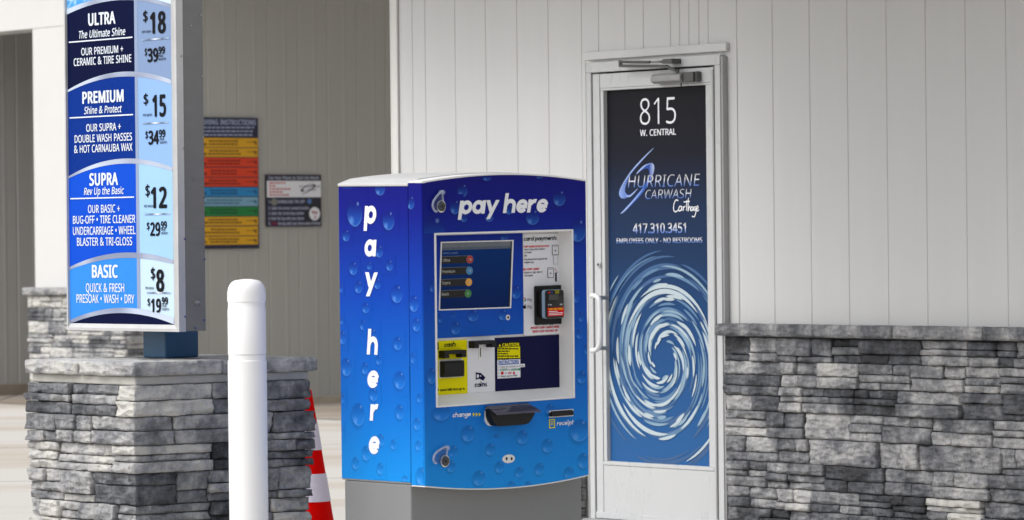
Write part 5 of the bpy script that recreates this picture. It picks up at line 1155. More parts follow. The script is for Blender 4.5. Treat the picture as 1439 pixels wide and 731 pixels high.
for r, th, sp, wd, c in ((0.435, 205, 66, .016, 0), (0.445, 242, 55, .014, 1), (0.53, 292, -0, .0, 1), (0.50, 322, 34, .013, 0), (0.30, 150, 110, .024, 0),
                         (0.335, 120, 95, .018, 0), (0.44, 92, 62, .013, 1), (0.47, 155, 60, .009, 2), (0.40, 250, 80, .020, 0), (0.36, 275, 60, .022, 0),
                         (0.515, 142, 12, .008, 1), (0.46, 190, 40, .012, 1)):
    if sp > 0:
        swirl(r, th, sp, wd, 0.02, lay(), c)
sw = mb.build('swirl_artwork', [M['swirl_a'], M['swirl_b'], M['swirl_c'], M['swirl_d']], door)
clip_mesh(sw, PG, g0 + 0.001, zg0 + 0.001, g1 - 0.001, zg1 - 0.001)

# writing on the glass
for body, yb, c in (('815', 174.6, 37), ('W. CENTRAL', 190.3, 8.8)):
    mb = MB()
    text(mb, PG, body, 899.7, 950.2, yb, c, bold=-0.05 if c > 20 else 0.0)
    mb.build('address_lettering', M['ink_white'], door)
for body, a, b, yb, c, bo, sh in (('HURRICANE', 883, 984.5, 262.6, 17, -0.05, 0.16), ('CARWASH', 907.6, 972.4, 279.2, 13, -0.05, 0.16),
                                  ('417.310.3451', 890, 964.5, 327.6, 14, 0.0, 0), ('EMPLOYEES ONLY - NO RESTROOMS', 867, 987.6, 341.6, 7.4, 0.0, 0)):
    mb = MB()
    text(mb, PG, body, a, b, yb, c, lift=0.0024, bold=bo, shear=sh)
    mb.build('lettering', M['silver_ink'], door)
def Z8(pts, s=6.644, ox=860, oy=200):
    return [(ox + x / s, oy + y / s) for x, y in pts]
cresA = catmull(Z8([(395, 50), (290, 150), (180, 270), (100, 390), (68, 470), (85, 518), (125, 524), (170, 502), (215, 462), (245, 430)]), 5) + \
        catmull(Z8([(243, 432), (205, 468), (160, 490), (136, 480), (123, 450), (137, 390), (190, 285), (290, 165), (393, 54)]), 5)
cresB = catmull(Z8([(80, 672), (130, 640), (230, 540), (310, 440), (370, 340), (395, 255), (390, 207), (362, 193), (310, 213), (258, 262), (225, 302)]), 5) + \
        catmull(Z8([(229, 301), (270, 268), (318, 244), (344, 256), (350, 290), (335, 340), (290, 420), (220, 508), (130, 612), (82, 668)]), 5)
mb = MB()
for c in (cresA, cresB):
    mb.poly(PG, ccw(pxpoly(PG, c)), 0.0012, 0)
mb.build('logo_swoosh', M['swoosh'], door)
mb = MB()                                            # lit edges of the swoosh
def ribbon(mb, pn, pts, wd, lift, mat=0):
    q = [pn.px(x, y) for x, y in pts]
    vs = []
    for i, a in enumerate(q):
        t = (q[min(i + 1, len(q) - 1)][0] - q[max(i - 1, 0)][0], q[min(i + 1, len(q) - 1)][1] - q[max(i - 1, 0)][1])
        L = math.hypot(*t) or 1
        w = wd[i] if isinstance(wd, list) else wd
        for sg in (-1, 1):
            vs.append(pn.p(a[0] - t[1] / L * w / 2 * sg, a[1] + t[0] / L * w / 2 * sg, lift))
    mb.add(vs, [(2 * i, 2 * i + 2, 2 * i + 3, 2 * i + 1) for i in range(len(q) - 1)], mat)
e1 = catmull(Z8([(393, 53), (290, 155), (184, 274), (106, 392), (76, 462)]), 5)
e2 = catmull(Z8([(130, 495), (165, 505), (210, 468), (243, 432)]), 5)
e3 = catmull(Z8([(229, 299), (262, 262), (312, 218), (360, 199)]), 5)
e4 = catmull(Z8([(82, 669), (135, 620), (225, 520), (300, 425)]), 5)
for e in (e1, e2, e3, e4):
    ribbon(mb, PG, e, [0.001 + 0.007 * math.sin(math.pi * (i / (len(e) - 1)) ** 0.8) for i in range(len(e))], 0.0018)
mb.build('logo_highlight', M['swoosh_light'], door)
# script word, drawn as pen strokes
mb = MB()
C_ = lambda pts: catmull(Z8(pts), 6)
strokes = [[(620, 545), (598, 540), (580, 580), (578, 630), (595, 650), (622, 632)],
           [(652, 600), (634, 600), (624, 625), (632, 642), (648, 630), (655, 600), (655, 640)],
           [(668, 598), (668, 640), (672, 610), (686, 598)],
           [(700, 540), (697, 640)], [(672, 558), (728, 552)],
           [(716, 520), (712, 640), (722, 605), (732, 605), (734, 640)],
           [(757, 605), (744, 605), (738, 628), (746, 640), (758, 620), (760, 603), (761, 640)],
           [(785, 603), (772, 606), (768, 628), (776, 636), (786, 615), (784, 660), (770, 695), (748, 690)],
           [(790, 628), (806, 612), (802, 596), (792, 606), (790, 632), (800, 642), (815, 630)]]
for i, s_ in enumerate(strokes):
    ribbon(mb, PG, C_(s_), 0.0052, 0.0013 + 0.0001 * (i % 3))
mb.build('script_lettering', M['ink_white'], door)

# pull handle, lock cylinder, closer
ph = wall_panel(yd0 - 0.055)
def hp(x, y, d=0.0):
    u, v = ph.px(x, y)
    return (u, yd0 - 0.055 + d, v)
mb = MB()
path = [hp(*q) for q in catmull([(831.8, 415.6), (835.5, 415.8), (839.6, 417.6), (842.4, 422.5), (843.4, 431), (843.8, 455), (843.6, 477), (842.6, 485), (839.8, 490.2), (836, 492.4), (831.8, 492.8)], 4)]
mb.tube(path, 0.0125, 16)
mb.build('pull_handle', M['pull'], door, smooth=50)
for y in (418.5, 489.5):
    mb = MB()
    a = hp(840.5, y)
    mb.tube([a, (a[0] + 0.004, yd0 + 0.002, a[2])], 0.010, 12)
    mb.build('handle_standoff', M['alu_grey'], door, smooth=50)
u, v = pd.px(843, 372)
mb = MB()
mb.tube([(u, yd0 + 0.001, v), (u, yd0 - 0.010, v)], 0.0125, 20)
mb.tube([(u, yd0 - 0.010, v), (u, yd0 - 0.012, v)], 0.007, 16, mat=1)
mb.build('lock_cylinder', [M['alu_white'], M['closer_dark']], door, smooth=40)
pc = wall_panel(yd0 - 0.055)
c0, c1 = pc.px(913.5, 110)[0], pc.px(955, 110)[0]
c2 = pc.px(972.5, 108)[0]
cz = pc.px(940, 109.5)[1]
hh = 0.0235
mb = MB()
prof = [(yd0 - 0.001, -hh), (yd0 - 0.036, -hh), (yd0 - 0.055, -hh * 0.55), (yd0 - 0.055, hh * 0.5), (yd0 - 0.036, hh), (yd0 - 0.001, hh)]
n = len(prof)
mb.add([(c0, y, cz + z) for y, z in prof] + [(c1, y, cz + z) for y, z in prof],
       [tuple(range(n)), tuple(reversed(range(n, 2 * n)))] + [(i, n + i, n + (i + 1) % n, (i + 1) % n) for i in range(n)])
mb.build('closer_body', M['closer'], door, bevel=0.004)
mb = MB()
mb.box(c1 + 0.001, c2 - 0.012, yd0 - 0.040, yd0 - 0.001, cz - hh * 0.98, cz + hh * 0.98)
mb.box(c2 - 0.0115, c2, yd0 - 0.030, yd0 - 0.001, cz - hh * 1.05, cz + hh * 1.05)
mb.tube([(c1 - 0.02, yd0 - 0.03, cz - hh), (c1 - 0.02, yd0 - 0.03, cz - hh - 0.018)], 0.004, 10)
mb.build('closer_end_cap', M['closer_dark'], door, bevel=0.003)
pa = wall_panel(yd0 - 0.05)
def cp(x, y, d=0.0):
    u, v = pa.px(x, y)
    return (u, yd0 - 0.05 + d, v)
mb = MB()
mb.tube([cp(872, 92.6), cp(938, 93.3), cp(943, 97), cp(950, 99)], 0.007, 10)
mb.tube([cp(872, 85.0), cp(872, 94.0)], 0.010, 12)
mb.tube([cp(872, 87.3), cp(913, 87.5)], 0.0065, 10)
mb.tube([cp(913, 87.5), cp(926, 87.0)], 0.003, 8)
mb.tube([cp(926, 87.0), cp(934, 86.6)], [0.004, 0.009], 10)
mb.tube([cp(949.5, 97.0, 0.01), cp(949.8, 104.0, 0.01)], 0.009, 12)
a = cp(938, 86.6)
mb.box(a[0] - 0.02, a[0] + 0.045, yd0 - 0.062, -0.034, a[2] - 0.010, a[2] + 0.012)
mb.build('closer_arm', M['closer_dark'], door, smooth=45)

# stone base of the office wall
def facade_stone(name, u0, u1, ztop, seed, parent, y_back=-0.012, h=0.108):
    rnd = random.Random(seed)
    mb = MB()
    mb.box(u0 + 0.006, u1 - 0.006, y_back, -0.002, 0.0, ztop - 0.002, 1)
    mb.tone += [0.3] * 8
    def emit(a, b, z0, z1, t):
        p = rnd.uniform(0.030, 0.052)
        rough_box(mb, a, b, y_back - p, y_back + 0.004, z0, z1, t, rnd, step=0.014, amp=0.0085)
    for z0, z1 in rows(0.0, ztop, rnd, h):
        stone_run(emit, u0 + rnd.uniform(-0.006, 0.006), u1 + rnd.uniform(-0.004, 0.006), z0, z1, rnd)
    return mb.build(name, [M['stone'], M['stone_back']], parent, smooth=180)
pcap = wall_panel(-0.09)
zc1 = pcap.px(1220, 457.5)[1]
zc0 = zc1 - 0.058
uS0 = ux(1018.5, 560, wall_panel(-0.05))
st = facade_stone('stone_base', uS0, ux(1600, 560), zc0 - 0.004, 5, office)
cut = [ux(1003.5, 466, pcap)] + [ux(x, 466, pcap) for x in (1142, 1253.5, 1381, 1500, 1620)]
rnd = random.Random(3)
capo = None
for a, b in zip(cut[:-1], cut[1:]):
    mb = MB()
    rough_box(mb, a, b - 0.002, -0.092, -0.003, zc0, zc1, rnd.uniform(0.40, 0.54), rnd, step=0.018, amp=0.006, rr=0.008)
    mb.build('cap_stone', [M['stone']], st, smooth=180)
st2 = facade_stone('stone_base', uL - 0.02, ud0 - 0.012, zc0 - 0.004, 9, office)
mb = MB()
rough_box(mb, uL - 0.06, ud0 - 0.008, -0.092, -0.003, zc0, zc1, 0.5, rnd, step=0.03, amp=0.005)
mb.build('cap_stone', [M['stone']], st2, smooth=180)

# ================================================================ WASH BAY BUILDING
pb = at(180, 560, 34.1)
MBY = pose(pb.x, pb.y, YAW_F)
bay = thing('wash_bay_building', 'open wash bays behind with white pillar, stone pillar base and grey ribbed partition walls', 'building', MBY)
zh = 3.17
PB = Panel(MBY, (0, 0, 0), (1, 0, 0), (0, 0, 1))
PP = Panel(MBY, (-0.02, 0, 0), (0, 1, 0), (0, 0, 1))
xl = PB.px(47, 200)[0]
pw = 0.62
mb = MB()
x_left = xl
mb.box(x_left, -0.001, 0.0, 0.50, 0.96, zh)
mb.build('pillar', M['bay_white'], bay, bevel=0.006)
rnd = random.Random(21)
mb = MB()
mb.box(x_left + 0.01, 0.03, -0.03, 0.50, 0, 0.93, 1)
mb.tone += [0.3] * 8
zr = rows(0.0, 0.93, rnd, 0.108)
def emF(a, b, z0, z1, t):
    rough_box(mb, a, b, -0.035 - rnd.uniform(0.02, 0.04), -0.025, z0, z1, t + 0.28, rnd, step=0.03, amp=0.006)  # tone raised to paint in the light falling on the pillar base
def emR(a, b, z0, z1, t):
    rough_box(mb, 0.025, 0.035 + rnd.uniform(0.02, 0.04), a, b, z0, z1, t + 0.22, rnd, step=0.03, amp=0.006)  # right side tone raised for that light too
for z0, z1 in zr:
    stone_run(emF, x_left - 0.015, 0.06, z0, z1, rnd)
    stone_run(emR, -0.04, 0.50, z0, z1, rnd)
sb = mb.build('pillar_stone_base', [M['stone'], M['stone_back']], bay, smooth=180)
mb = MB()
rough_box(mb, x_left - 0.05, 0.095, -0.10, 0.53, 0.935, 1.0, 0.62, rnd, step=0.04, amp=0.006)
mb.build('cap_stone', M['stone'], sb, smooth=180)

def ribbed(mb, x, y0, y1, z0, z1, pitch, sgn=1):
    y = y0
    while y < y1:
        b = min(y + pitch, y1)
        vs = []
        for yy, d in ((y, -0.006), (y + 0.010, 0.0), (y + pitch * 0.5, 0.0), (y + pitch * 0.54, 0.002), (y + pitch * 0.60, 0.002), (y + pitch * 0.64, 0.0), (b - 0.010, 0.0), (b, -0.006)):
            vs.append((x + d, min(yy, y1), z0))
        n = len(vs)
        vs += [(a, c, z1) for a, c, _ in vs]
        mb.add(vs, [(i, i + 1, n + i + 1, n + i) for i in range(n - 1)])
        y = b
mb = MB()
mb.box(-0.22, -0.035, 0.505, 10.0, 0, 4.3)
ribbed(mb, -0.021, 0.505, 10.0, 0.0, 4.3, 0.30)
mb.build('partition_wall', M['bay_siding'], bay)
mb = MB()
mb.box(-0.02, 0.03, 0.58, 10.0, 0.0, 0.06)
mb.build('floor_curb', M['curb'], bay, bevel=0.004)
q = MBY.inverted() @ at(20, 555, 38.06)
mb = MB()
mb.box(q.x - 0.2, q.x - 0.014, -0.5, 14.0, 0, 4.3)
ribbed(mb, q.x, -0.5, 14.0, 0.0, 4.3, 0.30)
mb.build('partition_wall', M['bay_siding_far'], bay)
mb = MB()
mb.box(q.x + 0.002, q.x + 0.05, -0.5, 14.0, 0.0, 0.10)
mb.build('floor_curb', M['curb'], bay, bevel=0.004)
mb = MB()
mb.box(-9.0, -0.002, 0.0, 0.30, zh + 0.002, 4.29)
mb.box(0.0, 5.2, 0.0, 0.30, zh + 0.50, 4.29)
mb.build('header_beam', M['bay_white'], bay, bevel=0.005)
mb = MB()
mb.box(-9.2, 5.4, -0.4, 14.2, 4.31, 4.6)
mb.build('roof', M['ceiling'], bay)
mb = MB()
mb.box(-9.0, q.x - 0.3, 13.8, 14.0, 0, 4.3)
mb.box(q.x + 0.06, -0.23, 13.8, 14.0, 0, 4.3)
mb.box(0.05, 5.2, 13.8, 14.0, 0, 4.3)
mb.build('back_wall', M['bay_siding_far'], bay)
mb = MB()
v = [(-9, 0.1, 0.004), (5.0, 0.1, 0.004), (5.0, 13.8, 0.004), (-9, 13.8, 0.004)]
mb.add([tuple(MBY @ Vector(a)) for a in v], [(0, 1, 2, 3)])
structure(mb.build('bay_floor', M['bay_floor']))

# instruction board and start-by-phone sign on the partition wall
def sign_root(name, label, cat, x, y):
    u, v = PP.px(x, y)
    return thing(name, label, cat, MBY @ Matrix.Translation((-0.02, u, v)))
def local_panel(root, lift):
    return Panel(root.matrix_world.copy(), (lift, 0, 0), (0, 1, 0), (0, 0, 1))
bd = sign_root('instruction_board', 'tall board of amber, red, blue and green washing instruction strips on the bay wall', 'sign', 316, 349.5)
bpy.context.view_layer.update()
pn = local_panel(bd, 0.022)
mb = MB()
r_ = rpx(pn, 269, 165.3, 363.5, 349.6)
mb.slab(pn, r_, -0.018, 0.0)
mb.build('panel', M['b_navy'], bd)
mb = MB()
text(mb, pn, 'WASHING INSTRUCTIONS', 273.5, 359.5, 175.3, 7.2, lift=0.002, bold=0.012)
for i, (a, b) in enumerate(((275, 357), (276, 355), (277, 354.5))):
    y = 179.5 + i * 5.2
    x = a
    rr = random.Random(i)
    while x < b - 3:
        L = rr.uniform(3.5, 8)
        mb.poly(pn, rpx(pn, x, y - 1.2, min(x + L, b), y + 0.9), 0.002)
        x += L + 1.1
mb.build('heading_lettering', M['b_text'], bd)
bands = [(194, 207, 'b_amber'), (208, 220.6, 'b_amber'), (221.8, 234.4, 'b_red'), (235.8, 248.8, 'b_red'), (250, 262.2, 'b_red'), (263.6, 275.8, 'b_sky'),
         (277.2, 289.8, 'b_pale'), (290.8, 303.6, 'b_green'), (304.8, 317, 'b_amber'), (318.4, 331.2, 'b_amber'), (332.4, 344, 'b_amber')]
dark = {'b_amber': pm('amber_print', S(120, 88, 10), 0.6), 'b_red': pm('red_print', S(130, 30, 14), 0.6), 'b_sky': pm('blue_print', S(14, 80, 130), 0.6),
        'b_pale': pm('pale_print', S(70, 110, 135), 0.6), 'b_green': pm('green_print', S(8, 80, 36), 0.6)}
for i, (a, b, c) in enumerate(bands):
    mb = MB()
    mb.poly(pn, rpx(pn, 270.5, a, 362.5, b), 0.0015)
    o = mb.build('instruction_strip', M[c], bd)
    mb = MB()
    rr = random.Random(40 + i)
    for k in range(2):
        y = a + (b - a) * (0.34 + 0.34 * k)
        wv = rr.uniform(18, 25)
        x = 314.5 - wv
        while x < 314.5 + wv - 2:
            L = rr.uniform(2.5, 6)
            mb.poly(pn, rpx(pn, x, y - 1.3, x + L, y + 1.0), 0.003)
            x += L + 0.9
    # wash gun drawing and the tail of the strip's name
    ym = (a + b) / 2
    mb.poly(pn, rpx(pn, 346, ym - 1.1, 357, ym - 0.3), 0.003)
    mb.poly(pn, ccw(pxpoly(pn, [(355.5, ym - 2), (360.5, ym - 2.2), (360.3, ym + 3.2), (358.6, ym + 3.2), (357.6, ym + 0.5), (355.5, ym + 0.2)])), 0.0032)
    mb.build('strip_lettering', dark[c], o)
    mb = MB()
    mb.poly(pn, rpx(pn, 273, ym + 0.5, 290, ym + 4.0), 0.003)
    mb.build('strip_heading', dark[c], o)

ap = sign_root('phone_payment_sign', 'small white and navy sign about starting the wash by phone, on the bay wall', 'sign', 412, 318)
bpy.context.view_layer.update()
pn = local_panel(ap, 0.022)
mb = MB()
mb.slab(pn, rpx(pn, 374.3, 245.5, 451.5, 318.5), -0.018, 0.0)
mb.build('panel', pm('sign_dark', S(30, 30, 44), 0.5), ap)
mb = MB()
mb.poly(pn, rpx(pn, 375, 254.3, 451, 277.3), 0.0012)
mb.build('white_field', M['ink_white'], ap)
mb = MB()
mb.poly(pn, rpx(pn, 375.3, 278.3, 428, 317.6), 0.0012)
mb.build('navy_field', M['b_navy'], ap)
def PL(body, a, b, y, c):
    q = MB()
    text(q, pn, body, a, b, y, c, lift=0.002, bold=0.02)
    q.build('lettering', pale, ap)
pale = pm('sign_pale_text', S(165, 168, 190), 0.5)
PL('Use Your Phone to Start the Wash!', 377, 448, 252.2, 4.6)
for i, (t, b, y) in enumerate((('1.', 380.5, 285.5), ('DOWNLOAD THE APP', 428, 285.5), ('2. Select the correct carwash location', 434, 294.5),
                               ('3. Select the correct bay number', 427, 301.8), ('4. Start the bay with your phone', 427, 309), ('5.', 380.5, 316), ('the bay with your phone when finished', 450, 316))):
    PL(t, 377.2 if t[0] in '12345' else 390.5, b, y, 4.2)
mb = MB()
for i, b in enumerate((401, 387, 408, 398, 406)):
    rr = random.Random(70 + i)
    x = 378
    while x < b - 1.5:
        L = rr.uniform(2.5, 6)
        mb.poly(pn, rpx(pn, x, 256.2 + 4.2 * i, min(x + L, b), 258.4 + 4.2 * i), 0.002)
        x += L + 0.9
mb.build('red_lettering', pm('sign_red_text', S(196, 95, 95), 0.5), ap)
mb = MB()
mb.poly(pn, ell(pn, 385.3, 284, 4.6, 5), 0.0022)
mb.build('grey_emblem', pm('sign_grey', S(120, 120, 112), 0.5), ap)
mb = MB()
mb.poly(pn, ell(pn, 442, 300.5, 7.6, 9.4), 0.0022)
mb.build('round_badge', M['ink_white'], ap)
mb = MB()
text(mb, pn, 'Bay', 438.2, 446, 300.2, 4, lift=0.0036, bold=0.02)
text(mb, pn, '2', 441, 444, 307, 4, lift=0.0036, bold=0.02)
mb.build('badge_lettering', pm('sign_red', S(160, 40, 60), 0.5), ap)
mb = MB()
mb.poly(pn, rpx(pn, 381.5, 312, 389.5, 316.6), 0.0024)
mb.build('red_mark', pm('sign_mark', S(110, 20, 60), 0.5), ap)
mb = MB()
mb.poly(pn, ell(pn, 434.6, 283, 3, 3.6), 0.0022)
mb.build('app_icon', pm('sign_icon', S(80, 120, 180), 0.5), ap)
mb = MB()
for c, lf in ((cresA, 0.002), (cresB, 0.0022)):
    pts = [(423 + (x - 872) * 0.42, 254.5 + (y - 207) * 0.21) for x, y in c]
    mb.poly(pn, ccw(pxpoly(pn, pts)), lf)
text(mb, pn, 'HURRICANE', 421, 449.5, 263.4, 2.6, lift=0.0026)
text(mb, pn, 'CARWASH', 431, 444, 267.6, 2.2, lift=0.0026)
mb.build('logo', M['b_navy'], ap)

# ================================================================ STONE PEDESTAL
YAW_S = math.atan2(-0.7826, 0.6225)
pq = at(192, 600, 15.1)
MPD = pose(pq.x, pq.y, YAW_S)
ped = thing('stone_pedestal', 'grey ledge stone pedestal with a pale chiselled cap, standing under the price sign', 'pedestal', MPD)
PDL = Panel(MPD, (0, -0.03, 0), (1, 0, 0), (0, 0, 1))
PDR = Panel(MPD, (0.03, 0, 0), (0, 1, 0), (0, 0, 1))
zt = PDL.px(192, 509.5)[1]
zb = zt - 0.056
wl = -PDL.px(41, 600)[0]
wr = PDR.px(439, 600)[0]
rnd = random.Random(77)
mb = MB()
mb.box(-wl + 0.01, -0.004, 0.004, wr - 0.01, 0, zb - 0.02, 1)
mb.tone += [0.3] * 8
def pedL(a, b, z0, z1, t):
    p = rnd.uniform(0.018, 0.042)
    rough_box(mb, a, b, -p, 0.006, z0, z1, t + 0.20, rnd, step=0.011, amp=0.010)  # left stones toned lighter than right ones, light from the left painted in
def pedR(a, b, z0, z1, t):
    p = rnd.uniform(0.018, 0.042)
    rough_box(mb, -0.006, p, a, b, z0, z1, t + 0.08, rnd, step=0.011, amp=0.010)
for i, (z0, z1) in enumerate(rows(0.0, zb - 0.028, rnd, 0.108)):
    if i % 2:
        L1, L2 = rnd.uniform(0.20, 0.30), rnd.uniform(0.10, 0.16)
    else:
        L1, L2 = rnd.uniform(0.08, 0.13), rnd.uniform(0.24, 0.36)
    z = z0
    sp = rnd.choice(SPLITS[1:])
    base = tone_of(rnd)
    for s in sp:
        h = (z1 - z0) * s
        p = rnd.uniform(0.020, 0.040)
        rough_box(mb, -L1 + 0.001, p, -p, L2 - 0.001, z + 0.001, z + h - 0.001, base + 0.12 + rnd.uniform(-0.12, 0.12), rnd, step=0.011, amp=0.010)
        z += h
    stone_run(pedL, -wl + rnd.uniform(-0.02, 0.012), -L1, z0, z1, rnd, 0.13, 0.34)
    stone_run(pedR, L2, wr + rnd.uniform(-0.02, 0.015), z0, z1, rnd, 0.13, 0.36)
mb.build('ledge_stones', [M['stone'], M['stone_back']], ped, smooth=180)
mb = MB()
mb.box(-wl - 0.005, 0.012, -0.012, wr + 0.0, zb - 0.028, zb + 0.004)
mb.build('mortar_bed', M['mortar'], ped, bevel=0.006)
xm_, ym_ = -wl * 0.5, wr * 0.47
for x0, x1, y0, y1, t in ((-wl - 0.022, xm_, -0.036, ym_, 0.86), (xm_, 0.034, -0.036, ym_, 0.78), (-wl - 0.022, xm_, ym_, wr + 0.03, 0.66), (xm_, 0.034, ym_, wr + 0.03, 0.62)):
    mb = MB()
    rough_box(mb, x0 + 0.001, x1 - 0.001, y0 + 0.001, y1 - 0.001, zb + 0.004, zt, t, rnd, step=0.012, amp=0.009, rr=0.007)
    mb.build('cap_stone', M['stone'], ped, smooth=180)

# ================================================================ PRICE SIGN
MS = MPD @ Matrix.Translation((-wl * 0.5, wr * 0.5, zt + 0.002))
sg = thing('price_sign', 'tall blue car wash price sign in metal cabinet, on short post atop stone pedestal', 'sign', MS)
YF = -0.195
DP = 0.120
pr = Panel(MS, (0, YF, 0), (1, 0, 0), (0, 0, 1))           # retainer front
xr_ = pr.px(251.8, 466)[0]
xl_ = pr.px(94.2, 463)[0]
zb_ = pr.px(251.8, 466.6)[1]
ztop = pr.px(170, -150)[1]
pfc = Panel(MS, (0, YF + 0.010, 0), (1, 0, 0), (0, 0, 1))   # printed face
fl, frr, fb = pfc.px(97.4, 300)[0], pfc.px(243.2, 300)[0], pfc.px(170, 455.3)[1]
mb = MB()
mb.box(-0.075, 0.075, -0.075, 0.075, 0.0, 1.2)
post = mb.build('post', M['post_blue'], sg, bevel=0.006)
mb = MB()
mb.box(xl_ + 0.002, xr_ - 0.002, YF + 0.030, YF + DP - 0.001, zb_ + 0.002, ztop)
mb.build('cabinet', M['galv'], sg, bevel=0.002)
mb = MB()
dl, dr, db = fl - xl_, xr_ - frr, fb - zb_
def bar(uvs_front, uvs_in):
    pass
def retain(pts):                                            # mitred bar with a lip sloping in to the face
    mb.prism([(x, YF + q, z) for x, z, q in pts], (0, 0.0, 0))
# bottom, left, right members: outer box shells plus sloped lips
mb.box(xl_, xl_ + max(dl * 0.6, 0.008), YF, YF + 0.0295, zb_, ztop)
mb.box(xr_ - 0.013, xr_, YF, YF + 0.0295, zb_, ztop)
mb.box(xl_ + max(dl * 0.6, 0.008) + 0.0004, xr_ - 0.0134, YF, YF + 0.0295, zb_, zb_ + 0.010)
il, ir, ib = xl_ + max(dl * 0.6, 0.008), xr_ - 0.0132, zb_ + 0.010
mb.add([(il, YF + 0.0005, ib), (ir, YF + 0.0005, ib), (frr, YF + 0.0095, fb), (fl, YF + 0.0095, fb)], [(0, 1, 2, 3)])
mb.add([(ir, YF + 0.0005, ib), (ir, YF + 0.0005, ztop), (frr, YF + 0.0095, ztop), (frr, YF + 0.0095, fb)], [(0, 1, 2, 3)])
mb.add([(il, YF + 0.0005, ib), (fl, YF + 0.0095, fb), (fl, YF + 0.0095, ztop), (il, YF + 0.0005, ztop)], [(0, 1, 2, 3)])
mb.build('retainer_frame', M['retainer'], sg)
PSD = Panel(MS, (xr_, 0, 0), (0, 1, 0), (0, 0, 1))
scr = MB()
scr.tube([(0, 0, 0), (0.004, 0, 0)], [0.0045, 0.0035], 8)
first = None
for x, y in ((251.5, 79), (254.3, 208.4), (256, 336), (256.4, 445), (279, 21), (265, 36), (280.6, 106.7), (282, 192.6), (268, 251), (284, 278), (284.7, 364.4), (283.5, 450), (271, 461)):
    u, v = PSD.px(x + 3, y)
    if first is None:
        o = first = scr.build('screw', M['chrome'], sg, smooth=40)
    else:
        o = first.copy()
        COL.objects.link(o)
        o.parent = sg
    o.location = (xr_ + (0.0 if u < YF + 0.031 else -0.002), u, v)
u, v = PSD.px(276, 425)
mb = MB()
mb.tube([(xr_ - 0.003, u, v), (xr_ + 0.004, u, v)], 0.011, 6)
mb.tube([(xr_ + 0.004, u, v), (xr_ + 0.020, u, v)], 0.005, 10)
mb.build('bolt', M['closer'], sg)

# printed face, built up in thin layers
mb = MB()
fm = ['s_p4', 's_navy', 's_blue', 's_blue2', 's_sky', 's_p1', 's_p2', 's_p3', 's_arc', 's_div', 's_splash', 's_bar']
I = {k: i for i, k in enumerate(fm)}
mb.slab(pfc, rect(fl, fb, frr, ztop), -0.004, 0.0, I['s_p4'])
def arc_pts(p0, p1, p2, n=26):                              # parabola through three face points
    (x0, y0), (x1, y1), (x2, y2) = [pfc.px(*p) for p in (p0, p1, p2)]
    def f(x):
        return (y0 * (x - x1) * (x - x2) / ((x0 - x1) * (x0 - x2)) + y1 * (x - x0) * (x - x2) / ((x1 - x0) * (x1 - x2)) + y2 * (x - x0) * (x - x1) / ((x2 - x0) * (x2 - x1)))
    return f
A_u_o = arc_pts((95, 13), (190, -5), (238, 5))
A_u_i = arc_pts((95.5, 20), (144, 3.3), (237, 10))
A_p_o = arc_pts((96, 126.5), (190, 100.8), (240, 112))
A_p_i = arc_pts((96, 129.5), (192, 108), (240, 118))
A_s_o = arc_pts((98.8, 246.8), (190, 223), (241.4, 235))
A_s_i = arc_pts((98.8, 249.8), (191, 230.2), (241.4, 240.5))
A_b_o = arc_pts((98.8, 375), (188, 355), (242, 365))
A_b_i = arc_pts((98.8, 379), (188, 362.5), (242, 370.5))
A_n_o = arc_pts((98.8, 450), (174, 432.6), (242, 446))
A_n_i = arc_pts((100.5, 454.5), (174, 440), (243, 455.2))
ud0_, ud1_ = pfc.px(191.8, 300)[0], pfc.px(196.2, 300)[0]
flat_top = lambda x: ztop
flat_bot = lambda x: fb
LAY = [0.0]
def region(x0, x1, lo, hi, mat, n=26):
    LAY[0] += 0.00012
    L = LAY[0]
    xs = [x0 + (x1 - x0) * i / n for i in range(n + 1)]
    for a, b in zip(xs[:-1], xs[1:]):
        la, lb, ha, hb = max(lo(a), fb), max(lo(b), fb), max(hi(a), fb), max(hi(b), fb)
        if ha - la < 1e-5 and hb - lb < 1e-5:
            continue
        mb.add([pfc.p(a, la, L), pfc.p(b, lb, L), pfc.p(b, hb, L), pfc.p(a, ha, L)], [(0, 1, 2, 3)], I[mat])
region(fl, frr, A_u_o, flat_top, 's_splash')
region(fl, ud0_, A_p_o, A_u_i, 's_navy')
region(ud1_, frr, A_p_o, A_u_i, 's_p1')
region(fl, ud0_, A_s_o, A_p_i, 's_blue')
region(ud1_, frr, A_s_o, A_p_i, 's_p2')
region(fl, ud0_, A_b_o, A_s_i, 's_blue2')
region(ud1_, frr, A_b_o, A_s_i, 's_p3')
region(fl, ud0_, A_n_o, A_b_i, 's_sky')
region(ud0_, ud1_, A_n_o, A_u_i, 's_div')
region(fl, frr, flat_bot, A_n_i, 's_navy')
for o_, i_ in ((A_u_o, A_u_i), (A_p_o, A_p_i), (A_s_o, A_s_i), (A_b_o, A_b_i), (A_n_o, A_n_i)):
    region(fl, frr, i_, o_, 's_arc')
face = mb.build('sign_face', [M[k] for k in fm], sg)

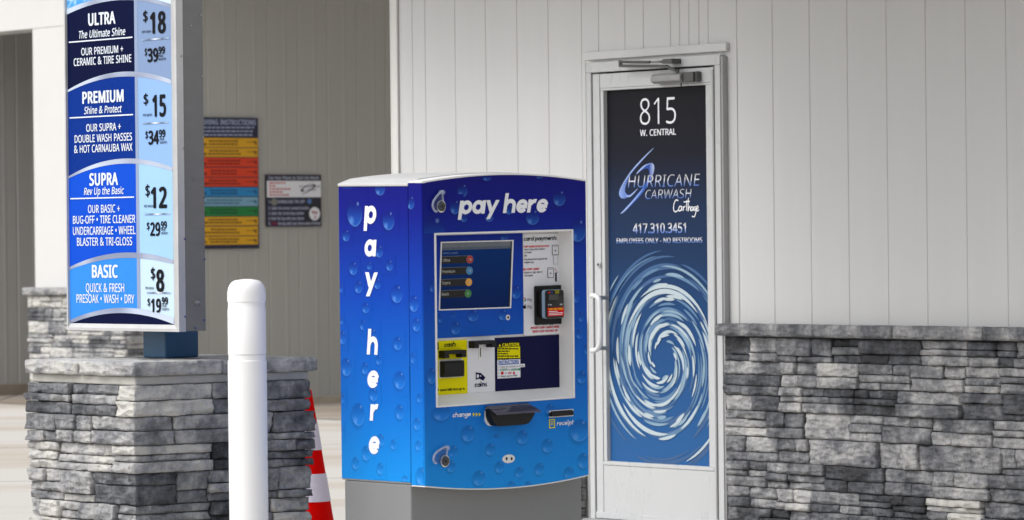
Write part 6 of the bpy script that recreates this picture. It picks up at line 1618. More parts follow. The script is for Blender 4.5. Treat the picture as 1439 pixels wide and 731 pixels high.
mb = MB()
Lt = 0.0026
LN = ['wash_lettering', 's_white']
def T(body, a, b, y, c, bold=0.0, shear=0.0, mat=0):
    q = MB()
    text(q, pfc, body, a, b, y, c, lift=Lt, bold=bold, shear=shear, mat=mat)
    q.build(LN[0], M[LN[1]], sg)
T('ULTRA', 124.7, 163, 34.3, 17, 0.022); T('The Ultimate Shine', 111.6, 177, 51.7, 10.5, 0.006, 0.2)
T('OUR PREMIUM +', 115, 174, 75.8, 10.3, 0.008); T('CERAMIC & TIRE SHINE', 104.4, 185.4, 90, 10.6, 0.008)
T('PREMIUM', 116.5, 174.6, 143.9, 16.5, 0.022); T('Shine & Protect', 119, 172, 159, 10, 0.006, 0.2)
T('OUR SUPRA +', 122, 170.7, 184, 10.5, 0.008); T('DOUBLE WASH PASSES', 105.7, 186.4, 199, 10.6, 0.008); T('& HOT CARNAUBA WAX', 105, 187, 213.4, 10.6, 0.008)
T('SUPRA', 126.4, 166.7, 260, 17, 0.022); T('Rev Up the Basic', 118.8, 175, 273.2, 10, 0.006, 0.2)
T('OUR BASIC +', 124.5, 169.3, 298.8, 11, 0.008); T('BUG-OFF \u2022 TIRE CLEANER', 103.4, 191, 313.7, 11, 0.008)
T('UNDERCARRIAGE \u2022 WHEEL', 103.4, 191.2, 329.6, 11.3, 0.008); T('BLASTER & TRI-GLOSS', 109, 186.6, 345, 11.3, 0.008)
T('BASIC', 130, 166.3, 389.8, 17.5, 0.022); T('QUICK & FRESH', 121.5, 175.5, 410.4, 12, 0.008); T('PRESOAK \u2022 WASH \u2022 DRY', 108.4, 189.7, 425.8, 12, 0.008)
for a, b, y in ((97.5, 187, 56), (98.5, 187.7, 163.5), (99.6, 189, 278.2)):
    q = MB()
    q.poly(pfc, rpx(pfc, a, y - 0.9, b, y + 0.9), Lt)
    q.build('heading_rule', M['s_white'], sg)
LN[:] = ['price_lettering', 'ink_black']
for (d0, d1, dy, dc), (n, n0, n1, ny, nc), (pw0, pw1, py), (e0, e1, ey, ec), (m_, m0, m1, my, mc), (c0_, c1_, cy_, cc), (q0, q1, qy) in (
    ((201.8, 208.2, 30.5, 15), ('18', 211.5, 233.6, 46, 29.5), (200.2, 213, 46.3), (204, 207.4, 78.5, 10.5), ('39', 208, 223, 86.3, 18.5), (223.4, 232.4, 75.2, 9.8), (223.6, 233.6, 80.3)),
    ((202.5, 209, 147, 15), ('15', 215, 234, 163, 30), (201.8, 214.2, 163.5), (205, 208.8, 195, 10.5), ('34', 209.4, 224, 202.5, 19), (224.2, 233, 192.6, 10.5), (225.5, 235, 197.4)),
    ((205, 211.4, 276, 16), ('12', 212.8, 235.4, 291.8, 29), (203.2, 216.4, 291.5), (207, 211, 323, 10.5), ('29', 211.8, 226, 331, 18.5), (226.8, 235.2, 320.8, 10), (227.5, 236.5, 325)),
    ((212.6, 218.8, 392.5, 16), ('8', 220.2, 231.4, 409, 30), (205, 217, 406.6), (208, 211.8, 430, 10.5), ('19', 213, 227, 438.4, 18.6), (228, 236.6, 427.6, 10), (228.8, 238, 432))):
    T('$', d0, d1, dy, dc, 0.01)
    T(n, n0, n1, ny, nc, 0.022)
    T('PER WASH', pw0, pw1, py, 3.4, 0.0)
    T('$', e0, e1, ey, ec, 0.01)
    T(m_, m0, m1, my, mc, 0.016)
    T('99', c0_, c1_, cy_, cc, 0.012)
    T('PER', q0, q0 + (q1 - q0) * 0.62, qy, 3.3, 0.0)
    T('MONTH', q0, q1, qy + 4.4, 3.3, 0.0)
silver = grad_mat('bar_silver', [(0, S(150, 170, 200)), (0.3, S(90, 105, 130)), (0.5, S(225, 232, 240)), (0.75, S(90, 105, 130)), (1, S(170, 190, 215))], 0.3, axis=0)
for a, b, y in ((199.5, 238, 55), (200.5, 237, 173), (204, 239.5, 301), (207, 240.5, 411.6)):
    mb = MB()
    mb.poly(pfc, rpx(pfc, a, y - 1.0, b, y + 1.0), Lt)
    mb.build('divider_bar', silver, sg)

# ================================================================ BOLLARD
pbz = at(348, 560, 14.5)
MBL = pose(pbz.x, pbz.y, 0)
bol = thing('bollard', 'round white plastic covered bollard standing before the stone pedestal', 'bollard', MBL)
pbn = Panel(MBL, (0, -0.066, 0), (1, 0, 0), (0, 0, 1))
bz = lambda y: pbn.px(347, y)[1]
rb = (pbn.px(376.2, 560)[0] - pbn.px(321.3, 560)[0]) / 2
ztp = bz(392.3)
mb = MB()
mb.lathe([(rb, 0), (rb, bz(508)), (rb - 0.0012, bz(507.4)), (rb - 0.0028, bz(506.8)), (rb - 0.0028, bz(499))], 64)
mb.build('sleeve', M['bollard'], bol, smooth=35)
mb = MB()
r2 = rb - 0.0012
prof = [(r2, bz(498.6)), (r2, bz(434)), (r2 - 0.0016, bz(433)), (r2 - 0.0016, bz(425)), (r2 + 0.0005, bz(424)), (r2 + 0.0005, bz(412))]
for i in range(1, 12):
    a = math.pi / 2 * i / 11
    prof.append((r2 * (0.48 + 0.52 * math.cos(a)) if i < 11 else r2 * 0.48, bz(412) + (ztp - bz(412)) * math.sin(a) * 0.93))
prof += [(r2 * 0.25, ztp - 0.0006), (0.001, ztp)]
mb.lathe(prof, 64)
mb.build('cap_sleeve', M['bollard'], bol, smooth=35)

# ================================================================ TRAFFIC CONE
YC = 17.4
gz = at(410, 600, YC)
edge = at(468, 731, YC)
tip = at(437.5, 562, YC)
slope = (edge.x - tip.x - ROLL * (tip.z - edge.z)) / (tip.z - edge.z)
cz_top = tip.z + 0.04
rt = 0.030
cx_ = tip.x - rt - slope * 0.04 + 0.008
MC = pose(cx_, YC, 0.3)
cone = thing('traffic_cone', 'red traffic cone with two white reflective collars, half hidden behind the stone pedestal', 'cone', MC)
rad = lambda z: rt + (cz_top - z) * slope
zc_ = lambda y: at(450, y, YC).z
mb = MB()
prof = [(rad(0.03), 0.03)] + [(rad(z), z) for z in (0.1, 0.25, 0.4, 0.55)] + [(rt, cz_top), (rt * 0.8, cz_top + 0.003), (rt * 0.75, cz_top - 0.02)]
prof = sorted(prof[:-2], key=lambda q: q[1]) + prof[-2:]
mb.lathe(prof, 48)
mb.build('cone_body', M['cone_red'], cone, smooth=40)
for a, b in ((593, 632), (665, 704)):
    mb = MB()
    z1, z0 = zc_(a), zc_(b)
    mb.lathe([(rad(z0) + 0.0005, z0), (rad(z0) + 0.002, z0 + 0.001), (rad(z1) + 0.002, z1 - 0.001), (rad(z1) + 0.0005, z1)], 48)
    mb.build('reflective_collar', M['cone_white'], cone, smooth=40)
mb = MB()
mb.box(-0.19, 0.19, -0.19, 0.19, 0.0, 0.032)
mb.build('cone_base', M['black'], cone, bevel=0.01)

# ================================================================ PAY STATION
pk = at(577.5, 680, 14.4)
TILT = R(1.15)
MK = pose(pk.x, pk.y + pk.z * math.sin(TILT), R(45), 0, TILT)
kio = thing('pay_station', 'blue self-service pay station with printed water droplets, screen and card reader on a grey base', 'kiosk', MK)
KF = Panel(MK, (0, -0.073, 0), (1, 0, 0), (0, 0, 1))        # door front
KS = Panel(MK, (0, 0, 0), (0, -1, 0), (0, 0, 1))            # left side
def kf(y):
    return Panel(MK, (0, y, 0), (1, 0, 0), (0, 0, 1))
XR = KF.px(825, 460)[0]
DK = -KS.px(478, 460)[0]
zs1, zs0 = KS.px(574, 258)[1], KS.px(579, 678.5)[1]
KX0 = KF.px(595.5, 460)[0]
def lag(pts):
    (x0, y0), (x1, y1), (x2, y2) = pts
    return lambda x: (y0 * (x - x1) * (x - x2) / ((x0 - x1) * (x0 - x2)) + y1 * (x - x0) * (x - x2) / ((x1 - x0) * (x1 - x2)) + y2 * (x - x0) * (x - x1) / ((x2 - x0) * (x2 - x1)))
ftop = lag([KF.px(*p) for p in ((600, 256.4), (703, 246.2), (820, 254.6))])
fbot = lag([KF.px(*p) for p in ((600, 683.0), (690, 686.2), (827, 667.0))])
x0k = -0.003

# droplets printed on a panel: centre/half size in pixels, clipped to bounds
def drops(mb, pn, lst, bounds, mat=1, lift=0.0004):
    for i, (x, y, wx, hy) in enumerate(lst):
        u, v = pn.px(x, y)
        a = abs(pn.px(x + wx, y)[0] - u)
        b = abs(pn.px(x, y - hy)[1] - v)
        bd_ = bounds(u, v) if callable(bounds) else bounds
        q0, q1 = max(u - 1.75 * a, bd_[0]), min(u + 1.75 * a, bd_[2])
        r0, r1 = max(v - 1.75 * b, bd_[1]), min(v + 1.75 * b, bd_[3])
        if q1 - q0 < 0.002 or r1 - r0 < 0.002:
            continue
        L = lift + 0.00006 * (i % 9)
        pi = len(mb.f)
        mb.add([pn.p(q0, r0, L), pn.p(q1, r0, L), pn.p(q1, r1, L), pn.p(q0, r1, L)], [(0, 1, 2, 3)], mat)
        mb.uv[pi] = [((p - u) / a, (q - v) / b) for p, q in ((q0, r0), (q1, r0), (q1, r1), (q0, r1))]
def ZZ(lst, s, ox, oy):
    return [(ox + a / s, oy + b / s, c / s, d / s) for a, b, c, d in lst]

# base
mb = MB()
xb1 = kf(0.03).px(809.5, 700)[0]
mb.box(0.002, xb1, 0.002, DK - 0.01, -0.05, zs0 - 0.006)
mb.build('base', M['kiosk_grey'], kio, bevel=0.006)
# cabinet behind the door
mb = MB()
fT = lambda x: ftop(x) - 0.004
n = 20
xs = [0.0 + (XR - 0.012) * i / n for i in range(n + 1)]
zsd = zs1 - 0.010
def ctop(x):
    return max(min(ftop(x), 9), zsd) - 0.0 if x > 0.001 else zsd
vs = [(0, 0, zs0), (0, DK, zs0), (0, DK, zsd), (0, 0, zsd)]
mb.add(vs, [(0, 3, 2, 1)])
mb.add([(XR - 0.012, 0, zs0), (XR - 0.012, DK, zs0), (XR - 0.012, DK, zsd), (XR - 0.012, 0, zsd), (0, 0.001, zs0), (0, DK, zs0), (0, DK, zsd)],
       [(0, 1, 2, 3), (4, 0, 1, 5), (1, 5, 6, 2)])
mb.add([(0, 0.0, zs0), (XR - 0.012, 0.0, zs0), (XR - 0.012, 0.0, zsd), (0, 0.0, zsd)], [(0, 1, 2, 3)])
side = ZZ([(83, 103, 19, 28), (217, 103, 20, 28), (113, 203, 31, 57), (252, 233, 24, 41), (77, 295, 15, 25), (213, 360, 16, 26), (107, 430, 17, 28), (173, 420, 10, 16), (256, 418, 14, 23),
           (128, 507, 16, 26), (205, 493, 13, 23), (286, 535, 23, 38), (158, 593, 15, 22), (57, 512, 8, 18), (147, 663, 13, 22), (60, 645, 7, 16), (185, 705, 20, 28), (63, 715, 13, 28), (290, 722, 17, 15)], 2.926, 460, 230) + \
       ZZ([(60, 20, 13, 24), (75, 128, 20, 36), (148, 133, 13, 24), (202, 100, 10, 20), (277, 35, 17, 27), (285, 180, 22, 36), (182, 235, 17, 27), (58, 250, 10, 22), (122, 315, 25, 46), (285, 305, 16, 30),
           (211, 415, 15, 24), (260, 433, 11, 20), (153, 467, 16, 30), (112, 507, 14, 25), (209, 528, 13, 24), (57, 380, 6, 20), (307, 567, 12, 12)], 2.8, 460, 470)
drops(mb, KS, side, (-DK + 0.001, zs0 + 0.001, -0.001, zsd - 0.001))
cab = mb.build('cabinet', [M['wrap'], M['drop']], kio)
# thin grey seam above the base
mb = MB()
mb.box(0.0005, XR - 0.014, 0.001, DK - 0.002, zs0 - 0.0055, zs0 - 0.0005)
mb.build('base_flange', M['kiosk_grey'], kio)

# arched white roof
mb = MB()
n = 28
xs = [-0.003 + (XR - 0.005) * i / n for i in range(n + 1)]
zr_ = lambda x: zs1 + 0.0005 + (ftop(max(x, 0)) - ftop(0.0)) * 1.02 + 0.010 * min(1.0, max(x, 0) / 0.05)
yf_, yb_ = -0.0025, DK + 0.003
vs = []
for x in xs:
    z = zr_(x)
    vs += [(x, yf_, z - 0.0105), (x, yf_, z), (x, yb_, z), (x, yb_, z - 0.0105)]
fs = []
for i in range(n):
    a, b = 4 * i, 4 * i + 4
    fs += [(a, b, b + 1, a + 1), (a + 1, b + 1, b + 2, a + 2), (a + 2, b + 2, b + 3, a + 3), (a + 3, b + 3, b, a)]
fs += [(0, 1, 2, 3), (4 * n, 4 * n + 3, 4 * n + 2, 4 * n + 1)]
mb.add(vs, fs)
mb.build('roof', M['roof_grey'], kio, bevel=0.003)

# door: printed front with the opening, printed left edge, pale rim
hx0, hx1 = KF.px(611.5, 450)[0], KF.px(806.0, 450)[0]
hz1, hz0 = KF.px(706, 325.3)[1], KF.px(709, 566)[1]
mb = MB()
YD = -0.073
xs = sorted(set([x0k + (XR - x0k) * i / 40 for i in range(41)] + [hx0, hx1]))
for a, b in zip(xs[:-1], xs[1:]):
    m_ = (a + b) / 2
    if hx0 < m_ < hx1:
        mb.add([(a, YD, fbot(a)), (b, YD, fbot(b)), (b, YD, hz0), (a, YD, hz0)], [(0, 1, 2, 3)])
        mb.add([(a, YD, hz1), (b, YD, hz1), (b, YD, ftop(b)), (a, YD, ftop(a))], [(0, 1, 2, 3)])
    else:
        mb.add([(a, YD, fbot(a)), (b, YD, fbot(b)), (b, YD, ftop(b)), (a, YD, ftop(a))], [(0, 1, 2, 3)])
# left edge (rounded corner) and right edge
k = 6
rc = 0.006
mb.v = [(x if x > x0k + 1e-6 else x0k + rc, y, z) for x, y, z in mb.v]
arc = [(x0k, -0.0058)] + [(x0k + rc - rc * math.cos(R(90 * i / k)), YD + rc - rc * math.sin(R(90 * i / k))) for i in range(k + 1)]
fb0, ft0 = fbot(x0k + rc), ftop(x0k + rc)
vs = [(x, y, fb0) for x, y in arc] + [(x, y, ft0) for x, y in arc]
q = len(arc)
mb.add(vs, [(i, i + 1, q + i + 1, q + i) for i in range(q - 1)])
mb.add([(XR, YD, fbot(XR)), (XR, -0.006, fbot(XR)), (XR, -0.006, ftop(XR)), (XR, YD, ftop(XR))], [(0, 1, 2, 3)])
front = ZZ([(300, 225, 42, 56), (505, 118, 36, 26), (950, 110, 32, 16), (1115, 290, 52, 68), (235, 365, 42, 62), (890, 450, 56, 66), (310, 460, 28, 32), (525, 450, 36, 40), (690, 385, 30, 45), (690, 580, 40, 40), (1270, 560, 70, 100), (40, 575, 112, 140)], 5.996, 600, 230) + \
        ZZ([(215, 85, 52, 48), (375, 210, 40, 50), (545, 238, 20, 27), (700, 232, 34, 42), (508, 305, 30, 37), (850, 283, 32, 42), (285, 322, 30, 40), (272, 408, 27, 36), (563, 412, 27, 35), (683, 443, 27, 33),
            (803, 423, 28, 37), (440, 478, 38, 47), (1065, 373, 33, 47), (980, 447, 30, 37), (636, 522, 24, 28), (735, 522, 22, 24), (1045, 192, 55, 68), (865, 65, 25, 32), (475, 110, 15, 35), (175, 523, 18, 10)], 4.274, 570, 560) + \
        ZZ([(1203, 110, 25, 38), (1222, 450, 38, 50), (1258, 230, 14, 40), (35, 440, 35, 65)], 5.625, 600, 450) + ZZ([(1020, 520, 20, 45), (1055, 660, 18, 35), (35, 450, 18, 40)], 4.873, 600, 310)
def fbounds(u, v):
    if v > hz1:
        return (x0k + rc, hz1 + 0.001, XR - 0.001, min(ftop(u - 0.05), ftop(u + 0.05)) - 0.001)
    if v < hz0:
        return (x0k + rc, max(fbot(u - 0.06), fbot(u + 0.06)) + 0.001, XR - 0.001, hz0 - 0.001)
    if u < (hx0 + hx1) / 2:
        return (x0k + rc, fb0, hx0 - 0.001, ft0)
    return (hx1 + 0.001, fbot(XR), XR - 0.001, ftop(XR))
drops(mb, KF, front, fbounds)
KE = Panel(MK, (x0k, 0, 0), (0, -1, 0), (0, 0, 1))
band = ZZ([(343, 160, 15, 28), (328, 297, 8, 15), (356, 575, 19, 35), (366, 662, 16, 28)], 2.926, 460, 230) + ZZ([(337, 92, 8, 22), (362, 250, 10, 18), (353, 352, 14, 24), (359, 437, 12, 20), (370, 558, 20, 36)], 2.8, 460, 470)
drops(mb, KE, band, (0.0062, fb0 + 0.001, 0.073 - rc - 0.0005, ft0 - 0.001))
dr = mb.build('front_door', [M['wrap'], M['drop']], kio)
mb = MB()
xs = [x0k - 0.001 + (XR + 0.002 - x0k) * i / 40 for i in range(41)]
def rimstrip(f, d0, d1, yf, yb):
    vs = []
    for x in xs:
        z = f(max(min(x, XR), x0k + rc))
        vs += [(x, yf, z + d0), (x, yf, z + d1), (x, yb, z + d1), (x, yb, z + d0)]
    fs = []
    for i in range(len(xs) - 1):
        a, b = 4 * i, 4 * i + 4
        fs += [(a, b, b + 1, a + 1), (a + 1, b + 1, b + 2, a + 2), (a + 2, b + 2, b + 3, a + 3), (a + 3, b + 3, b, a)]
    m = 4 * (len(xs) - 1)
    fs += [(0, 1, 2, 3), (m, m + 3, m + 2, m + 1)]
    mb.add(vs, fs)
rimstrip(ftop, 0.0003, 0.0065, YD - 0.002, -0.0058)
mb.build('door_rim', M['kiosk_white'], dr, bevel=0.0015)
mb = MB()
rimstrip(fbot, -0.0045, -0.0003, YD - 0.0015, -0.0058)
mb.build('door_rim', M['kiosk_white'], dr, bevel=0.0015)
mb = MB()
mb.box(0.0025, XR - 0.016, -0.0095, -0.0006, max(zs0, fbot(XR)) + 0.002, zs1 - 0.016)
mb.build('door_seal', M['ink_navy'], dr)
# recess: pale moulded surround
YB = YD + 0.060
mb = MB()
lip = 0.007
zl_in = kf(YB).px(709, 548.5)[1]
for (a, b, c, d) in ((hx0 - 0.001, hx0 + lip, hz0 - 0.001, hz1 + 0.001), (hx1 - lip, hx1 + 0.001, hz0 - 0.001, hz1 + 0.001)):
    mb.box(a, b, YD - 0.004, YD + 0.004, c, d)
mb.box(hx0 + lip + 0.0003, hx1 - lip - 0.0003, YD - 0.004, YD + 0.004, hz1 - lip * 0.8, hz1 + 0.001)
mb.box(hx0 + lip + 0.0003, hx1 - lip - 0.0003, YD - 0.004, YD + 0.004, hz0 - 0.001, hz0 + lip * 0.8)
i0, i1, j0, j1 = hx0 + lip * 0.7, hx1 - lip * 0.7, hz0 + lip * 0.6, hz1 - lip * 0.6
b0, b1, c0b, c1b = hx0 + 0.008, hx1 - 0.018, zl_in, hz1 - 0.010
Y1 = YD + 0.0035
vs = [(i0, Y1, j0), (i1, Y1, j0), (i1, Y1, j1), (i0, Y1, j1), (b0, YB, c0b), (b1, YB, c0b), (b1, YB, c1b), (b0, YB, c1b)]
mb.add(vs, [(0, 1, 5, 4), (1, 2, 6, 5), (2, 3, 7, 6), (3, 0, 4, 7), (4, 5, 6, 7)])
rec = mb.build('recess_surround', M['kiosk_white'], dr, bevel=0.0025)

# panels in the recess
KB = kf(YB)
mb = MB()
A = rpx(KB, 612.5, 328.5, 733, 474)
pz = [KB.px(x, y) for x, y in ((612.5, 473), (730.5, 470), (735.3, 327.5), (612.5, 331.5))]
u0_, u1_ = b0 + 0.001, KB.px(733.3, 400)[0]
v1_, v0_ = KB.px(674, 328.8)[1], KB.px(672, 472.6)[1]
mb.slab(KB, rect(u0_, v0_, u1_, v1_, 0.004), 0.0003, 0.006)
KB2 = kf(YB - 0.006)
dl_ = ZZ([(530, 110, 28, 25), (610, 490, 33, 45), (315, 650, 38, 40), (520, 645, 33, 38), (180, 650, 18, 24), (90, 670, 15, 30)], 4.873, 600, 310) + [(640, 461, 7, 9), (708, 468, 6, 5)]
drops(mb, KB2, dl_, (u0_ + 0.004, v0_ + 0.004, u1_ - 0.004, v1_ - 0.004))
spn = mb.build('screen_panel', [M['wrap'], M['drop']], rec)
# screen with a pale frame
mb = MB()
so_ = pxpoly(KB2, [(616, 436.5), (717.5, 433.0), (721.2, 337.3), (619.0, 340.0)])
si_ = pxpoly(KB2, [(617.6, 434.9), (716.0, 431.4), (719.2, 339.0), (620.4, 341.6)])
for i in range(4):
    j = (i + 1) % 4
    q = [so_[i], so_[j], si_[j], si_[i]]
    mb.slab(KB2, q, 0.0002, 0.0026)
mb.build('screen_frame', M['kiosk_white'], rec)
mb = MB()
mb.slab(KB2, si_, 0.0003, 0.0016)
scn = mb.build('screen', M['screen'], rec)
KB3 = kf(YB - 0.0076)
mb = MB()
mb.poly(KB3, pxpoly(KB3, [(620.0, 352.0), (718.8, 349.0), (719.1, 339.2), (620.3, 341.9)]), 0.0003, 0)  # grey band across the screen top
mb.poly(KB3, pxpoly(KB3, [(620.1, 348.0), (718.9, 345.2), (719.1, 339.2), (620.3, 341.9)]), 0.0005, 1)  # lighter grey upper part of the band
mb.poly(KB3, pxpoly(KB3, [(714.2, 431.2), (716.0, 431.2), (719.1, 339.2), (717.6, 339.2)]), 0.0008, 2)
for x0_, x1_, ya, yb2 in ((619.3, 660, 360.3, 370.2), (618.8, 659.3, 376.1, 386.0), (618.3, 658.5, 392.4, 402.0), (617.9, 657.5, 408.2, 418.2)):
    mb.poly(KB3, rpx(KB3, x0_, ya, x1_, yb2), 0.0004, 2)
    mb.poly(KB3, rpx(KB3, x0_, ya - 0.5, x1_, ya), 0.0004, 1)
for i, (x, y, c) in enumerate(((660, 364.6, 3), (659.6, 380.5, 4), (658.6, 396.6, 5), (657.6, 412.6, 6))):
    mb.poly(KB3, ell(KB3, x, y, 4.9, 5.7), 0.0006, 1)
    mb.poly(KB3, ell(KB3, x, y, 4.5, 5.3), 0.0008, c)
for t, a, b, y in (('Ultra', 622.2, 632, 367.8), ('Premium', 621.6, 639.4, 383.5), ('Supra', 621.2, 632.6, 399.5), ('Basic', 620.6, 630.8, 415.3)):
    text(mb, KB3, t, a, b, y, 4.0, lift=0.0007, mat=7, bold=0.01)
text(mb, KB3, 'Select a wash', 622, 643.4, 356.9, 2.8, lift=0.0007, mat=8)
for t, x, y in (('18', 660, 366.6), ('15', 659.8, 382.4), ('12', 658.6, 398.5), ('8', 657.6, 414.4)):
    text(mb, KB3, t, x - (2.2 if len(t) > 1 else 1.0), x + (2.2 if len(t) > 1 else 1.0), y, 3.6, lift=0.0011, mat=7)
mb.build('screen_menu', [pm('screen_grey', S(70, 82, 100), 0.3), pm('screen_light_grey', S(96, 104, 114), 0.3), M['black_gloss'], pm('ui_red', S(165, 28, 30), 0.25),
                         pm('ui_cyan', S(36, 125, 175), 0.25), pm('ui_amber', S(215, 150, 30), 0.25), pm('ui_green', S(30, 120, 45), 0.25),
                         pm('ui_text', S(165, 165, 160), 0.4), pm('ui_text_blue', S(90, 115, 165), 0.4)], rec)
def knob(name, mats, x, y, r, d, pn, par, inner=0.6):
    u, v = pn.px(x, y)
    mb = MB()
    mb.tube([pn.p(u, v, 0.0003), pn.p(u, v, d)], r, 20)
    mb.tube([pn.p(u, v, d + 0.0003), pn.p(u, v, d + 0.001)], r * inner, 16, mat=1)
    return mb.build(name, mats, par, smooth=40)
knob('camera_hole', [M['kiosk_white'], M['black']], 713.2, 446.2, 0.0095, 0.003, KB2, rec, 0.5)

# card panel
mb = MB()
cr_ = rpx(KB, 734.3, 328.6, 791.8, 470.6, 0.005)
mb.slab(KB, cr_, 0.0003, 0.0050)
mb.build('card_panel', M['panel_white'], rec, bevel=0.001)
KC = kf(YB - 0.005)
mb = MB()
rtext(mb, KC, 'card payments', 735.6, 781.8, 338.0, 4.3, mat=0, shear=0.2, wk=0.8)
mb.build('card_heading', M['ink_black'], rec)
CM = [M['ink_black'], M['ink_red'], M['ink_grey'], M['panel_white'], M['ink_yellow'], M['ink_green'], M['ink_blue']]
mb = MB()
for t, a, b, y, c, m_ in (('CHIP CARDS/CONTACTLESS', 735.4, 771.6, 347.6, 2.7, 1), ('Insert chip card in bottom', 736.4, 765.5, 351.6, 2.6, 0), ('of reader', 736.5, 747, 356.0, 2.6, 0), ('OR', 736.2, 740, 360.6, 2.5, 0),
                       ('\u2022 Tap phone/card against the', 734.8, 768.8, 365.4, 2.6, 0), ('reader face', 736.8, 750, 370.0, 2.6, 0), ('NO CHIP CARD?', 735, 757.6, 379.6, 2.8, 1),
                       ('\u2022 Swipe on right side of', 734.9, 762.2, 384.0, 2.7, 0), ('the reader', 737, 748.8, 388.4, 2.6, 0), ('INSERT CHIP CARDS HERE', 745.5, 785.6, 461.6, 3.0, 1), ('WITH CHIP FACING UP', 748, 783.4, 466.7, 3.0, 1)):
    text(mb, KC, t, a, b, y, c, mat=m_, bold=0.022 if m_ else 0.004, shear=0.12 if m_ else 0)
mb.build('card_lettering', CM, rec)
mb = MB()
for x in (756.8, 765.6, 774.8):
    q = [(x - 2.6, 457.3), (x - 0.6, 454.2), (x + 0.6, 454.2), (x + 2.6, 456.7), (x + 1.4, 457.0), (x, 455.4), (x - 1.4, 457.3)]
    mb.poly(KC, ccw(pxpoly(KC, q)), 0.0012, 0)
mb.build('arrow_marks', CM, rec)
mb = MB()
text(mb, KC, 'Pay', 741, 747.2, 423.2, 4.2, mat=2)
text(mb, KC, 'Pay', 741, 747.4, 433.4, 4.6, mat=2)
PAYMB = mb
mb = MB()
# pictograms: reader with card below, reader with card beside
def frame_px(x0, y0, x1, y1, t, r_, mat):
    mb.poly(KC, rpx(KC, x0, y0, x1, y1, r_), 0.0010, mat)
    mb.poly(KC, rpx(KC, x0 + t, y0 + t, x1 - t, y1 - t, r_ * 0.7), 0.0013, 3)
frame_px(775.4, 344.4, 784.8, 358.4, 0.7, 0.003, 0)
frame_px(777.3, 358.8, 783.6, 371.4, 0.4, 0.0, 2)
frame_px(769.2, 376.2, 777.8, 390.6, 0.7, 0.003, 0)
frame_px(779.8, 383, 785.6, 395.6, 0.3, 0.0, 2)
mb.poly(KC, rpx(KC, 779.9, 383.2, 782, 395.4), 0.0016, 0)
for x, y in ((780.0, 352.4), (773.4, 384.2)):
    mb.poly(KC, ell(KC, x, y, 1.3, 1.3, 10), 0.0016, 2)
    mb.poly(KC, rpx(KC, x - 3, y - 6, x + 3, y - 5.4), 0.0016, 2)
mb.poly(KC, ell(KC, 779.6, 378.4, 0.8, 0.8, 8), 0.0013, 1)
ribbon(mb, KC, [(779.6, 378.4), (781.6, 380.2), (782.8, 382.8)], 0.0012, 0.0014, 1)
mb.build('card_pictograms', CM, rec)
mb = PAYMB
# four-colour ring and apple shapes before the two words
def ring_arc(x, y, rx, ry, a0, a1, mat):
    n = 8
    ribbon(mb, KC, [(x + rx * math.cos(R(a0 + (a1 - a0) * i / n)), y - ry * math.sin(R(a0 + (a1 - a0) * i / n))) for i in range(n + 1)], 0.0030, 0.0012 + 0.0001 * (mat % 3), mat)
ring_arc(737.0, 421.0, 1.7, 2.1, 45, 150, 1); ring_arc(737.0, 421.0, 1.7, 2.1, 150, 210, 4); ring_arc(737.0, 421.0, 1.7, 2.1, 210, 310, 5); ring_arc(737.0, 421.0, 1.7, 2.1, 310, 360, 6)
mb.poly(KC, rpx(KC, 737.2, 420.5, 739.0, 421.3), 0.0015, 6)
mb.poly(KC, ccw(pxpoly(KC, catmull([(737, 429.6), (738.8, 429.3), (738.4, 431), (739.2, 432), (738.2, 434), (737, 433.6), (735.8, 434), (734.7, 431.6), (735.6, 429.4)], 4, True))), 0.0012, 0)
mb.poly(KC, ccw(pxpoly(KC, [(737, 428.9), (737.6, 427.6), (738.4, 427.3), (738, 428.6)])), 0.0012, 0)
mb.build('payment_marks', CM, rec)

# card reader
mb = MB()
mb.slab(KC, rpx(KC, 750.3, 401.2, 788, 456.0, 0.006), 0.0003, 0.010)
mb.build('reader_mount', M['black'], rec, bevel=0.002)
KR = kf(YB - 0.062)
ro = rpx(KR, 767.5, 407.2, 793.0, 447.5, 0.010)
mb = MB()
nb = len(ro)
def shrink(uv, k):
    cu_, cv_ = sum(q[0] for q in uv) / len(uv), sum(q[1] for q in uv) / len(uv)
    return [(cu_ + (a - cu_) * k, cv_ + (b - cv_) * k) for a, b in uv]
lay_ = [(-0.050, 0.90), (-0.030, 0.97), (-0.028, 1.0), (0.0, 1.0)]
def loft(mb, pn, uv, levels, mat=0, cap=True):
    n = len(uv)
    rings = [[pn.p(a, b, l) for a, b in shrink(uv, k)] for l, k in levels]
    vs = [q for r_ in rings for q in r_]
    fs = [(i * n + j, i * n + (j + 1) % n, (i + 1) * n + (j + 1) % n, (i + 1) * n + j) for i in range(len(rings) - 1) for j in range(n)]
    if cap:
        fs.append(tuple(range((len(rings) - 1) * n, len(rings) * n)))
    mb.add(vs, fs, mat)
loft(mb, KR, ro, [(-0.0535, 0.86), (-0.022, 0.96)])
rd = mb.build('reader_body', M['black'], rec, smooth=50)
mb = MB()
loft(mb, KR, ro, [(-0.022, 0.955), (-0.021, 1.0), (-0.008, 1.0), (-0.007, 0.955)])
mb.build('reader_band', pm('reader_band', S(140, 165, 185), 0.4), rec, smooth=50)
mb = MB()
loft(mb, KR, ro, [(-0.008, 0.95), (-0.004, 0.985), (-0.001, 0.97), (0.0, 0.93)])
mb.build('reader_face', M['black_gloss'], rec, smooth=50)
mb = MB()
mb.poly(KR, rpx(KR, 771, 413.8, 785, 421.6), 0.0006, 0)
mb.poly(KR, rpx(KR, 770.0, 410.4, 773.4, 412.2, 0.001), 0.0006, 1)
mb.poly(KR, ell(KR, 775.3, 411.4, 1.0, 1.2, 10), 0.0006, 2)
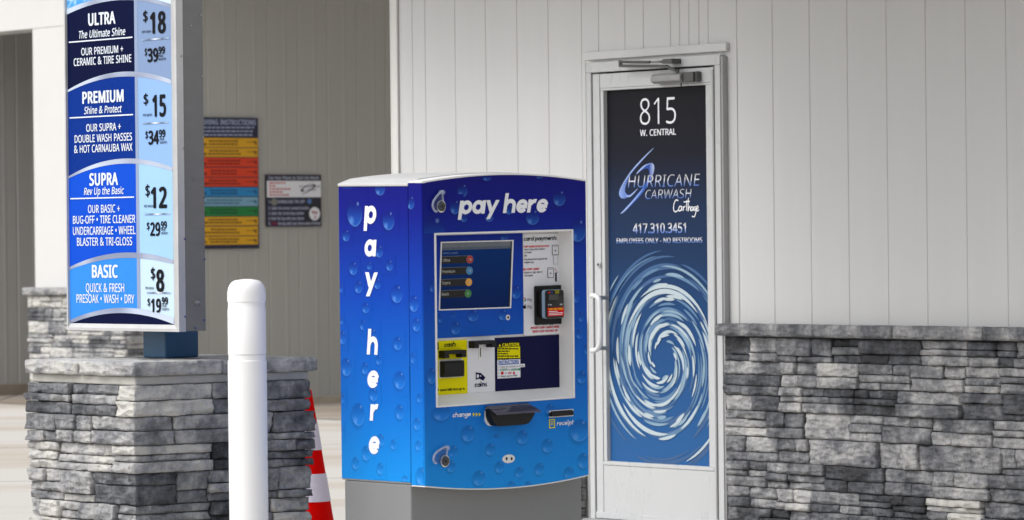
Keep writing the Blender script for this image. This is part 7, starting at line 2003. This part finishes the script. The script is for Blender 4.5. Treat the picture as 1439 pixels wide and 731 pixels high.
mb.poly(KR, rpx(KR, 769.4, 432.2, 792.4, 444.2), 0.0006, 1)
text(mb, KR, 'TAP', 779.5, 786, 409.9, 1.6, lift=0.0007, mat=3); text(mb, KR, 'HERE', 780, 785.5, 412.3, 1.4, lift=0.0007, mat=3)
text(mb, KR, 'CHIP CARD USERS', 771, 790.5, 435.4, 2.0, lift=0.0010, mat=3, bold=0.02)
for i, (a, b) in enumerate(((771, 783), (771, 791), (771, 790))):
    mb.poly(KR, rpx(KR, a, 437.3 + 2.2 * i, b, 438.2 + 2.2 * i), 0.0010, 4)
text(mb, KR, 'G Pay', 770.2, 775.2, 429.2, 1.9, lift=0.0007, mat=4)
text(mb, KR, 'Pay', 786.6, 790.4, 428.6, 1.9, lift=0.0007, mat=4)
mb.build('reader_display', [pm('reader_lcd', (0.035, 0.037, 0.037), 0.2), M['ink_red'], M['ink_blue'], M['ink_yellow'], M['ink_white']], rec)

# lower row: cash, coins, blank cover
vy1, vy0 = KB.px(700, 474.8)[1], KB.px(700, 549.8)[1]
xs_ = [b0 + 0.001, KB.px(655.6, 515)[0], KB.px(694.3, 515)[0], KB.px(790.6, 515)[0]]
names = [('cash_panel', 'ink_yellow'), ('coin_panel', 'panel_white'), ('blank_panel', 'ink_navy')]
for i, (nm, mt) in enumerate(names):
    mb = MB()
    mb.slab(KB, rect(xs_[i] + 0.0004, vy0, xs_[i + 1] - 0.0004, vy1, 0.002), 0.0003, 0.0045)
    mb.build(nm, M[mt], rec, bevel=0.0008)
KL = kf(YB - 0.0045)
mb = MB()
rtext(mb, KL, 'cash', 624.2, 640, 487.2, 4.6, mat=0, shear=0.2, wk=0.85)
CL = [M['ink_black'], M['ink_navy'], M['panel_white']]
mb.build('cash_heading', CL, rec)
mb = MB()
rtext(mb, KL, 'coins', 666.8, 684, 543.6, 4.9, mat=1, shear=0.05, wk=0.95)
COINMB = mb
mb = MB()
text(mb, KL, 'insert bills face up', 618.4, 648.4, 549.0, 3.4, mat=0, bold=0.012, shear=0.15)
for x, y in ((615.4, 549.0), (651.4, 547.4)):
    mb.poly(KL, ccw(pxpoly(KL, [(x - 1.7, y), (x, y - 3), (x + 1.7, y)])), 0.0012, 0)
mb.build('cash_lettering', CL, rec)
mb = COINMB
hand = [(668.3, 522.3), (669.6, 523.6), (675.5, 524.2), (682, 530.6), (678.6, 535), (673.4, 532.4), (669.6, 533.2), (668.4, 534.6)]
mb.poly(KL, ccw(pxpoly(KL, hand)), 0.0012, 1)
mb.poly(KL, ell(KL, 671.0, 528.6, 1.6, 2.6, 14), 0.0014, 2)
mb.poly(KL, ell(KL, 674.8, 528.4, 1.1, 0.8, 10), 0.0014, 2)
mb.build('coin_lettering', CL, rec)
# bill slot and rain hoods
mb = MB()
mb.slab(KL, rpx(KL, 616.6, 504.8, 650.2, 530.8, 0.004), 0.0003, 0.0015, 0)
mb.slab(KL, rpx(KL, 617.6, 507, 648.0, 529.6, 0.003), 0.0018, 0.016, 1)
K6 = kf(YB - 0.0205)
mb.slab(K6, rpx(K6, 622.5, 509.5, 650.5, 525.0, 0.003), 0.0, 0.008, 1)
bsl = mb.build('bill_slot', [M['kiosk_white'], M['black']], rec, bevel=0.001)
def hood(name, x0, x1, ya, yb2, yc_):
    mb = MB()
    u0, u1 = KL.px(x0, 500)[0], KL.px(x1, 500)[0]
    vt, vm, vb_ = KL.px((x0 + x1) / 2, ya)[1], KL.px((x0 + x1) / 2, yb2)[1], KL.px((x0 + x1) / 2, yc_)[1]
    leg = 0.024
    d = 0.030
    y_ = YB - 0.0045
    mb.box(u0, u1, y_ - d, y_ - 0.0003, vm, vt)
    mb.box(u0, u0 + leg, y_ - d, y_ - 0.0003, vb_, vm - 0.0002)
    mb.box(u1 - leg, u1, y_ - d, y_ - 0.0003, vb_, vm - 0.0002)
    mb.build(name, M['black'], rec, bevel=0.002)
hood('bill_hood', 616.3, 647.5, 492.0, 497.4, 502.6)
hood('coin_hood', 658.2, 689.5, 478.5, 483.8, 488.6)
mb = MB()
mb.slab(KL, rpx(KL, 672.2, 485.5, 676.8, 506.6, 0.005), 0.0003, 0.0022, 0)
mb.slab(KL, rpx(KL, 674.0, 488.6, 675.1, 501.8), 0.0025, 0.0030, 1)
mb.build('coin_slot', [M['kiosk_white'], M['black']], rec)
# small key slot at the panel's edge
mb = MB()
mb.slab(KL, rpx(KL, 613.2, 481, 614.9, 492), 0.0003, 0.006)
mb.build('panel_latch', M['black'], rec)
# caution sticker
mb = MB()
mb.poly(KL, rpx(KL, 698.7, 480.8, 731.0, 505.2), 0.0008, 0)
mb.poly(KL, rpx(KL, 698.9, 487.8, 730.6, 504.6), 0.0011, 1)
mb.poly(KL, rpx(KL, 698.7, 505.4, 731.0, 531.2), 0.0009, 2)
mb.poly(KL, rpx(KL, 699.2, 512.4, 737.2, 517.0), 0.0013, 2)
text(mb, KL, 'CAUTION', 705.4, 729, 486.8, 4.6, lift=0.0014, mat=1, bold=0.012)
mb.poly(KL, ccw(pxpoly(KL, [(700.2, 487.2), (702, 483.4), (703.8, 487.0)])), 0.0014, 1)
for i, b in enumerate((728, 715.6, 715.2, 730, 730)):
    y = 490.3 + 3.45 * i
    rr = random.Random(i + 5)
    x = 699.6
    while x < b - 1.5:
        L = rr.uniform(2, 5)
        mb.poly(KL, rpx(KL, x, y - 1.0, min(x + L, b), y + 0.8), 0.0015, 0)
        x += L + 0.7
text(mb, KL, 'INSTRUCTIONS', 700, 728.8, 510.6, 4.2, lift=0.0014, mat=3, bold=0.014)
mb.poly(KL, rpx(KL, 700, 511.2, 729, 512.3), 0.0014, 3)
text(mb, KL, '1. Follow the prompts on screen', 700, 736, 516.2, 2.4, lift=0.0018, mat=4)
text(mb, KL, '2.', 699.6, 701.2, 521.0, 2.5, lift=0.0014, mat=0); text(mb, KL, 'SCREEN', 702, 713, 521.0, 2.8, lift=0.0014, mat=5, bold=0.02)
text(mb, KL, 'on', 714, 717, 520.8, 2.2, lift=0.0014, mat=0); text(mb, KL, 'GREEN', 717.6, 727.5, 520.8, 2.8, lift=0.0014, mat=5, bold=0.02)
mb.poly(KL, ell(KL, 729.3, 519.2, 1.5, 1.8, 12), 0.0014, 5)
text(mb, KL, '3.', 699.6, 701.2, 525.8, 2.5, lift=0.0014, mat=0); mb.poly(KL, ell(KL, 705.4, 524.4, 2.2, 2.5, 8), 0.0014, 6)
text(mb, KL, 'on', 709, 712, 525.4, 2.2, lift=0.0014, mat=0); text(mb, KL, 'RED', 713.8, 718.8, 525.5, 2.8, lift=0.0014, mat=6, bold=0.02); mb.poly(KL, ell(KL, 721.8, 524.2, 1.6, 2.0, 12), 0.0014, 6)
text(mb, KL, '4. Please use in PARK', 699.8, 726.5, 529.8, 2.7, lift=0.0014, mat=0, bold=0.01)
mb.build('caution_sticker', [M['ink_black'], M['ink_yellow'], M['ink_white'], M['ink_blue'], M['ink_grey'], M['ink_green'], M['ink_red']], rec)

# lettering on the outside
for body, a, b, y, xh, sh, wk in (('pay here', 642.6, 769.8, 299.6, 18.6, 0.17, 0.98), ('change', 635.6, 661.2, 585.8, 4.6, 0.2, 0.8), ('receipt', 782, 805.6, 597.4, 4.8, 0.15, 0.7)):
    mb = MB()
    rtext(mb, KF, body, a, b, y, xh, lift=0.0016, shear=sh, wk=wk)
    mb.build('lettering', M['ink_white'], dr)
mb = MB()
for x in (664.0, 668.2, 672.4):
    mb.poly(KF, ccw(pxpoly(KF, [(x, 579.8), (x + 2.9, 582.4), (x, 585.4)])), 0.0016)
mb.build('arrow_marks', M['ink_yellow'], dr)
mb = MB()
for a, b, c, d in ((771.2, 589.2, 772.4, 602), (778.2, 589.0, 779.4, 601.6), (772.4, 589.2, 778.2, 590.5), (772.4, 600.5, 778.2, 601.8)):
    mb.poly(KF, rpx(KF, a, b, c, d), 0.0016)
for y in (592.6, 594.8, 597.0):
    mb.poly(KF, rpx(KF, 773.3, y - 0.45, 777.3, y + 0.45), 0.0017)
mb.build('receipt_pictogram', M['ink_yellow'], dr)
mb = MB()
for ch, a, b, base, xh in (('p', 511.4, 529.4, 314.2, 24.6), ('a', 513, 529.9, 360.2, 23.2), ('y', 514, 531.9, 406.6, 23.8), ('h', 516, 531.6, 498.4, 24.0), ('e', 517, 533, 544.8, 23.6), ('r', 520, 532.6, 591.4, 23.2), ('e', 519, 534.4, 637.8, 24.2)):
    mb = MB()
    rtext(mb, KS, ch, a, b, base, xh, lift=0.0016, shear=0.12, wk=1.02)
    mb.build('side_letter', M['ink_white'], cab)

# locks with clear swing covers
for x, y, px_, py_, pts in ((618.2, 290, 618.8, 270.4, [(618, 268.6), (612, 274), (605.8, 283), (604.8, 290), (607.4, 296.2), (610.6, 297.4)]),
                            (623.6, 647.8, 625.6, 629.4, [(625, 627.4), (616, 631), (608.4, 637.4), (605.8, 644), (607.2, 649), (609.6, 651.2)])):
    u, v = KF.px(x, y)
    mb = MB()
    mb.tube([KF.p(u, v, 0.0003), KF.p(u, v, 0.007), KF.p(u, v, 0.008)], [0.0215, 0.0215, 0.020], 28, 0)
    mb.tube([KF.p(u, v, 0.0083), KF.p(u, v, 0.0095)], 0.0175, 24, 1)
    mb.tube([KF.p(u, v, 0.0098), KF.p(u, v, 0.0105)], 0.005, 12, 2)
    lk = mb.build('lock', [M['chrome'], M['lockface'], M['black']], dr, smooth=40)
    pu, pv = KF.px(px_, py_)
    path = [KF.p(*KF.px(*q), 0.012) for q in catmull(pts, 5)]
    mb = MB()
    mb.tube(path, 0.0042, 8, 0)
    mb.tube([KF.p(pu, pv, 0.0004), KF.p(pu, pv, 0.015)], 0.008, 14, 0)
    mb.tube([KF.p(pu, pv, 0.009), KF.p(u + 0.004, v + 0.02, 0.011)], 0.0035, 8, 0)
    mb.build('lock_cover', M['clear'], dr, smooth=40)
    mb = MB()
    fp = ccw([KF.px(*q) for q in catmull(pts, 5)] + [KF.px(x - 2, y + 6), KF.px(x + 1, y - 7)])
    mb.slab(KF, fp, 0.011, 0.0122, 0)
    mb.build('cover_sheet', M['clear_sheet'], dr)
# slotted oval plate
mb = MB()
u, v = KF.px(714.2, 644.8)
el = ell(KF, 714.2, 644.8, 8.6, 6.0, 32)
mb.slab(KF, el, 0.0004, 0.003, 0)
for x in (711, 718):
    mb.slab(KF, ell(KF, x, 644.6, 1.3, 2.3, 14), 0.0032, 0.0042, 1)
mb.build('slotted_plate', [M['kiosk_white'], M['black']], dr)
# change cup
def cupz(x, y):
    return KF.px(x, y)[1]
cu0, cu1 = KF.px(681.0, 585)[0], KF.px(741.5, 585)[0]
zt_, zb2 = KF.px(705, 570.5)[1], KF.px(705, 597.5)[1]
mb = MB()
mb.slab(KF, rect(cu0 - 0.001, zb2 + 0.0, cu1 - 0.03, zt_ + 0.004, 0.026), 0.0003, 0.003)
mb.build('cup_surround', M['kiosk_white'], dr, bevel=0.001)
mb = MB()
KU = kf(YD - 0.033)
cup = ccw(pxpoly(KU, [(690.2, 575.5), (753.4, 572.0), (751.8, 582), (747.6, 590), (743.0, 595.2), (737, 596.8), (703, 599.4), (697.6, 598.2), (693.4, 592), (691.0, 586)]))
loft(mb, KF, cup, [(0.0032, 1.0), (0.030, 1.0), (0.033, 0.985)])
mb.build('change_cup', M['black'], dr, smooth=30)
mb = MB()
q0, q1, qv = min(a for a, _ in cup), max(a for a, _ in cup), max(b for _, b in cup)
zf_ = kf(YD - 0.054).px(727, 579.6)[1]
mb.prism([(q0, YD - 0.003, qv + 0.008), (q0 + 0.001, YD - 0.054, zf_), (q1 - 0.001, YD - 0.054, zf_), (q1 - 0.012, YD - 0.003, qv + 0.008)], (0, 0, 0.0035))
mb.box(q0 + 0.001, q1 - 0.001, YD - 0.0570, YD - 0.0543, zf_ - 0.005, zf_ + 0.003)
mb.build('cup_flap', M['smoke'], dr, bevel=0.001)
# receipt slot
mb = MB()
mb.slab(KF, rpx(KF, 771.2, 576.0, 805.4, 586.0, 0.003), 0.0004, 0.002, 0)
mb.slab(KF, rpx(KF, 773.0, 577.0, 803.8, 584.6, 0.001), 0.0022, 0.005, 1)
K7 = kf(YD - 0.02)
mb.slab(K7, rpx(K7, 775.5, 579.0, 806.4, 584.6), -0.0145, 0.0, 1)
mb.build('receipt_slot', [M['kiosk_white'], M['black']], dr, bevel=0.001)
